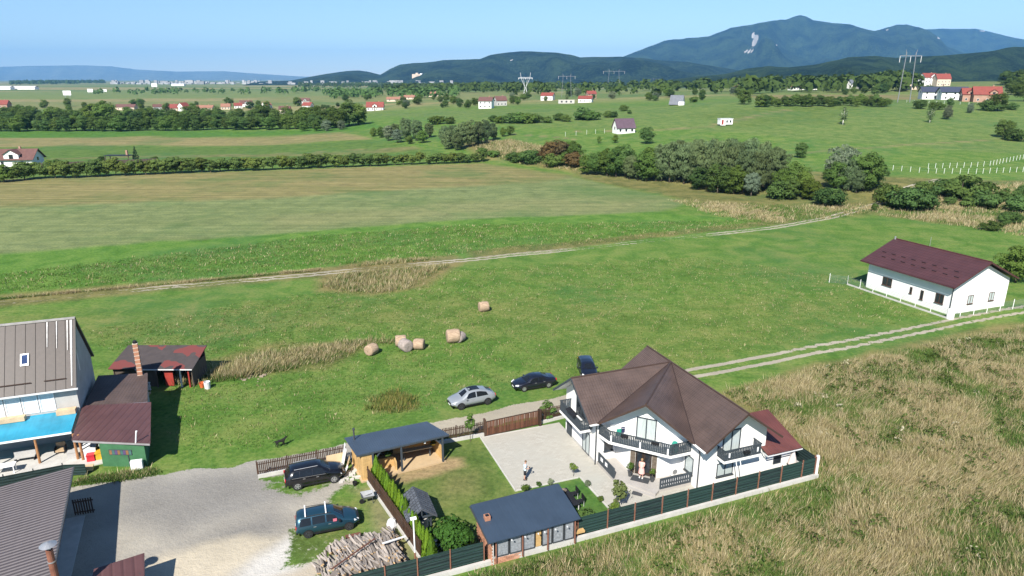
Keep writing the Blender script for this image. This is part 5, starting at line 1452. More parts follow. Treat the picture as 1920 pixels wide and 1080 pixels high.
def leaves(pos, nrm, size, rs, asp=1.5, up=0.0):
    """quads of given centre, normal and size"""
    n = len(pos)
    r = rs.normal(size=(n, 3)); t = np.cross(nrm, r); t /= np.linalg.norm(t, axis=1)[:, None] + 1e-9
    if up:
        t = t * .8 + np.array([0, 0, up]); t /= np.linalg.norm(t, axis=1)[:, None]
    b = np.cross(nrm, t); b /= np.linalg.norm(b, axis=1)[:, None] + 1e-9
    s = size[:, None]
    v = np.stack([pos - t * s * asp * .5, pos - b * s * .5, pos + t * s * asp * .5, pos + b * s * .5], 1).reshape(-1, 3)
    f = np.arange(4 * n).reshape(-1, 4)
    return v, f
def crown(name, m, seed, H, rx, zc, rz, nclump, nleaf, ls, cr=.32, shape='ell', hollow=.55, asp=1.5, up=0.0):
    rs = np.random.RandomState(seed)
    d = rs.normal(size=(nclump, 3)); d /= np.linalg.norm(d, axis=1)[:, None]
    rad = rs.uniform(hollow, 1.0, nclump) ** .8 * rs.uniform(.85, 1.15, nclump)
    if shape == 'ell':
        c = d * rad[:, None] * np.array([rx, rx, rz]) * (1 - cr * .55)
        c[:, 2] += zc
        c[:, :2] *= (1 + .22 * np.sin(np.arctan2(d[:, 1], d[:, 0]) * 2 + seed))[:, None]
    elif shape == 'cone':
        z = rs.uniform(0, 1, nclump) ** 1.25
        r = rx * (1 - z) ** .85 + .05
        a = rs.uniform(0, 2 * math.pi, nclump)
        c = np.stack([r * np.cos(a) * rad, r * np.sin(a) * rad, zc + z * rz], -1)
    crad = rx * cr * rs.uniform(.45, 1.45, nclump)
    if shape == 'cone': crad = rx * cr * (1 - (c[:, 2] - zc) / rz * .7)
    k = rs.randint(0, nclump, nleaf)
    e = rs.normal(size=(nleaf, 3)); e /= np.linalg.norm(e, axis=1)[:, None]
    e[:, 2] = np.where(rs.uniform(size=nleaf) < .6, np.abs(e[:, 2]), e[:, 2])
    pos = c[k] + e * (crad[k] * rs.uniform(.45, 1.0, nleaf) ** .5)[:, None] * np.array([1, 1, .8])
    pos[:, 2] = np.maximum(pos[:, 2], .05)
    nr = e * np.array([1, 1, 1.2]) + (pos - np.array([0, 0, zc])) / rx * .5 + rs.normal(size=(nleaf, 3)) * .45; nr /= np.linalg.norm(nr, axis=1)[:, None]
    v, f = leaves(pos, nr, ls * rs.uniform(.6, 1.35, nleaf), rs, asp, up)
    return np_mesh(name, v, f, m, 4)
def trunk(name, m, seed, H, r0, zfork, rx, nl=5, z0=-.2):
    rg = random.Random(seed); mb = MB()
    mb.tube((0, 0, z0), (rg.uniform(-.05, .05) * H * .1, 0, zfork), r0, r0 * .75, 7)
    top = (0, 0, H * .78); mb.tube((0, 0, zfork), top, r0 * .72, r0 * .12, 6)
    for i in range(nl):
        a = 2 * math.pi * i / nl + rg.uniform(-.4, .4); z = zfork + (H * .5 - zfork) * rg.uniform(0, .8)
        mb.tube((0, 0, z), (rx * .72 * math.cos(a), rx * .72 * math.sin(a), z + (H - z) * rg.uniform(.25, .55)), r0 * .4, r0 * .08, 5)
    return mb.mesh(name, m, smooth=True)
PROTO = {}
def proto(key, H, rx, m, bark=None, n=3, nclump=46, nleaf=2600, ls=.42, zc=None, rz=None, cr=.34, shape='ell', zf=None, r0=None, hollow=.55, asp=1.5, up=0.0):
    zc = H * .49 if zc is None else zc; rz = H * .51 if rz is None else rz
    PROTO[key] = (H, [(crown('crown', m, 100 + 7 * i + len(PROTO) * 31, H, rx, zc, rz, nclump, nleaf, ls, cr, shape, hollow, asp, up),
                       trunk('trunk', bark or M_bark, i + len(PROTO), H, r0 or H * .022, zf or H * .16, rx)) for i in range(n)])
proto('broad', 9, 3.4, L_green, n=4, nleaf=6500, ls=.27, nclump=58)
proto('dark', 9, 3.3, L_dark, n=4, nleaf=6500, ls=.27, nclump=58)
proto('light', 8, 2.9, L_light, nleaf=5000, ls=.26, nclump=50)
proto('grey', 12, 3.0, L_grey, n=4, nleaf=8000, ls=.20, nclump=110, cr=.30, asp=3.2, up=1.3)
proto('silver', 9, 2.8, L_silver, nleaf=5500, ls=.20, nclump=70, asp=2.6, up=.9)
proto('russet', 5, 2.6, L_brown, n=2, nleaf=2400, ls=.3)
proto('hedge', 4.6, 1.75, leaf_material('leaf_hedge', (.125, .185, .05)), n=4, nleaf=2600, ls=.22, nclump=36, zc=2.4, rz=2.0, zf=.5)
proto('bush', 2.6, 2.0, L_dark, n=4, nleaf=3000, ls=.19, nclump=40, zc=1.15, rz=1.3, zf=.3, r0=.07)
proto('lightbush', 2.4, 1.9, L_green, nleaf=2000, ls=.25, nclump=32, zc=1.05, rz=1.2, zf=.3, r0=.07)
proto('birch', 11, 2.5, L_grey, M_birchbark, n=2, nleaf=1500, ls=.28, nclump=60, cr=.26, hollow=.35, zf=2.5)
proto('spruce', 10, 2.0, L_spruce, n=2, nclump=130, nleaf=3000, ls=.3, zc=.8, rz=9.0, cr=.28, shape='cone', zf=.6)
def plant(key, loc, h, label, group, name='tree', wide=1.0, cat='tree', seed=None, rg=random.Random(5)):
    H, vs = PROTO[key]
    cm_, tm = vs[rg.randrange(len(vs))]
    s = h / H
    r = root(name, label, cat, loc, rg.uniform(0, 6.28), group)
    r.scale = (s * wide, s * wide, s)
    link('trunk', tm, r); link('crown', cm_, r)
    return r
def plant_px(key, px, py, ptop, label, group, **kw):
    b = at(px, py)
    return plant(key, b, max(1.0, dist_h(px, ptop, py)), label, group, **kw)
rg = random.Random(21)
# --- the hedge of young trees across the middle
hl = [(-15, 343), (60, 336), (120, 334), (250, 328), (400, 323), (560, 316), (700, 311), (800, 308), (870, 306), (905, 304)]
px = -15.0; k = 0
while px < 905:
    py = float(np.interp(px, [p[0] for p in hl], [p[1] for p in hl])) + rg.uniform(-1, 1)
    ht = float(np.interp(px, [-15, 300, 600, 905], [30, 28, 24, 17])) * rg.uniform(.86, 1.1)
    plant_px('hedge', px, py, py - ht * 1.2, 'young leafy tree of the long straight hedge across the fields', 'trees of the long hedge', name='hedge_tree', wide=rg.uniform(1.15, 1.4), rg=rg)
    px += float(np.interp(px, [0, 900], [20.5, 14.5])) * rg.uniform(.88, 1.1); k += 1
# --- tall wood behind the left fields
wl_ = [(-30, 247), (200, 247), (420, 244), (560, 243), (640, 241)]
wp_ = lambda x: float(np.interp(x, [p[0] for p in wl_], [p[1] for p in wl_]))
lb1 = 'low bushy tree at the front edge of the wood behind the left fields'
px = -30
while px < 640:
    plant_px(rg.choice(['dark', 'broad', 'dark']), px, wp_(px) - rg.uniform(0, 2), wp_(px) - rg.uniform(23, 34), lb1, 'front trees of the left wood', wide=rg.uniform(1.1, 1.6), rg=rg)
    px += rg.uniform(13, 20)
lb2 = 'tall dark tree in the wood before the left village'
for px, tp in ((-10, 205), (20, 208), (48, 200), (80, 208), (100, 198), (120, 206), (152, 205), (175, 190), (200, 187), (222, 205), (262, 205), (285, 201), (330, 207), (352, 203), (392, 205), (410, 199), (440, 208), (475, 205), (495, 192), (515, 205), (545, 206), (575, 200), (592, 196), (610, 205)):
    plant_px(rg.choice(['dark', 'broad', 'dark', 'light']), px, 233, tp, lb2, 'tall trees of the left wood', wide=rg.uniform(1.15, 1.5), rg=rg)
for px in range(-30, 640, 21):
    plant_px(rg.choice(['dark', 'broad']), px + rg.uniform(-5, 5), 226, 226 - rg.uniform(18, 30), lb2, 'tall trees of the left wood', wide=rg.uniform(1.2, 1.7), rg=rg)
for px, py, tp, kk in ((635, 240, 200, 'broad'), (655, 236, 186, 'dark'), (672, 234, 192, 'broad'), (640, 243, 225, 'silver'), (612, 246, 224, 'silver'), (594, 246, 222, 'light'), (570, 246, 226, 'light')):
    plant_px(kk, px, py, tp, 'big rounded tree at the right end of the left wood', 'end trees of the left wood', wide=1.3, rg=rg)
# --- clumps in the centre
lbc = 'loose grey green tree of the clump in the centre of the valley'
for px, py, tp, kk in ((742, 262, 228, 'grey'), (762, 262, 216, 'grey'), (782, 264, 220, 'grey'), (728, 264, 233, 'silver'), (745, 268, 240, 'silver'), (716, 258, 236, 'dark'), (700, 256, 238, 'dark'), (792, 268, 242, 'light'), (768, 270, 252, 'dark'), (805, 258, 228, 'grey'),
                       (833, 268, 232, 'grey'), (848, 276, 230, 'grey'), (865, 278, 226, 'grey'), (880, 276, 222, 'grey'), (897, 272, 222, 'grey'), (912, 266, 222, 'grey'), (925, 262, 228, 'grey'), (840, 280, 240, 'grey'), (858, 282, 244, 'grey'), (943, 256, 238, 'light'), (957, 254, 234, 'dark')):
    plant_px(kk, px, py, tp, lbc, 'trees of the centre clumps', wide=1.15, rg=rg)
lbs = 'single round bush on the green slope in the centre'
for px, py, tp in ((820, 233, 215, ), (843, 232, 218), (925, 228, 216), (938, 231, 217), (960, 231, 211), (975, 231, 210), (990, 231, 209), (1005, 230, 213), (1025, 230, 217), (1047, 226, 211), (1062, 228, 214), (1092, 224, 200), (1098, 225, 210), (1110, 225, 207), (1140, 220, 207), (1150, 220, 208), (1180, 213, 206), (1170, 208, 196), (1300, 192, 180)):
    plant_px(rg.choice(['bush', 'lightbush', 'bush']), px, py, tp, lbs, 'bushes on the centre slope', name='bush', cat='bush', wide=1.1, rg=rg)
plant_px('dark', 1212, 270, 236, 'round dark tree standing alone beside the small purple roofed house', None, wide=1.1, rg=rg)
plant_px('light', 1153, 268, 250, 'small light green tree below the purple roofed house', None, wide=1.0, rg=rg)
plant_px('light', 1123, 269, 254, 'little sapling left of the light green tree', None, wide=.8, rg=rg)
# --- russet bushes on the bank, then the long grove
lbr = 'russet and green bush on the dry bank beside the big field'
for px, py, tp, kk in ((970, 304, 284, 'bush'), (985, 300, 280, 'lightbush'), (1000, 306, 278, 'bush'), (1018, 300, 274, 'russet'), (1035, 302, 264, 'russet'), (1052, 298, 262, 'russet'), (1070, 296, 262, 'broad'), (1040, 312, 286, 'bush'), (1060, 310, 282, 'light'), (1075, 314, 284, 'russet'), (1080, 300, 266, 'light'), (960, 300, 286, 'lightbush'), (925, 294, 280, 'lightbush'), (905, 290, 276, 'bush')):
    plant_px(kk, px, py, tp, lbr, 'bushes of the dry bank', name='bush', cat='bush', wide=1.15, rg=rg)
lbg = 'tree of the long grove between the big field and the right meadow'
grove = [(1100, 328, 288, 'light'), (1118, 328, 282, 'broad'), (1138, 330, 276, 'broad'), (1155, 332, 272, 'broad'), (1172, 330, 270, 'dark'), (1180, 336, 286, 'grey'), (1196, 338, 290, 'grey'), (1168, 320, 268, 'dark'), (1212, 340, 276, 'light'), (1222, 336, 272, 'broad'), (1230, 340, 288, 'light'), (1240, 340, 262, 'grey'), (1255, 342, 260, 'grey'), (1268, 336, 256, 'grey'), (1282, 345, 262, 'grey'), (1295, 340, 258, 'grey'), (1310, 350, 264, 'grey'), (1322, 345, 258, 'grey'), (1338, 354, 266, 'grey'), (1350, 346, 256, 'grey'), (1365, 358, 264, 'grey'), (1378, 350, 258, 'grey'), (1392, 362, 272, 'grey'), (1402, 350, 258, 'grey'), (1418, 362, 280, 'grey'), (1430, 350, 262, 'grey'), (1445, 356, 268, 'grey'), (1455, 348, 272, 'grey'), (1305, 330, 252, 'grey'), (1335, 330, 252, 'grey'), (1370, 332, 252, 'grey'), (1400, 335, 254, 'grey'), (1430, 336, 260, 'grey'), (1272, 328, 254, 'grey'), (1345, 362, 300, 'dark'), (1375, 364, 305, 'broad'), (1310, 356, 310, 'dark'), (1360, 360, 312, 'light'), (1408, 368, 320, 'silver'), (1465, 366, 316, 'light'), (1490, 364, 300, 'broad'), (1505, 370, 318, 'broad'), (1480, 374, 330, 'dark'), (1520, 376, 332, 'light'), (1460, 372, 336, 'bush'), (1555, 384, 348, 'bush')]
for px, py, tp, kk in grove:
    plant_px(kk, px, py, tp, lbg, 'trees of the long grove', wide=1.05, rg=rg)
for px, py, tp, kk, lb in ((1574, 340, 270, 'silver', 'pale silvery willow at the right end of the grove'), (1590, 358, 292, 'grey', 'grey green willow in front of the silvery willow'), (1618, 358, 282, 'broad', 'tall green tree right of the silvery willow'), (1635, 350, 292, 'dark', 'dark green tree at the very right end of the grove'), (1565, 355, 300, 'broad', 'bushy green tree left of the silvery willow'), (1605, 362, 312, 'grey', 'low grey tree between the willow and the green tree')):
    plant_px(kk, px, py, tp, lb, None, wide=1.15, rg=rg)
lbb = 'dark thorn bush on the scrubby bank above the maroon roofed house'
for px, py, tp in ((1552, 386, 350), (1700, 394, 348), (1680, 386, 346), (1722, 392, 352), (1730, 362, 338), (1668, 378, 344), (1780, 372, 332), (1800, 374, 330), (1818, 366, 326), (1768, 366, 336), (1848, 390, 356), (1838, 372, 342), (1815, 388, 368), (1780, 384, 368), (1890, 380, 352), (1905, 396, 364), (1916, 380, 345), (1880, 424, 398), (1858, 432, 412), (1896, 418, 394), (1640, 396, 380), (1664, 330, 320), (1740, 384, 372)):
    plant_px(rg.choice(['bush', 'dark', 'bush']), px, py, tp, lbb, 'thorn bushes on the scrubby bank', name='bush', cat='bush', wide=1.15, rg=rg)
for px, py, tp, kk, lb in ((1502, 296, 264, 'dark', 'round dark bush alone in the meadow above the grove'), (1580, 234, 194, 'birch', 'sparse birch standing alone in the upper meadow'), (1743, 230, 196, 'birch', 'thin tree beside the round willow in the upper meadow'), (1775, 224, 196, 'silver', 'round grey willow in the upper right meadow'), (1818, 212, 192, 'silver', 'small grey willow before the red roofed houses'), (1880, 258, 220, 'dark', 'dark leafy tree by the right edge of the upper meadow'), (1900, 264, 240, 'bush', 'low bush beneath the dark leafy tree at right edge'), (1725, 204, 186, 'bush', 'dark bush before the blue roofed houses'), (1780, 200, 182, 'dark', 'leafy tree before the gap between blue and red roofs'), (1870, 208, 170, 'dark', 'big dark tree covering the red house at right'), (1855, 208, 186, 'bush', 'bush at foot of the big dark tree at right'), (1395, 196, 166, 'dark', 'dark round tree right of the grey A-frame house'), (1895, 206, 192, 'bush', 'small bush right of the big dark tree'), (1903, 530, 455, 'light', 'wind bent tree beside the maroon roofed house'), (1755, 206, 190, 'bush', 'bush left of the leafy tree before the blue roofs')):
    plant_px(kk, px, py, tp, lb, None, wide=1.1, rg=rg)
lbu = 'dense dark tree of the belt along the top of the right meadow'
px = 1425
while px < 1668:
    plant_px(rg.choice(['dark', 'dark', 'broad']), px, 200 + rg.uniform(-3, 1), rg.uniform(174, 184), lbu, 'tree belt above the right meadow', wide=1.35, rg=rg)
    px += rg.uniform(8, 13)
# --- trees among the houses of the villages
lbv = 'tree between the houses of the far village'
for i in range(52):
    px = rg.uniform(640, 1420); py = rg.uniform(178, 200) if px > 900 else rg.uniform(186, 206)
    if 685 < px < 727 or 895 < px < 950 or 1010 < px < 1045 or 1080 < px < 1125 or 1250 < px < 1290: py -= 9
    if px > 1130: py -= 6
    plant_px(rg.choice(['dark', 'broad', 'grey', 'dark', 'silver', 'light']), px, py, py - rg.uniform(9, 19), lbv, 'trees of the far village', wide=rg.uniform(1.1, 1.6), rg=rg)
for i in range(26):
    px = rg.uniform(-20, 640); py = rg.uniform(198, 212)
    plant_px(rg.choice(['dark', 'broad', 'light']), px, py, py - rg.uniform(9, 18), 'tree between the houses of the left village', 'trees of the left village', wide=rg.uniform(1.2, 1.6), rg=rg)
for px, py, tp in ((1885, 160, 130), (1905, 165, 128), (1918, 172, 135), (1895, 178, 150), (1870, 150, 135), (1690, 172, 155), (1655, 175, 155), (1660, 168, 150), (1715, 165, 150), (1740, 172, 158), (1640, 178, 160), (1620, 176, 160), (1600, 176, 162), (1585, 178, 164), (1920, 190, 150), (1830, 148, 138)):
    plant_px('dark', px, py, tp, 'dark tree near the houses on the far right slope', 'trees of the right slope', wide=1.4, rg=rg)
# left of the dark roofed house
for px, py, tp, kk, lb in ((255, 300, 274, 'spruce', 'pointed spruce in the fenced garden at left'), (8, 342, 305, 'light', 'light green tree at the left end of the hedge'), (95, 322, 298, 'light', 'leafy tree before the dark roofed house'), (108, 316, 296, 'dark', 'dark shrub at the corner of the dark roofed house'), (190, 302, 292, 'bush', 'shrub inside the dark fence near the spruce'), (290, 303, 293, 'bush', 'shrub at the right end of the dark fence')):
    plant_px(kk, px, py, tp, lb, None, wide=1.1, rg=rg)
# --- far woods that read as one mass
def far_wood(name, label, polys, n, seed, size=(7, 12), m=None):
    rs = np.random.RandomState(seed); V = []; F = []; k = 0
    for poly in polys:
        P = np.array([at(*p)[:2] for p in poly]); lo, hi = P.min(0), P.max(0)
        pts = []
        while len(pts) < n:
            q = rs.uniform(lo, hi, (n * 3, 2)); sdv = sdist([tuple(p) for p in P], q[:, 0], q[:, 1]); pts.extend(q[sdv > 0].tolist())
        q = np.array(pts[:n]); z = hgt(q[:, 0], q[:, 1]); h = rs.uniform(*size, n)
        m_ = 26
        e = rs.normal(size=(n, m_, 3)); e /= np.linalg.norm(e, axis=2)[:, :, None]; e[:, :, 2] = np.abs(e[:, :, 2]) 
        pos = np.stack([q[:, 0], q[:, 1], z + h * .25], -1)[:, None, :] + e * (h[:, None, None] * np.array([.52, .52, .75]))
        nr = e + rs.normal(size=e.shape) * .4; nr /= np.linalg.norm(nr, axis=2)[:, :, None]
        v, f = leaves(pos.reshape(-1, 3), nr.reshape(-1, 3), (np.repeat(h, m_) * rs.uniform(.22, .42, n * m_)), rs)
        V.append(v); F.append(f + k); k += len(v)
    o = link(name, np_mesh(name, np.concatenate(V), np.concatenate(F), m or L_dark, 4)); o['kind'] = 'stuff'
    return tag(o, label, 'wood')
far_wood('far_wood', 'far dark wood on the plain at the left horizon', [[(22, 160), (22, 157), (195, 154.5), (197, 157)]], 220, 1, (16, 26))
far_wood('far_wood', 'far belt of woods between the village and the hills', [[(560, 165), (560, 159), (1000, 159), (1000, 166)], [(720, 178), (720, 164), (980, 164), (980, 176)], [(950, 182), (950, 163), (1420, 163), (1420, 180)], [(1400, 176), (1400, 160), (1720, 158), (1720, 172)]], 520, 2, (9, 17), L_dark)
far_wood('far_wood', 'scattered far scrub on the plain behind the left village', [[(180, 178), (240, 172), (700, 170), (700, 176)], [(600, 186), (600, 178), (860, 176), (860, 184)]], 60, 3, (8, 14), L_dark)
far_wood('far_wood', 'woods climbing the foot of the right hill', [[(1560, 160), (1560, 152), (2000, 142), (2000, 152)]], 420, 5, (12, 20), L_dark)

# --- garden plants
def garden_crown(m, seed, rx, zc, rz, nclump, nleaf, ls, cr=.35, **kw): return crown('crown', m, seed, zc + rz, rx, zc, rz, nclump, nleaf, ls, cr, **kw)
def garden_plant(name, label, cat, u, v, crownme, h_tr=.4, r=.04, group=None, bark=None):
    t = root(name, label, cat, W(u, v), 0, group)
    link('trunk', MB().tube((0, 0, -.1), (0, 0, h_tr), r, r * .7, 7).tube((0, 0, h_tr), (.1, .05, h_tr * 1.6), r * .6, r * .2, 5).mesh('trunk', bark or M_bark), t)
    link('crown', crownme, t)
    return t
def thuja_crown(seed, H=2.45, rx=.46, n=4600):
    rs = np.random.RandomState(seed); z = 1 - np.sqrt(rs.uniform(0, 1, n)) * .985; a = rs.uniform(0, 2 * math.pi, n)
    r = rx * np.minimum(1, (1 - z) * 1.45) ** .8 * (.86 + .16 * np.sin(a * 7 + seed + z * 4)) * rs.uniform(.82, 1.03, n) * np.minimum(1, .75 + z * 3)
    d = np.stack([np.cos(a), np.sin(a), 0 * a + .35], -1)
    nr = d + rs.normal(size=(n, 3)) * .25; nr /= np.linalg.norm(nr, axis=1)[:, None]
    v, f = leaves(np.stack([r * np.cos(a), r * np.sin(a), z * H + .03], -1), nr, rs.uniform(.05, .085, n), rs, 2.8, 1.8)
    return np_mesh('crown', v, f, L_thuja, 4)
th_me = [thuja_crown(40 + i) for i in range(3)]
th_tr = MB().tube((0, 0, -.1), (0, 0, 1.6), .05, .02, 6).mesh('trunk', M_bark)
rg = random.Random(8)
for i in range(18):
    t = i / 17
    u, v = 6.85 + t * 1.75, 50.2 - t * 11.5
    r_ = root('thuja', 'upright bright green thuja of the row along the brown board fence', 'thuja', W(u, v), rg.uniform(0, 6), 'thuja row')
    s = rg.uniform(.92, 1.1); r_.scale = (s * 1.05, s * 1.05, s * rg.uniform(.9, 1.05))
    link('trunk', th_tr, r_); link('crown', th_me[i % 3], r_)
garden_plant('lilac_bush', 'big leafy green shrub between the well and brick outbuilding', 'shrub', 10.35, 39.6, garden_crown(leaf_material('leaf_lilac', (.058, .125, .022), .2), 3, 1.55, 1.35, 1.35, 46, 3400, .17), .6, .07)
garden_plant('young_tree', 'slender young tree with staked stem beside the gate', 'tree', 16.05, 53.9, garden_crown(L_light, 5, .55, 1.9, .95, 20, 900, .13), 1.5, .03)
garden_plant('pear_tree', 'pale leafed young tree in the bed by the front fence', 'tree', 23.7, 39.9, garden_crown(leaf_material('leaf_pale', (.13, .17, .06)), 6, .85, 1.6, 1.3, 26, 900, .14, hollow=.3), .8, .05)
garden_plant('garden_bush', 'round green bush under the pale leafed young tree', 'bush', 23.3, 39.5, garden_crown(L_light, 7, .55, .5, .5, 16, 700, .11), .2, .03)
garden_plant('garden_bush', 'dark leafy bush behind the front fence beside slate roof', 'bush', 20.6, 38.9, garden_crown(L_dark, 8, .85, .75, .7, 22, 900, .13), .3, .04)
garden_plant('climbing_shrub', 'green shrub between the gate and the left balcony', 'shrub', 24.4, 55.3, garden_crown(L_green, 9, .8, 1.0, 1.0, 22, 1200, .14), .4, .04)
for i, (px, py, rr, m, lb) in enumerate(((985, 922, .34, L_light, 'clipped round box bush at courtyard corner below the man'), (1010, 912, .24, L_green, 'small dark clipped ball on the kerb'), (1032, 908, .27, L_silver, 'small silvery ball shrub on the kerb'), (1101, 912, .27, L_silver, 'silvery ball shrub beside the small lawn'), (1127, 940, .25, L_green, 'low green tuft at the end of the lawn kerb'))):
    x, y = flat(px, py); u, v = UVof(x, y)
    garden_plant('ball_shrub', lb, 'shrub', u, v, garden_crown(m, 60 + i, rr, rr, rr, 10, 420, .08, .5), .1, .02)
x, y = flat(1075, 894); u, v = UVof(x, y)
garden_plant('standard_tree', 'little lollipop tree on a thin stem at the lawn corner', 'tree', u, v, garden_crown(L_light, 71, .34, .95, .38, 10, 500, .08, .5), .75, .02)
for k, (u, v) in enumerate(POTS):
    pp = [o for o in bpy.data.objects if o.name.startswith('potted_plant') and o.parent is None][k]
    lf = garden_crown(L_light, 80 + k, .28, .95, .38, 10, 260, .1, .5)
    link('foliage', lf, pp)
for k, (u, v, lb) in enumerate(((8.0, 51.6, 'hanging green plant in left opening of the pavilion'), (12.1, 52.0, 'yellowing hanging plant in right opening of the pavilion'))):
    lf = link('hanging_plant', crown('hanging_plant', L_light if k == 0 else leaf_material('leaf_yellow', (.22, .16, .03)), 90 + k, .8, .3, 0, .35, 10, 260, .1, .5)); lf.location = W(u, v, 1.6); tag(lf, lb, 'plant')
# ------------------------------------------------------------------ grasses: tufts of blades, too many to count
def blade_material(name, tr=.3):
    m, nt = nt_new(name)
    ca = N(nt, 'ShaderNodeVertexColor', layer_name='col').outputs[0]
    d = N(nt, 'ShaderNodeBsdfDiffuse'); t = N(nt, 'ShaderNodeBsdfTranslucent'); mx = N(nt, 'ShaderNodeMixShader')
    nt.links.new(ca, d.inputs[0]); nt.links.new(ca, t.inputs[0]); mx.inputs[0].default_value = tr
    nt.links.new(d.outputs[0], mx.inputs[1]); nt.links.new(t.outputs[0], mx.inputs[2])
    o = N(nt, 'ShaderNodeOutputMaterial'); nt.links.new(mx.outputs[0], o.inputs[0])
    return m
M_blade = blade_material('grass_blades')
STRAW = np.array([(.46, .38, .215), (.36, .295, .15), (.54, .46, .285), (.27, .24, .105)])
GREEN = np.array([(.085, .165, .034), (.060, .125, .024), (.125, .20, .05), (.16, .20, .065)])
YELL = np.array([(.24, .23, .06), (.16, .19, .05), (.30, .25, .09)])
def tufts(name, label, poly, n, h, w, nb, mode, seed, spread=.16, lean=.25, avoid=None, fade=2.0):
    rs = np.random.RandomState(seed)
    P = np.array(poly); lo, hi = P.min(0), P.max(0); pts = np.zeros((0, 2))
    while len(pts) < n:
        q = rs.uniform(lo, hi, (n * 2, 2)); q = q[sdist([tuple(p) for p in P], q[:, 0], q[:, 1]) > 0]
        sd0 = sdist([tuple(p) for p in P], q[:, 0], q[:, 1]); q = q[rs.uniform(size=len(q)) < .12 + sd0 / fade]
        if avoid is not None: q = q[avoid(q)]
        pts = np.concatenate([pts, q])
    q = pts[:n]
    f1 = fbm(q[:, 0] / 7.0, q[:, 1] / 7.0, seed, 4); f2 = fbm(q[:, 0] / 1.3 + 50, q[:, 1] / 1.3, seed + 3, 2)
    dryp = f1 * .75 + f2 * .35
    if mode == 'meadow': dry = rs.uniform(size=n) < 1 / (1 + np.exp(-(dryp - .566) / .06))
    elif mode == 'dry': dry = rs.uniform(size=n) < .5
    elif mode == 'yellow': dry = rs.uniform(size=n) < .45
    else: dry = rs.uniform(size=n) < .10
    hh = rs.uniform(h[0], h[1], n) * np.where(dry, 1.0, .62) * (.6 + .8 * f2)
    N_ = n * nb
    og = rs.normal(size=(N_, 2)) * spread
    b = np.repeat(q, nb, 0) + og
    H_ = np.repeat(hh, nb) * rs.uniform(.6, 1.15, N_)
    z = hgt(b[:, 0], b[:, 1])
    a = rs.uniform(0, 2 * math.pi, N_); dx, dy = np.cos(a), np.sin(a)
    wd_ = fbm(b[:, 0] / 5.0, b[:, 1] / 5.0, 91, 2) - .5
    ln = (rs.normal(size=(N_, 2)) * lean + og / spread * .22 + np.stack([.15 + wd_ * .9, .03 - wd_ * .5], -1)) * H_[:, None]
    ww = w * rs.uniform(.6, 1.4, N_) * .5
    v0 = np.stack([b[:, 0] - dx * ww, b[:, 1] - dy * ww, z - .02], -1); v1 = np.stack([b[:, 0] + dx * ww, b[:, 1] + dy * ww, z - .02], -1)
    v2 = np.stack([b[:, 0] + ln[:, 0], b[:, 1] + ln[:, 1], z + H_], -1)
    V = np.stack([v0, v1, v2], 1).reshape(-1, 3); F = np.arange(3 * N_).reshape(-1, 3)
    pal = YELL if mode == 'yellow' else STRAW
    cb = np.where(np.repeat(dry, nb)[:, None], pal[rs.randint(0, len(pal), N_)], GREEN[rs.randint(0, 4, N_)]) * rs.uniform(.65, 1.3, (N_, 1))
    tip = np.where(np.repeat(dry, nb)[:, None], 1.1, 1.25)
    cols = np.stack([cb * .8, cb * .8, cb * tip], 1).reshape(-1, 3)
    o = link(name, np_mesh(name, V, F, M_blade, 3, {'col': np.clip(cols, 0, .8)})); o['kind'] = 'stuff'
    return tag(o, label, 'grass')
mead = [flat(*p) for p in [(1345, 738), (1440, 712), (1560, 684), (1700, 654), (1920, 612), (2050, 600), (2150, 1150), (860, 1150), (905, 1082), (1000, 1058), (1210, 1006), (1528, 910), (1520, 850), (1450, 790)]]
tufts('meadow_grass', 'tall wild grass, half straw and half green, right of the white house', mead, 44000, (.28, .8), .045, 8, 'meadow', 5, .22)
# rank green weeds standing in the dry meadow
def weeds(name, label, poly, n, seed, m):
    rs = np.random.RandomState(seed); P = np.array(poly); lo, hi = P.min(0), P.max(0); pts = np.zeros((0, 2))
    while len(pts) < n:
        q = rs.uniform(lo, hi, (n * 2, 2)); q = q[sdist([tuple(p) for p in P], q[:, 0], q[:, 1]) > .6]
        q = q[rs.uniform(size=len(q)) < np.clip((fbm(q[:, 0] / 4, q[:, 1] / 4, seed, 3) - .46) * 9, 0, 1)]; pts = np.concatenate([pts, q])
    q = pts[:n]; k = 16; h = np.repeat(rs.uniform(.25, .75, n), k)
    e = rs.normal(size=(n * k, 3)); e /= np.linalg.norm(e, axis=1)[:, None]; e[:, 2] = np.abs(e[:, 2])
    b = np.repeat(q, k, 0); pos = np.stack([b[:, 0], b[:, 1], hgt(b[:, 0], b[:, 1])], -1) + e * h[:, None] * np.array([.6, .6, .9])
    nr = e + rs.normal(size=e.shape) * .5; nr /= np.linalg.norm(nr, axis=1)[:, None]
    v, f = leaves(pos, nr, h * rs.uniform(.16, .34, n * k), rs, 1.6)
    o = link(name, np_mesh(name, v, f, m, 4)); o['kind'] = 'stuff'; return tag(o, label, 'weeds')
weeds('meadow_weeds', 'leafy green weeds scattered through the tall grass right of the white house', mead, 1900, 31, leaf_material('leaf_weed', (.085, .15, .04)))
weeds('meadow_weeds', 'pale flowering weeds dotted through the tall grass at right', mead, 70, 33, leaf_material('leaf_pale_weed', (.32, .34, .26)))
tufts('meadow_grass', 'low green grass of the near meadow beyond the road', [flat(*p) for p in [(330, 850), (480, 850), (640, 815), (840, 765), (1030, 722), (1290, 690), (1750, 595), (1600, 520), (1300, 480), (900, 500), (500, 560), (150, 620), (160, 640), (300, 700)]], 32000, (.12, .36), .07, 4, 'green', 6, .2,
      avoid=lambda q: (pdist(road_line, q[:, 0], q[:, 1]) > 2.2) & (pdist(rut_line, q[:, 0], q[:, 1]) > 1.9))
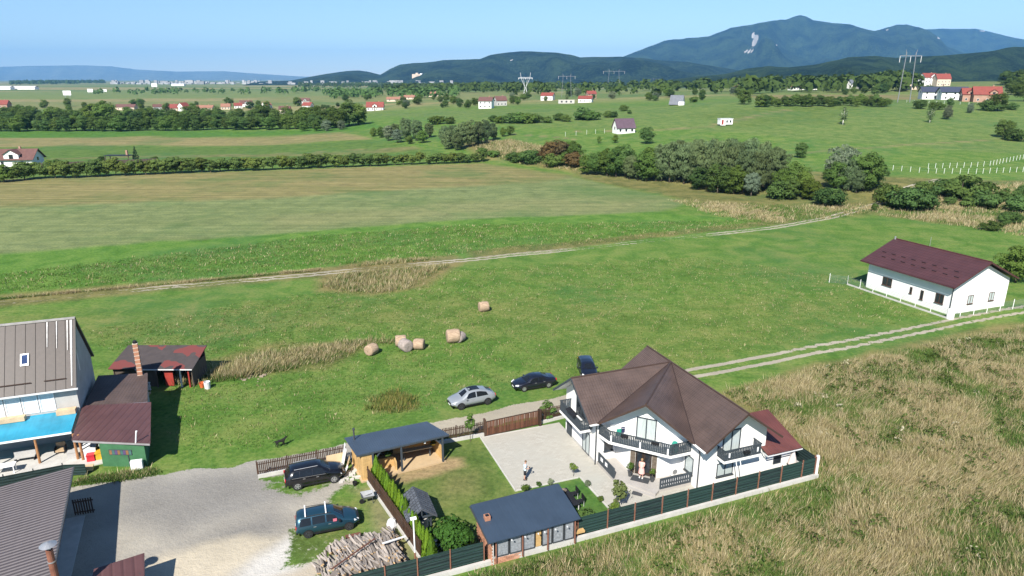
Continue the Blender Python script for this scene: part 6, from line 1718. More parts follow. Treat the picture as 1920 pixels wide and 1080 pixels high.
tufts('reeds', 'tall dry reeds beside the dirt track in the middle of the meadow', [flat(*p) for p in [(596, 540), (640, 505), (700, 490), (790, 484), (870, 488), (800, 520), (760, 545), (690, 552)]], 1700, (.45, 1.0), .09, 6, 'dry', 7, .3, avoid=lambda q: pdist(track_line, q[:, 0], q[:, 1]) > 2.2)
tufts('reeds', 'strip of tall dry reeds left of the hay bales', [flat(*p) for p in [(400, 690), (470, 665), (540, 655), (640, 640), (700, 636), (760, 640), (680, 652), (620, 680), (520, 690), (420, 705)]], 2000, (.35, .75), .08, 6, 'dry', 8, .3)
tufts('tall_weeds', 'clump of tall yellow green weeds in the meadow near the grey car', [flat(*p) for p in [(690, 768), (700, 745), (740, 732), (780, 745), (790, 765), (740, 776)]], 420, (.35, .8), .07, 7, 'yellow', 9, .25)
tufts('verge_grass', 'rank verge grass along the dirt track at left', [flat(*p) for p in [(-60, 566), (300, 534), (600, 506), (610, 516), (300, 545), (-60, 580)]], 2600, (.25, .55), .09, 5, 'meadow', 10, .25, avoid=lambda q: pdist(track_line, q[:, 0], q[:, 1]) > 2.0)
tufts('verge_grass', 'dry verge grass between the track and the grove', gp([(1250, 374), (1450, 384), (1650, 385), (1680, 395), (1560, 410), (1430, 424), (1330, 402)]), 3200, (.35, .9), .14, 5, 'meadow', 11, .4, fade=9)
tufts('verge_grass', 'straw coloured grass on the scrubby bank above the maroon roof', gp([(1650, 405), (1760, 352), (1930, 342), (1930, 445), (1790, 424)]), 4800, (.4, 1.0), .14, 5, 'meadow', 12, .4, fade=8)
tufts('verge_grass', 'dry grass on the bank in the centre of the valley', gp([(880, 268), (960, 262), (1080, 288), (1080, 322), (960, 303), (900, 292)]), 3500, (.6, 1.2), .2, 5, 'dry', 13, .5)
tufts('verge_grass', 'rank green grass at the foot of the front fence', [W(u, v)[:2] for u, v in ((8, 36.6), (41.5, 37.4), (41.5, 36.4), (8, 35.6))], 2600, (.2, .5), .06, 6, 'green', 14, .2)
tufts('verge_grass', 'weeds along the foot of the green shed and terrace fence', [W(u, v)[:2] for u, v in ((-16.2, 59.4), (-10.9, 58.9), (-10.2, 58.0), (-12, 57.9), (-17, 58.6))], 900, (.25, .6), .07, 6, 'green', 15, .2)
tufts('tall_weeds', 'bushy weeds round the patched shed', [flat(*p) for p in [(318, 722), (330, 700), (420, 690), (500, 676), (560, 690), (450, 712), (380, 722)]], 1500, (.5, 1.0), .08, 6, 'meadow', 16, .25)
tufts('verge_grass', 'rank grass of the bright strip above the dirt track', gp([(-60, 520), (600, 440), (900, 420), (1400, 412), (1440, 424), (1150, 454), (600, 502), (-60, 556)]), 12000, (.2, .5), .12, 4, 'green', 17, .4)

# ------------------------------------------------------------------ which one of a row: counted along the row as seen from the houses
def ordinal(n): return '%d%s' % (n, 'th' if 10 <= n % 100 <= 20 else {1: 'st', 2: 'nd', 3: 'rd'}.get(n % 10, 'th'))
GROUPTXT = {'trees of the long hedge': 'young leafy tree, %s from the left in the long straight hedge', 'front trees of the left wood': 'low bushy tree, %s from the left along the front of the left wood',
            'tall trees of the left wood': 'tall dark tree, %s from the left in the wood before the left village', 'end trees of the left wood': 'big rounded tree, %s from the left at the right end of the left wood',
            'trees of the centre clumps': 'loose grey green tree, %s from the left in the clumps in mid valley', 'bushes on the centre slope': 'round bush, %s from the left on the green slope in the centre',
            'bushes of the dry bank': 'russet or green bush, %s from the left on the dry bank', 'trees of the long grove': 'grove tree, %s from the left between the big field and right meadow',
            'thorn bushes on the scrubby bank': 'dark thorn bush, %s from the left on bank above the maroon roof', 'tree belt above the right meadow': 'dense dark tree, %s from the left in belt topping the right meadow',
            'trees of the far village': 'far tree, %s from the left among the houses of the centre village', 'trees of the left village': 'far tree, %s from the left among the houses of the left village',
            'trees of the right slope': 'dark tree, %s from the left near houses on the far right slope', 'thuja row': 'upright bright thuja, %s from the pavilion along the brown board fence'}
for g_, txt in GROUPTXT.items():
    mem = [o for o in C.objects if o.parent is None and o.get('group') == g_]
    mem.sort(key=(lambda o: -o.location.y) if g_ == 'thuja row' else (lambda o: o.location.x / max(o.location.y, 1)))
    for i, o in enumerate(mem): o['label'] = txt % ordinal(i + 1)
# ================================================================== FAR HOUSES, FENCES AND PYLONS
M_redtile = mat('red_tile_roof', (.215, .055, .042), .7, .2, .8)
M_orange = mat('orange_tile_roof', (.27, .135, .09), .75, .2, .8)
M_browntile = mat('brown_tile_roof', (.13, .065, .055), .7, .2, .8)
M_bluetile = mat('navy_roof', (.045, .055, .085), .55, .2, .8)
M_purple = mat('purple_roof', (.10, .065, .085), .6, .2, .8)
M_greyroof = mat('grey_roof', (.13, .14, .16), .6, .2, .8)
M_cream = mat('cream_wall', (.62, .50, .38), .85, .08, .5)
M_brickwall = mat('brick_wall_far', (.36, .22, .16), .85, .15, .5)
def gable_house(label, px, py, w, d, h, rz, wm, rm, pitch=.75, ridge='x', nwin=3, storeys=1, chimney=True, name='house', cat='house', over=.5, dormer=None, loc=None, group=None):
    """house on its own axes: w along x, d along y, wall height h; windows on the two long and gable walls"""
    b = loc or at(px, py)
    r = root(name, label, cat, (b[0], b[1], b[2] - .3), rz, group)
    if ridge == 'y':
        w, d = d, w; r.rotation_euler.z += R(90)
    z0, top = 0, h + .3; rise = d / 2 * pitch
    g = [(-d / 2, z0), (d / 2, z0), (d / 2, top), (0, top + rise), (-d / 2, top)]
    part('wall', MB().add([(w / 2, y, z) for y, z in g] + [(-w / 2, y, z) for y, z in g], [(0, 1, 2, 3, 4), (9, 8, 7, 6, 5), (1, 0, 5, 6), (2, 1, 6, 7), (3, 2, 7, 8), (4, 3, 8, 9), (0, 4, 9, 5)]), wm, r)
    e = over; zz = top - e * pitch + .12
    rf_ = part('roof', MB().slab([(-w / 2 - e, -d / 2 - e, zz), (w / 2 + e, -d / 2 - e, zz), (w / 2 + e, 0, top + rise + .12), (-w / 2 - e, 0, top + rise + .12)], .15)
               .slab([(w / 2 + e, d / 2 + e, zz), (-w / 2 - e, d / 2 + e, zz), (-w / 2 - e, 0, top + rise + .12), (w / 2 + e, 0, top + rise + .12)], .15), rm, r)
    if chimney: part('chimney', MB().box(w * .2, w * .2 + .7, .3, .95, top + rise * .5, top + rise + .9), M_brickwall, rf_)
    for s in range(storeys):
        zb = 1.0 + s * 2.8
        for i in range(nwin):
            x = -w / 2 + w * (i + .5) / nwin
            f = part('window', MB().box(x - .6, x + .6, -d / 2 - .05, -d / 2 + .02, zb, zb + 1.4), M_white_paint, r)
            part('pane', MB().box(x - .5, x + .5, -d / 2 - .07, -d / 2 - .052, zb + .1, zb + 1.3), M_glass, f)
    for sx in (-1, 1):
        f = part('window', MB().box(sx * (w / 2 + .05) - .03, sx * (w / 2 + .05) + .03, -.7, .7, top - 1.2, top + .3), M_white_paint, r)
        part('pane', MB().box(sx * (w / 2 + .085) - .005, sx * (w / 2 + .085) + .005, -.6, .6, top - 1.1, top + .2), M_glass, f)
    part('door', MB().box(-.5, .5, -d / 2 - .06, -d / 2 + .02, .2, 2.4), M_brownframe, r) if nwin % 2 == 0 else None
    if dormer:
        x, dw, dh = dormer
        gd = [(x - dw / 2, top - .6), (x + dw / 2, top - .6), (x + dw / 2, top + dh * .55), (x, top + dh), (x - dw / 2, top + dh * .55)]
        part('dormer', MB().add([(a, -d / 2 - .15, z) for a, z in gd] + [(a, 0, z) for a, z in gd], [(0, 1, 2, 3, 4), (9, 8, 7, 6, 5), (1, 0, 5, 6), (2, 1, 6, 7), (3, 2, 7, 8), (4, 3, 8, 9), (0, 4, 9, 5)]), wm, r)
        part('dormer_roof', MB().slab([(x - dw / 2 - .4, -d / 2 - .6, top + dh * .45), (x, -d / 2 - .6, top + dh + .12), (x, .2, top + dh + .12), (x - dw / 2 - .4, .2, top + dh * .45)], -.12)
             .slab([(x, -d / 2 - .6, top + dh + .12), (x + dw / 2 + .4, -d / 2 - .6, top + dh * .45), (x + dw / 2 + .4, .2, top + dh * .45), (x, .2, top + dh + .12)], -.12), rm, rf_)
        f = part('window', MB().box(x - .75, x + .75, -d / 2 - .22, -d / 2 - .16, top - .4, top + dh * .5), M_darkmetal, r)
        part('pane', MB().box(x - .65, x + .65, -d / 2 - .24, -d / 2 - .222, top - .3, top + dh * .45), M_glass, f)
    return r
# dark roofed house at the left edge, with its black fence
b_ = at(30, 312)
gable_house('white house with dark maroon roof and gabled dormer at the left edge', 0, 0, 21, 9, 3.0, R(8), M_white, M_browntile, .72, 'x', 3, 1, True, loc=(b_[0] - 4.5, b_[1] + 3, b_[2]), dormer=(3.5, 5.2, 3.2), over=.8)
fx = root('board_fence', 'long dark garden fence right of the maroon roofed house', 'fence', at(30, 318))
p0_, p1_ = at(30, 318), at(295, 305)
for i in range(14):
    t0, t1 = i / 14, (i + 1) / 14
    a = (p0_[0] + (p1_[0] - p0_[0]) * t0 - p0_[0], p0_[1] + (p1_[1] - p0_[1]) * t0 - p0_[1]); b = (p0_[0] + (p1_[0] - p0_[0]) * t1 - p0_[0], p0_[1] + (p1_[1] - p0_[1]) * t1 - p0_[1])
    L = math.hypot(b[0] - a[0], b[1] - a[1])
    part('panel', wallbox(a, b, .05, L - .05, .1, 2.0, -.04, .04), M_oldwood, fx)
    part('post', wallbox(a, b, -.08, .05, 0, 2.2, -.06, .06), M_black, fx)
sh = root('garden_shelter', 'dark flat garden shelter with brick chimney behind the dark fence', 'shelter', at(225, 304))
part('roof', MB().box(-5, 5, -2, 2, 2.6, 2.8), M_black, sh); part('chimney', MB().box(2.5, 3.2, .5, 1.2, 2.8, 4.6), M_brickwall, sh)
for x in (-4.6, 4.6):
    for y in (-1.7, 1.7): part('post', MB().box(x - .12, x + .12, y - .12, y + .12, 0, 2.6), M_oldwood, sh)
# villages: place, size and colours after the photograph
for a in (('red roofed house with central dormer in the left centre village', 704, 207, 15, 9, 3.2, 4, M_white, M_redtile, dict(pitch=.95, dormer=(0, 4, 2.6), nwin=4)),
          ('white two storey house with brown roof in the centre village', 912, 203, 10, 9, 5.6, -12, M_white, M_browntile, dict(storeys=2, pitch=.6)),
          ('grey and brown house right of the white two storey house', 938, 198, 9, 8, 4.4, 20, M_grey_render, M_browntile, dict(pitch=.8)),
          ('pale house with red roof left of the unfinished walls', 1027, 188, 12, 9, 4.6, -18, M_white, M_redtile, dict(storeys=1, pitch=.6)),
          ('white house with brown roof right of the unfinished walls', 1098, 192, 12, 9, 3.4, -16, M_white, M_redtile, dict(pitch=.5)),
          ('tall house with red roof behind the brown roofed one', 1108, 185, 9, 8, 5.0, 10, M_brickwall, M_redtile, dict(pitch=.7, storeys=2)),
          ('orange roofed house far behind the red dormer house', 812, 181, 16, 10, 3, 0, M_cream, M_orange, dict(pitch=.7)),
          ('low orange roofed barn beside the red dormer house', 742, 190, 20, 8, 2.6, 5, M_cream, M_orange, dict(pitch=.6)),
          ('tan roofed barn in the trees of the centre village', 768, 186, 14, 8, 2.6, -8, M_cream, M_orange, dict(pitch=.6)),
          ('dark roofed house on the left of the white farm building', 462, 200, 13, 9, 3.6, 12, M_white, M_browntile, dict(dormer=(1, 3.4, 2.4))),
          ('white gabled house among trees of the left village', 345, 208, 11, 9, 3.4, -20, M_white, M_redtile, dict(pitch=.9, ridge='y')),
          ('red roofed house in the middle of the left village', 322, 208, 14, 9, 3.2, 10, M_cream, M_redtile, dict(pitch=.8)),
          ('small white house left of the red roof in left village', 296, 206, 8, 7, 3.2, 30, M_white, M_browntile, dict()),
          ('brown roofed barn of the left village', 238, 206, 20, 9, 3.2, 2, M_cream, M_browntile, dict(pitch=.6)),
          ('long tan roofed barn of the left village', 385, 207, 18, 8, 3.0, 0, M_cream, M_orange, dict(pitch=.6)),
          ('orange roofed cottage in the left village', 424, 205, 9, 8, 3.0, 15, M_cream, M_orange, dict()),
          ('white house with grey gable at the left village end', 500, 203, 9, 8, 3.6, -30, M_white, M_orange, dict(ridge='y')),
          ('small cream house with maroon roof beside the wood', 535, 214, 9, 8, 4.4, 12, M_cream, M_browntile, dict(pitch=.6, storeys=1)),
          ('white house with red roof near end of left wood', 578, 204, 9, 8, 3.6, -12, M_white, M_redtile, dict()),
          ('dark roofed house with white gable near end of left wood', 570, 195, 14, 9, 3.6, 8, M_white, M_browntile, dict(dormer=(2, 3, 2.2))),
          ('red roofed house at the far left edge', 6, 202, 14, 10, 4, 8, M_brickwall, M_redtile, dict(pitch=.9)),
          ('white cottage in the middle of the left village', 447, 203, 8, 7, 3.2, 24, M_white, M_redtile, dict()),
          ('purple roofed little white house on the centre slope', 1169, 249, 9, 6.5, 2.8, 14, M_white, M_purple, dict(pitch=1.2, chimney=False)),
          ('small white house far right of the centre village', 1487, 169, 9, 8, 3.2, 10, M_white, M_redtile, dict()),
          ('second small white house far right of the centre village', 1506, 168, 9, 8, 3.2, -10, M_white, M_browntile, dict()),
          ('steep white gabled house on the far right meadow', 1527, 168, 9, 8, 3.4, 70, M_white, M_greyroof, dict(pitch=1.3)),
          ('white house alone on the far meadow', 1598, 166, 10, 9, 5, 15, M_white, M_greyroof, dict(pitch=1.0)),
          ('orange roofed house among the far right trees', 1383, 168, 12, 9, 3.2, 0, M_cream, M_orange, dict()),
          ('left one of two white houses with navy roofs', 1748, 186, 16, 10, 5.4, -14, M_white, M_bluetile, dict(pitch=.6, storeys=2, chimney=False, over=.8)),
          ('right one of two white houses with navy roofs', 1784, 187, 16, 10, 5.4, -14, M_white, M_bluetile, dict(pitch=.6, storeys=2, chimney=False, over=.8)),
          ('left brick house with red roof beside the navy roofs', 1822, 190, 13, 9, 4.6, -20, M_brickwall, M_redtile, dict(pitch=.8, dormer=(-2, 4, 2.4))),
          ('big red roofed house at right behind the dark tree', 1846, 191, 15, 10, 4.8, -20, M_brickwall, M_redtile, dict(pitch=.9, dormer=(3, 4, 2.6))),
          ('chalet roofed house left of the tall white guesthouse', 1705, 168, 12, 10, 4, 5, M_cream, M_browntile, dict(ridge='y')),
          ('tall white guesthouse with red tower on the right slope', 1738, 160, 15, 11, 8.5, 8, M_white, M_redtile, dict(storeys=3, pitch=.8, nwin=4, ridge='x', dormer=(2, 5, 3.4))),
          ('cream guesthouse with orange red roof on the right slope', 1764, 161, 14, 10, 7.5, -4, M_cream, M_redtile, dict(storeys=2, pitch=1.0, nwin=4))):
    gable_house(a[0], a[1], a[2], a[3], a[4], a[5], R(a[6]), a[7], a[8], **a[9])
af = root('a_frame_house', 'grey A-frame house with white gable on the crest of the meadow', 'house', at(1269, 197), R(-28))
part('roof', MB().slab([(-4.5, -3.6, .3), (4.5, -3.6, .3), (4.5, 0, 6.4), (-4.5, 0, 6.4)], .15).slab([(4.5, 3.6, .3), (-4.5, 3.6, .3), (-4.5, 0, 6.4), (4.5, 0, 6.4)], .15), M_greyroof, af)
part('gable_wall', MB().add([(-4.2, -3.2, 0), (-4.2, 3.2, 0), (-4.2, 0, 5.9), (4.2, -3.2, 0), (4.2, 3.2, 0), (4.2, 0, 5.9)], [(0, 2, 1), (3, 4, 5), (0, 1, 4, 3)]), M_white, af)
part('lean_to', MB().box(2.0, 5.6, -3.9, -1.2, 0, 2.3), M_white, af)
cb_ = root('site_cabin', 'small white cabin with red door on the upper meadow', 'cabin', at(1359, 235), R(10))
part('body', MB().box(-3.2, 3.2, -1.6, 1.6, .5, 3.2), M_white, cb_); part('roof', MB().box(-3.4, 3.4, -1.8, 1.8, 3.2, 3.35), M_gut, cb_)
part('door', MB().box(-2.6, -1.6, -1.66, -1.6, .6, 2.7), M_red, cb_)
for x in (.2, 2.0): part('window', MB().box(x - .4, x + .4, -1.66, -1.6, 1.4, 2.5), M_glass, cb_)
part('steps', MB().box(-3.4, -1.2, -3.2, -1.7, 0, .5), M_concrete, cb_)
uf = root('unfinished_walls', 'bare unfinished concrete block walls between two red roofs', 'building', at(1062, 194), R(-5))
part('wall', MB().box(-7, 7, -3, -2.7, 0, 3.2), M_concrete, uf); part('wall', MB().box(-7, -6.7, -2.7, 3, 0, 3.2), M_concrete, uf); part('wall', MB().box(6.7, 7, -2.7, 3, 0, 3.2), M_concrete, uf)
for x in (-4, 0, 4): part('opening', MB().box(x - .7, x + .7, -3.03, -3.0, .9, 2.3), M_black, uf)
# posts of the white fence, two runs
def post_fence(label, pts, step, h=1.7):
    P = [at(*p) for p in pts]; f = root('post_fence', label, 'fence', P[0])
    me = MB().tube((0, 0, -.1), (0, 0, h), .055, n=6).mesh('post', M_white_paint); prev = None
    for A, B in zip(P[:-1], P[1:]):
        L = math.hypot(B[0] - A[0], B[1] - A[1]); n = max(1, int(L / step))
        for i in range(n):
            t = i / n; x, y = A[0] + (B[0] - A[0]) * t, A[1] + (B[1] - A[1]) * t; z = float(hgt(x, y))
            o_ = link('post', me, f); o_.location = (x - P[0][0], y - P[0][1], z - P[0][2])
            q = (x - P[0][0], y - P[0][1], z - P[0][2])
            if prev is not None:
                part('wire', MB().tube((prev[0], prev[1], prev[2] + .8), (q[0], q[1], q[2] + .8), .012, n=3).tube((prev[0], prev[1], prev[2] + 1.4), (q[0], q[1], q[2] + 1.4), .012, n=3), M_steel, f)
            prev = q
post_fence('nearer row of white fence posts across the right meadow', [(1658, 318), (1740, 325), (1830, 326), (1930, 322)], 2.4)
post_fence('farther row of white fence posts curving up at the right edge', [(1740, 316), (1820, 314), (1856, 311), (1880, 306), (1930, 296)], 2.4)
post_fence('short row of white posts round the purple roofed house', [(1060, 256), (1100, 252), (1150, 249), (1160, 246)], 4.0, 2.2)
post_fence('pale garden fence before the navy and red roofed houses', [(1700, 192), (1800, 196), (1900, 198)], 4.0, 1.6)
# power line towers
def pylon(label, px, py, ptop, arm, kind='delta'):
    b = at(px, py); H = dist_h(px, ptop, py); arm = arm * b[1] / 900
    r = root('power_pylon', label, 'pylon', b); rr = (.009 if kind == 'delta' else .0055) * H
    m = mat('pylon_steel', (.5, .51, .53), .5, .1) if kind == 'delta' else mat('pylon_grey_steel', (.20, .21, .23), .5, .1)
    if kind == 'delta':
        w = H * .16; zw = H * .42; aw = arm
        legs = MB()
        for sx in (-1, 1):
            for sy in (-1, 1): part('leg', MB().tube((sx * w * .6, sy * w * .5, 0), (sx * w * .16, sy * w * .16, zw), rr, n=4), m, r)
            part('arm_strut', MB().tube((sx * w * .16, 0, zw), (sx * aw * .62, 0, H * .78), rr * 1.1, n=4), m, r)
            part('arm_strut', MB().tube((sx * w * .16, .2, zw), (sx * aw * .30, .2, H * .78), rr * .8, n=4), m, r)
            part('horn', MB().tube((sx * aw * .62, 0, H * .78), (sx * aw * .72, 0, H), rr, n=4), m, r)
            part('brace', MB().tube((sx * w * .6, -w * .5, 0), (-sx * w * .3, -w * .3, zw * .5), rr * .7, n=4).tube((sx * w * .38, -w * .3, zw * .5), (-sx * w * .16, -w * .16, zw), rr * .7, n=4), m, r)
        part('cross_arm', MB().beam((-aw, 0, H * .78), (aw, 0, H * .78), rr * 2, rr * 3), m, r)
        for k in range(7): part('lattice', MB().tube((-aw * .6 + k * aw * .2, 0, H * .78), (-aw * .5 + k * aw * .2, 0, H * .83), rr * .6, n=3), m, r)
        for x in (-.95, 0, .95): part('insulator', MB().tube((x * aw, 0, H * .78), (x * aw, 0, H * .72), rr * 1.2, n=5), M_gut, r)
    else:
        for sx in (-1, 1):
            part('mast', MB().beam((sx * arm * .12, 0, 0), (sx * arm * .42, 0, H), rr * 2.2, rr * 2.2, (0, 1, 0)) if kind == 'V' else MB().beam((sx * arm * .55, 0, 0), (sx * arm * .42, 0, H), rr * 2.0, rr * 2.0, (0, 1, 0)), m, r)
            part('horn', MB().tube((sx * arm * .42, 0, H * .94), (sx * arm * .5, 0, H * 1.05), rr, n=4), m, r)
            for k in range(9):
                t = k / 9
                x0 = (.12 + .30 * t if kind == 'V' else .55 - .13 * t) * arm
                part('lattice', MB().tube((sx * (x0 - .02 * arm), 0, H * t), (sx * (x0 + .035 * arm), 0, H * (t + .08)), rr * .5, n=3), m, r)
        part('cross_arm', MB().beam((-arm, 0, H * .93), (arm, 0, H * .93), rr * 2, rr * 2.4), m, r)
        for x in (-.95, 0, .95): part('insulator', MB().tube((x * arm, 0, H * .93), (x * arm, 0, H * .80), rr, n=5), M_gut, r)
    return r
pylon('bright lattice power pylon in the centre before the hills', 985, 182, 136, 9)
pylon('portal power pylon right of the centre pylon', 1062, 182, 140, 11, 'P')
pylon('faint portal pylon farther to the right', 1150, 168, 131, 14, 'P')
pylon('tall portal power pylon before the right hills', 1694, 192, 98, 14, 'P')
pylon('slim faint pylon left of the far white houses', 1230, 164, 147, 8, 'P')
# road signs, lorries and sheds far out on the plain
for i, (px, py, w, h, lb) in enumerate(((290, 166, 20, 13, 'large white billboard far out on the left plain'), (170, 176, 12, 8, 'white billboard beside the far road, right of two'), (127, 183, 14, 9, 'white billboard beside the far road, left of two'), (197, 174, 10, 6, 'small white billboard beyond the two by the far road'))):
    b = at(px, py); r = root('billboard', lb, 'billboard', b)
    part('board', MB().box(-w / 2, w / 2, -.2, .2, h * .45, h * 1.3), M_white_paint, r)
    for s in (-1, 1): part('post', MB().box(s * w * .3 - .25, s * w * .3 + .25, .21, .6, 0, h), M_steel, r)
for px, py, w, lb in ((40, 168, 100, 'long low white shed on the plain at far left'), (12, 168, 40, 'white shed at the far left edge of the plain'), (335, 161, 60, 'pale industrial hall in front of the far town')):
    b = at(px, py); r = root('farm_hall', lb, 'hall', b)
    part('wall', MB().box(-w / 2, w / 2, -10, 10, 0, 8), M_white_paint, r); part('roof', MB().add([(-w / 2 - 1, -11, 8), (w / 2 + 1, -11, 8), (w / 2 + 1, 0, 11), (-w / 2 - 1, 0, 11), (w / 2 + 1, 11, 8), (-w / 2 - 1, 11, 8)], [(0, 1, 2, 3), (3, 2, 4, 5)]), M_gut, r)
tw = MB(); rs_ = random.Random(6)
for i in range(300):
    px = rs_.uniform(210, 900); py = rs_.uniform(155.5, 158.2)
    if px > 540: py = rs_.uniform(157.0, 159.5)
    x, y = flat(px, py); s = rs_.uniform(5, 16); hh = rs_.choice((5, 7, 8, 10, 12, 18, 24))
    tw.box(x - s, x + s, y - s * .6, y + s * .6, -2, hh)
o = link('far_town', tw.mesh('far_town', mat('town_walls', (.30, .30, .30), .8, .5, .004, rnd=.0))); o['kind'] = 'stuff'; tag(o, 'far pale town spread along the foot of the hills', 'town')
ft = root('hill_fortress', 'small white fortress on the shoulder of the wooded hill', 'fortress', (0, 0, 0))
x, y, d = ray(782, 139); t = 4650 / y
ft.location = (x * t, y * t, CAM_H + d * t - 30)
part('wall', MB().box(-32, 26, -12, 12, 0, 30), M_cream, ft); part('tower', MB().box(-8, 8, -14, 9, 20, 38), M_cream, ft); part('tower', MB().box(20, 34, -11, 11, 0, 35), M_white_paint, ft)
# ================================================================== CARS
def paint_material(name, c, metal=.3):
    m, nt = nt_new(name)
    n1 = noise(nt, objco(nt), 1.4, 3)
    p = finish(nt, mixc(nt, n1, tuple(x * .92 for x in c), tuple(min(1, x * 1.1) for x in c)), .32, metal, None, .5, {'Coat Weight': .8, 'Coat Roughness': .05})
    return m
M_tyre = mat('tyre', (.02, .02, .02), .85, .2, 5); M_alloy = mat('alloy', (.45, .45, .46), .35, .1, 5, metal=.7); M_darkalloy = mat('dark_alloy', (.07, .07, .075), .4, .1, 5, metal=.5)
M_carglass = mat('car_glass', (.010, .012, .015), .08, .2, 2, bmp=0, spec=.35); M_lampglass = mat('lamp_glass', (.6, .62, .64), .15, .1); M_taillight = mat('tail_light', (.45, .02, .025), .25, .1)
def interp(tab, x): return float(np.interp(x, [p[0] for p in tab], [p[1] for p in tab]))
def car(name, label, loc, rz, pm, S, alloy=M_alloy, extras=()):
    """S: half length, half width, sill height, top line, belt line, wheel places and radius. x forward."""
    r = root(name, label, 'car', loc, rz)
    xs = sorted(set([p[0] for p in S['top']] + [p[0] for p in S['belt']] + list(np.linspace(S['top'][0][0], S['top'][-1][0], 22))))
    w0 = S['w']
    def sec(x):
        L0, L1 = S['top'][0][0], S['top'][-1][0]
        e = min(1, max(0, (x - L0) / .45)) ** .5 * .14 + .86; e2 = min(1, max(0, (L1 - x) / .7)) ** .5 * .2 + .80
        w = w0 * min(e, e2); zt = interp(S['top'], x); zb = min(interp(S['belt'], x), zt - .03); zl = S['sill'] + (.12 if (x < L0 + .25 or x > L1 - .25) else 0)
        up = max(0, zt - zb); wr = w * .97 - up * .36 if up > .12 else w * .94
        return [(0, zl), (w * .82, zl), (w * .985, zl + .16), (w, zl + (zb - zl) * .55), (w * .965, zb), (wr, zt - min(.07, up * .3)), (wr * .62, zt - .008), (0, zt + .012)]
    rows = []
    for x in xs:
        h = sec(x); rows.append([(x, y, z) for y, z in h] + [(x, -y, z) for y, z in h[-2:0:-1]])
    mb = MB().grid(rows, True)
    n = len(rows[0]); mb.f.append(tuple(range(n - 1, -1, -1))); mb.f.append(tuple((len(rows) - 1) * n + i for i in range(n)))
    me = mb.mesh('body', pm, smooth=True); body = link('body', me, r)
    def patch(x0, x1, a0, a1, i0, i1, side, o=.012, k=5, top=False):
        """curved panel on the shell between stations x0..x1 and section points i0..i1 (fractions a0..a1)"""
        rows_ = []
        for j in range(k + 1):
            x = x0 + (x1 - x0) * j / k; h = sec(x); P, Q = h[i0], h[i1]
            row = []
            for a in (a0, (a0 + a1) / 2, a1):
                row.append((x, side * (P[0] + (Q[0] - P[0]) * a + (0 if top else o)), P[1] + (Q[1] - P[1]) * a + (o if top else 0)))
            rows_.append(row)
        return MB().grid(rows_)
    for s in (1, -1):
        for x0, x1, sl0, sl1 in S['windows']:
            rows_ = []
            for j in range(6):
                t = j / 5; x = x0 + (x1 - x0) * t; h = sec(x); P, Q = h[4], h[5]
                lo, hi = .10, .93
                row = []
                for a in (lo, .5, hi):
                    xx = x + (sl0 * (1 - t) + sl1 * t) * (a - lo)
                    hh = sec(xx); P, Q = hh[4], hh[5]
                    row.append((xx, s * (P[0] + (Q[0] - P[0]) * a + .010), P[1] + (Q[1] - P[1]) * a))
                rows_.append(row)
            part('side_window', MB().grid(rows_), M_carglass, r)
        part('sill_trim', MB().box(S['wheels'][0] + .4, S['wheels'][1] - .4, s * (w0 - .03) - .02, s * (w0 - .03) + .02, S['sill'] - .02, S['sill'] + .10), M_black, r)
        xm = S['mirror']; part('wing_mirror', MB().box(xm - .08, xm + .06, s * (w0 + .06) - .09, s * (w0 + .06) + .09, interp(S['belt'], xm) + .02, interp(S['belt'], xm) + .17), pm if S.get('pmirror', 1) else M_black, r)
        for xh in S['handles']: part('door_handle', MB().box(xh - .1, xh + .1, s * (w0 * .985) - .012, s * (w0 * .985) + .02, interp(S['belt'], xh) - .14, interp(S['belt'], xh) - .10), M_alloy, r)
        L0, L1 = S['top'][0][0], S['top'][-1][0]
        part('headlight', MB().slab([(L1 - .42, s * w0 * .80, .78), (L1 - .12, s * w0 * .60, .73), (L1 - .05, s * w0 * .62, .62), (L1 - .36, s * w0 * .90, .66)][::s], -.10), M_lampglass, r)
        part('tail_light', MB().box(L0 - .02, L0 + .16, s * w0 * .74 - .12, s * w0 * .74 + .12, S['tail'] - .1, S['tail'] + .12), M_taillight, r)
        for xw in S['wheels']:
            wh = link('wheel', MB().tube((xw, s * (w0 - .20), S['r']), (xw, s * (w0 + .015), S['r']), S['r'], n=20).mesh('wheel', M_tyre), r)
            part('rim', MB().tube((xw, s * (w0 + .01), S['r']), (xw, s * (w0 + .024), S['r']), S['r'] * .66, n=16), alloy, wh)
            sp5 = MB()
            for q in range(5):
                a = 2 * math.pi * (q + .5) / 5; sp5.tube((xw + .12 * math.cos(a), s * (w0 + .027), S['r'] + .12 * math.sin(a)), (xw + S['r'] * .52 * math.cos(a), s * (w0 + .027), S['r'] + S['r'] * .52 * math.sin(a)), .045, n=4)
            o_ = part('spoke_gap', sp5, M_black, wh); o_['kind'] = 'stuff'
            ar = MB()
            pts = [(xw + (S['r'] + q) * math.cos(a), z) for q in (0,) for a, z in ()]
            arc = []
            for q in range(13):
                a = math.pi * q / 12
                arc.append([(xw + rr_ * math.cos(a), s * (w0 * 1.0 + .004), S['r'] + rr_ * math.sin(a)) for rr_ in (S['r'] * .9, S['r'] + .06)])
            part('wheel_arch', MB().grid(arc), M_black, r)
    def screen(x0, x1, nm, wf=.9):
        rows_ = []
        for j in range(6):
            x = x0 + (x1 - x0) * j / 5; h = sec(x); wy = h[5][0] * wf; z5, z7 = h[5][1], h[7][1]
            rows_.append([(x, wy * q, z7 - (z7 - z5) * q * q + .012) for q in (-1, -.5, 0, .5, 1)])
        part(nm, MB().grid(rows_), M_carglass, r)
    screen(*S['front'], 'windscreen'); screen(*S['rear'], 'rear_window')
    L0, L1 = S['top'][0][0], S['top'][-1][0]
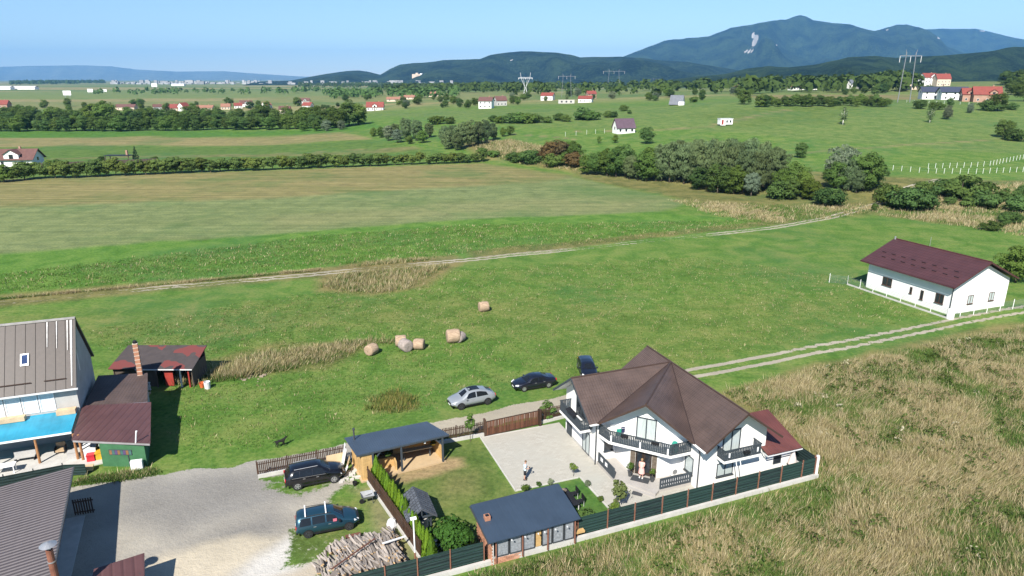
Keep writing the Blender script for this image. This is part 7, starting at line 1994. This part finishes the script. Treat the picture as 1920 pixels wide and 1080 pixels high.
    part('grille', MB().box(L1 - .06, L1 + .02, -.42, .42, .42, .70), M_black, r)
    part('number_plate', MB().box(L1 + .021, L1 + .03, -.26, .26, .40, .51), M_white_paint, r)
    part('number_plate', MB().box(L0 - .03, L0 - .01, -.26, .26, S['tail'] - .30, S['tail'] - .19), M_white_paint, r)
    part('bumper', MB().box(L1 - .12, L1 + .015, -w0 * .72, w0 * .72, S['sill'] + .05, S['sill'] + .2), M_black, r)
    part('bumper', MB().box(L0 - .015, L0 + .12, -w0 * .78, w0 * .78, S['sill'] + .05, S['sill'] + .26), M_black, r)
    for e in extras: e(r, S)
    return r
SUV = dict(w=.97, sill=.30, r=.37, wheels=(-1.46, 1.44), top=[(-2.38, .95), (-2.32, 1.06), (-2.2, 1.14), (-1.92, 1.58), (-1.6, 1.67), (-.6, 1.72), (.2, 1.70), (.55, 1.62), (1.22, 1.14), (1.8, 1.05), (2.2, .93), (2.36, .70)], belt=[(-2.38, .93), (-2.0, 1.10), (0, 1.02), (1.2, 1.0), (2.36, .66)],
           windows=[(-1.85, -1.25, .25, .0), (-1.17, -.25, 0, 0), (-.17, 1.0, 0, -.55)], front=(1.2, .58), rear=(-2.17, -1.9), mirror=.88, handles=(-.9, .15), tail=.92)
COUPE = dict(SUV, top=[(-2.38, .98), (-2.32, 1.10), (-2.2, 1.18), (-1.5, 1.50), (-.7, 1.70), (-.1, 1.74), (.3, 1.71), (.6, 1.60), (1.25, 1.15), (1.8, 1.04), (2.2, .92), (2.36, .68)], windows=[(-1.55, -.3, .25, 0), (-.2, 1.0, 0, -.55)], rear=(-2.12, -1.5))
VAN = dict(w=.90, sill=.26, r=.32, wheels=(-1.45, 1.45), top=[(-2.28, .95), (-2.25, 1.2), (-2.15, 1.52), (-1.9, 1.62), (-.6, 1.66), (.1, 1.64), (.45, 1.55), (1.15, 1.07), (1.7, .98), (2.05, .85), (2.22, .62)], belt=[(-2.28, .93), (0, .98), (1.1, .96), (2.22, .6)],
           windows=[(-2.02, -1.2, .12, .0), (-1.1, -.2, 0, 0), (-.1, .95, 0, -.55)], front=(1.13, .48), rear=(-2.24, -2.12), mirror=.82, handles=(-.95, .1), tail=.86, pmirror=0)
SEDAN = dict(w=.93, sill=.22, r=.33, wheels=(-1.42, 1.42), top=[(-2.38, .80), (-2.32, .98), (-1.9, 1.05), (-1.6, 1.10), (-.85, 1.40), (-.2, 1.46), (.15, 1.44), (.45, 1.36), (1.15, .97), (1.7, .90), (2.15, .80), (2.36, .58)], belt=[(-2.38, .78), (-1.6, .98), (0, .93), (1.1, .91), (2.36, .55)],
             windows=[(-1.25, -.3, .35, 0), (-.22, .9, 0, -.5)], front=(1.12, .48), rear=(-1.55, -.9), mirror=.8, handles=(-.9, .1), tail=.80)
ESTATE = dict(SEDAN, top=[(-2.38, .85), (-2.3, 1.0), (-2.0, 1.30), (-1.8, 1.42), (-.6, 1.5), (.15, 1.47), (.45, 1.38), (1.15, .99), (1.7, .92), (2.15, .8), (2.36, .58)], windows=[(-1.9, -1.3, .2, 0), (-1.22, -.3, 0, 0), (-.22, .9, 0, -.5)], rear=(-2.28, -1.85))
P_black = paint_material('black_paint', (.006, .006, .008), .2); P_blue = paint_material('petrol_blue_paint', (.018, .062, .095), .5); P_grey = paint_material('pale_grey_paint', (.235, .255, .275), .1); P_navy = paint_material('midnight_paint', (.010, .012, .022), .3)
def rails(m):
    def f(r, S):
        for s in (-1, 1): part('roof_rail', MB().tube((-1.6, s * .62, interp(S['top'], -1.6) + .03), (.25, s * .62, interp(S['top'], .25) + .03), .025, n=6), m, r)
    return f
def bars(r, S):
    for x in (-1.55, -.1): part('roof_bar', MB().box(x - .04, x + .04, -.72, .72, interp(S['top'], x) + .06, interp(S['top'], x) + .11), M_white_paint, r)
def sunroof(r, S):
    rows_ = [[(x, y, interp(S['top'], x) + .022) for y in (-.45, 0, .45)] for x in (-.75, -.4, 0, .4)]
    part('sunroof', MB().grid(rows_), M_carglass, r)
def chrome(r, S):
    for s in (-1, 1): part('window_trim', MB().tube((-1.85, s * (S['w'] * .975), 1.11), (1.0, s * (S['w'] * .975), 1.02), .014, n=4), M_alloy, r)
def pink(r, S): part('window_sticker', MB().box(.35, .62, -.93, -.915, 1.02, 1.25), mat('pink_cloth', (.55, .15, .2), .8), r)
def at_uv(u, v): x, y, _ = W(u, v); return (x, y, .02)
car('parked_car', 'black off-road car parked on the gravel beside the picket fence', at_uv(2.05, 52.25), PHI + R(1), P_black, SUV, M_alloy, (rails(M_alloy), chrome))
car('parked_car', 'petrol blue estate car with two white roof bars on the gravel yard', at_uv(2.4, 45.55), PHI - R(2), P_blue, VAN, M_darkalloy, (bars, rails(M_black), pink))
car('parked_car', 'pale grey off-road coupe with dark wheels on the road verge', at_uv(18.4, 61.2), PHI + R(184), P_grey, COUPE, M_darkalloy, (sunroof,))
car('parked_car', 'black saloon car parked on the grass right of the grey car', at_uv(25.95, 62.75), PHI + R(180), P_navy, SEDAN, M_alloy)
car('parked_car', 'dark estate car half hidden behind the brown roof', at_uv(33.0, 63.9), PHI + R(252), P_navy, ESTATE, M_alloy)
# ================================================================== PEOPLE AND DOG
M_skin = mat('skin', (.52, .30, .22), .6, .06, 6)
def skin_mesh(name, joints, edges, m, parent, sub=2, rootv=0):
    """continuous body grown round a skeleton: joints (x, y, z, radius)"""
    me = bpy.data.meshes.new(name)
    me.from_pydata([j[:3] for j in joints], edges, []); me.update()
    me.materials.append(m)
    o = link(name, me, parent)
    sk = o.modifiers.new('skin', 'SKIN')
    if not me.skin_vertices: bpy.context.view_layer.update()
    ly = me.skin_vertices[0].data if me.skin_vertices else None
    if ly is None:
        me.attributes  # layer is created with the modifier
    for i, j in enumerate(joints):
        rr = j[3]; me.skin_vertices[0].data[i].radius = (rr, rr) if not isinstance(rr, tuple) else rr
        me.skin_vertices[0].data[i].use_root = (i == rootv)
    sk.use_smooth_shade = True
    ss = o.modifiers.new('sub', 'SUBSURF'); ss.levels = sub; ss.render_levels = sub
    return o
def person(label, loc, rz, male=True, look=0.35, hair=(.12, .07, .04)):
    r = root('person', label, 'person', loc, rz)
    # x forward, y left
    J = [(0, 0, .95, .13), (0, 0, 1.12, .12), (.01, 0, 1.32, .135), (.01, 0, 1.45, .085), (.02, 0, 1.53, .052), (.05, 0, 1.62, .085), (.06, 0, 1.72, .078),
         (0, .17, 1.42, .06), (.04, .22, 1.18, .046), (.24, .15, 1.10, .036), (.32, .10, 1.12, .03),
         (0, -.17, 1.42, .06), (.04, -.22, 1.18, .046), (.24, -.15, 1.08, .036), (.32, -.08, 1.10, .03),
         (0, .10, .88, .095), (.02, .11, .50, .062), (-.02, .11, .10, .042), (.13, .12, .04, .036),
         (0, -.10, .88, .095), (-.02, -.11, .50, .062), (-.06, -.11, .10, .042), (.09, -.12, .04, .036)]
    E_ = [(0, 1), (1, 2), (2, 3), (3, 4), (4, 5), (5, 6), (3, 7), (7, 8), (8, 9), (9, 10), (3, 11), (11, 12), (12, 13), (13, 14), (0, 15), (15, 16), (16, 17), (17, 18), (0, 19), (19, 20), (20, 21), (21, 22)]
    skin_mesh('body', J, E_, M_skin, r)
    return r
man = person('man in pale blue shirt and black shorts standing in the courtyard', W(18.45, 46.25, .05), PHI + R(-20))
M_shirt = mat('pale_blue_shirt', (.52, .60, .66), .9, .08, 5); M_short = mat('black_shorts', (.018, .018, .022), .9, .1, 5)
tor = [(.20, .15, .93), (.19, .145, 1.05), (.20, .15, 1.2), (.225, .155, 1.34), (.21, .13, 1.44), (.10, .09, 1.50)]
def loft(tab, n=12, cx=.01): return MB().grid([[(cx + ry * math.cos(2 * math.pi * i / n), rx * math.sin(2 * math.pi * i / n), z) for i in range(n)] for rx, ry, z in tab], True)
part('shirt', loft(tor), M_shirt, man, True)
for s in (-1, 1):
    part('sleeve', MB().tube((0, s * .17, 1.43), (.035, s * .225, 1.2), .085, .075, 10), M_shirt, man, True)
    part('shorts_leg', MB().tube((0, s * .095, .9), (.01 * s, s * .115, .52), .125, .115, 10), M_short, man, True)
    part('shoe', MB().box(-.09 if s > 0 else -.13, .20 if s > 0 else .16, s * .12 - .05, s * .12 + .05, .0, .09), M_short, man)
    part('ear', MB().box(.03, .07, s * .085 - .012, s * .085 + .012, 1.62, 1.69), M_skin, man)
    part('eye', MB().box(.128, .138, s * .03 - .008, s * .03 + .008, 1.665, 1.68), M_black, man)
part('shorts', loft([(.18, .14, .82), (.19, .15, .9), (.195, .15, .97)]), M_short, man, True)
part('nose', MB().tube((.13, 0, 1.66), (.155, 0, 1.63), .012, .016, 5), M_skin, man)
part('hair', MB().lathe([(.095, -.02), (.098, .04), (.07, .09), (.02, .11)], 12, (.045, 0, 1.69)), mat('hair_brown', (.16, .09, .05), .8), man, True)
for k in range(5):
    for s in (-1, 1): part('finger', MB().tube((.33, s * (.07 + .012 * k), 1.10), (.385, s * (.05 + .012 * k), 1.09), .010, .008, 5), M_skin, man)
hd = root('handheld_controller', 'dark handset held by the man in the courtyard', 'handset', Vector(W(18.45, 46.25, .05)) + Vector((.38 * math.cos(PHI + R(-20)), .38 * math.sin(PHI + R(-20)), 1.10)), PHI + R(-20))
part('shell', MB().box(-.05, .05, -.10, .10, -.03, .03), M_black, hd); part('screen', MB().box(-.045, .01, -.06, .06, .031, .04), M_glass, hd)
wu, wv = ab(6.75, 6.75)
wom = person('woman in pink dress standing in the front doorway', W(wu, wv, .325), PHI + R(225), False)
M_pink = mat('pink_dress', (.72, .40, .36), .9, .08, 5)
part('dress', loft([(.27, .22, .42), (.25, .2, .6), (.22, .18, .85), (.18, .14, 1.05), (.2, .15, 1.3), (.19, .12, 1.43), (.09, .08, 1.5)]), M_pink, wom, True)
for s in (-1, 1):
    part('sleeve', MB().tube((0, s * .16, 1.42), (.03, s * .22, 1.26), .075, .065, 10), M_pink, wom, True)
    part('shoe', MB().box(-.09 if s > 0 else -.13, .18 if s > 0 else .14, s * .12 - .045, s * .12 + .045, .0, .07), M_white_paint, wom)
    part('eye', MB().box(.128, .138, s * .03 - .008, s * .03 + .008, 1.665, 1.68), M_black, wom)
part('hair', MB().lathe([(.085, -.16), (.10, -.02), (.1, .05), (.07, .1), (.02, .12)], 12, (.035, 0, 1.69)), mat('hair_fair', (.30, .19, .10), .8), wom, True)
part('nose', MB().tube((.13, 0, 1.66), (.155, 0, 1.63), .012, .016, 5), M_skin, wom)
# black dog walking on the verge
dx, dy = flat(527, 838)
dog = root('dog', 'black dog walking on the verge beyond the gravel road', 'dog', (dx, dy, .05), R(35), s=1.15)
M_fur = mat('black_fur', (.014, .013, .012), .85, .3, 8)
DJ = [(-.28, 0, .50, .10), (-.08, 0, .50, .105), (.18, 0, .50, .135), (.34, 0, .60, .085), (.46, 0, .70, .075), (.60, 0, .67, .04),
      (-.32, .07, .42, .075), (-.26, .08, .30, .05), (-.38, .08, .16, .032), (-.36, .08, .03, .028), (-.32, -.07, .42, .075), (-.20, -.08, .30, .05), (-.32, -.08, .16, .032), (-.29, -.08, .03, .028),
      (.22, .08, .38, .06), (.20, .08, .20, .034), (.24, .08, .03, .028), (.22, -.08, .38, .06), (.28, -.08, .20, .034), (.30, -.08, .03, .028), (-.44, 0, .56, .035), (-.62, 0, .50, .022)]
DE = [(0, 1), (1, 2), (2, 3), (3, 4), (4, 5), (0, 6), (6, 7), (7, 8), (8, 9), (0, 10), (10, 11), (11, 12), (12, 13), (2, 14), (14, 15), (15, 16), (2, 17), (17, 18), (18, 19), (0, 20), (20, 21)]
skin_mesh('body', DJ, DE, M_fur, dog, 1)
for s in (-1, 1): part('ear', MB().slab([(.42, s * .05, .74), (.48, s * .05, .74), (.44, s * .08, .86)], .02), M_fur, dog)

# ------------------------------------------------------------------ loose pieces that came out of one shape become parts of their own
def split_islands(o):
    me = o.data; nv = len(me.vertices); par = list(range(nv))
    def find(a):
        while par[a] != a: par[a] = par[par[a]]; a = par[a]
        return a
    for e in me.edges:
        a, b = find(e.vertices[0]), find(e.vertices[1])
        if a != b: par[a] = b
    isl = {}
    for p in me.polygons: isl.setdefault(find(p.vertices[0]), []).append(tuple(p.vertices))
    if len(isl) < 2 or len(isl) > 40: return
    for k, (key, faces) in enumerate(isl.items()):
        ids = sorted({i for f in faces for i in f}); mp_ = {v: j for j, v in enumerate(ids)}
        nm = bpy.data.meshes.new(me.name)
        nm.from_pydata([tuple(me.vertices[i].co) for i in ids], [], [[mp_[i] for i in f] for f in faces])
        for m in me.materials: nm.materials.append(m)
        nm.update()
        if k == 0: o.data = nm
        else:
            c = o.copy(); c.data = nm; C.objects.link(c)
SPLIT = {'slot', 'plinth', 'cut_out', 'bargeboard', 'bracket', 'cross_rail', 'brace', 'rail', 'handle', 'leg', 'fascia', 'wire', 'frame', 'lattice'}
for o in list(C.objects):
    if o.type == 'MESH' and o.parent is not None and o.name.split('.')[0] in SPLIT and o.data.users == 1: split_islands(o)
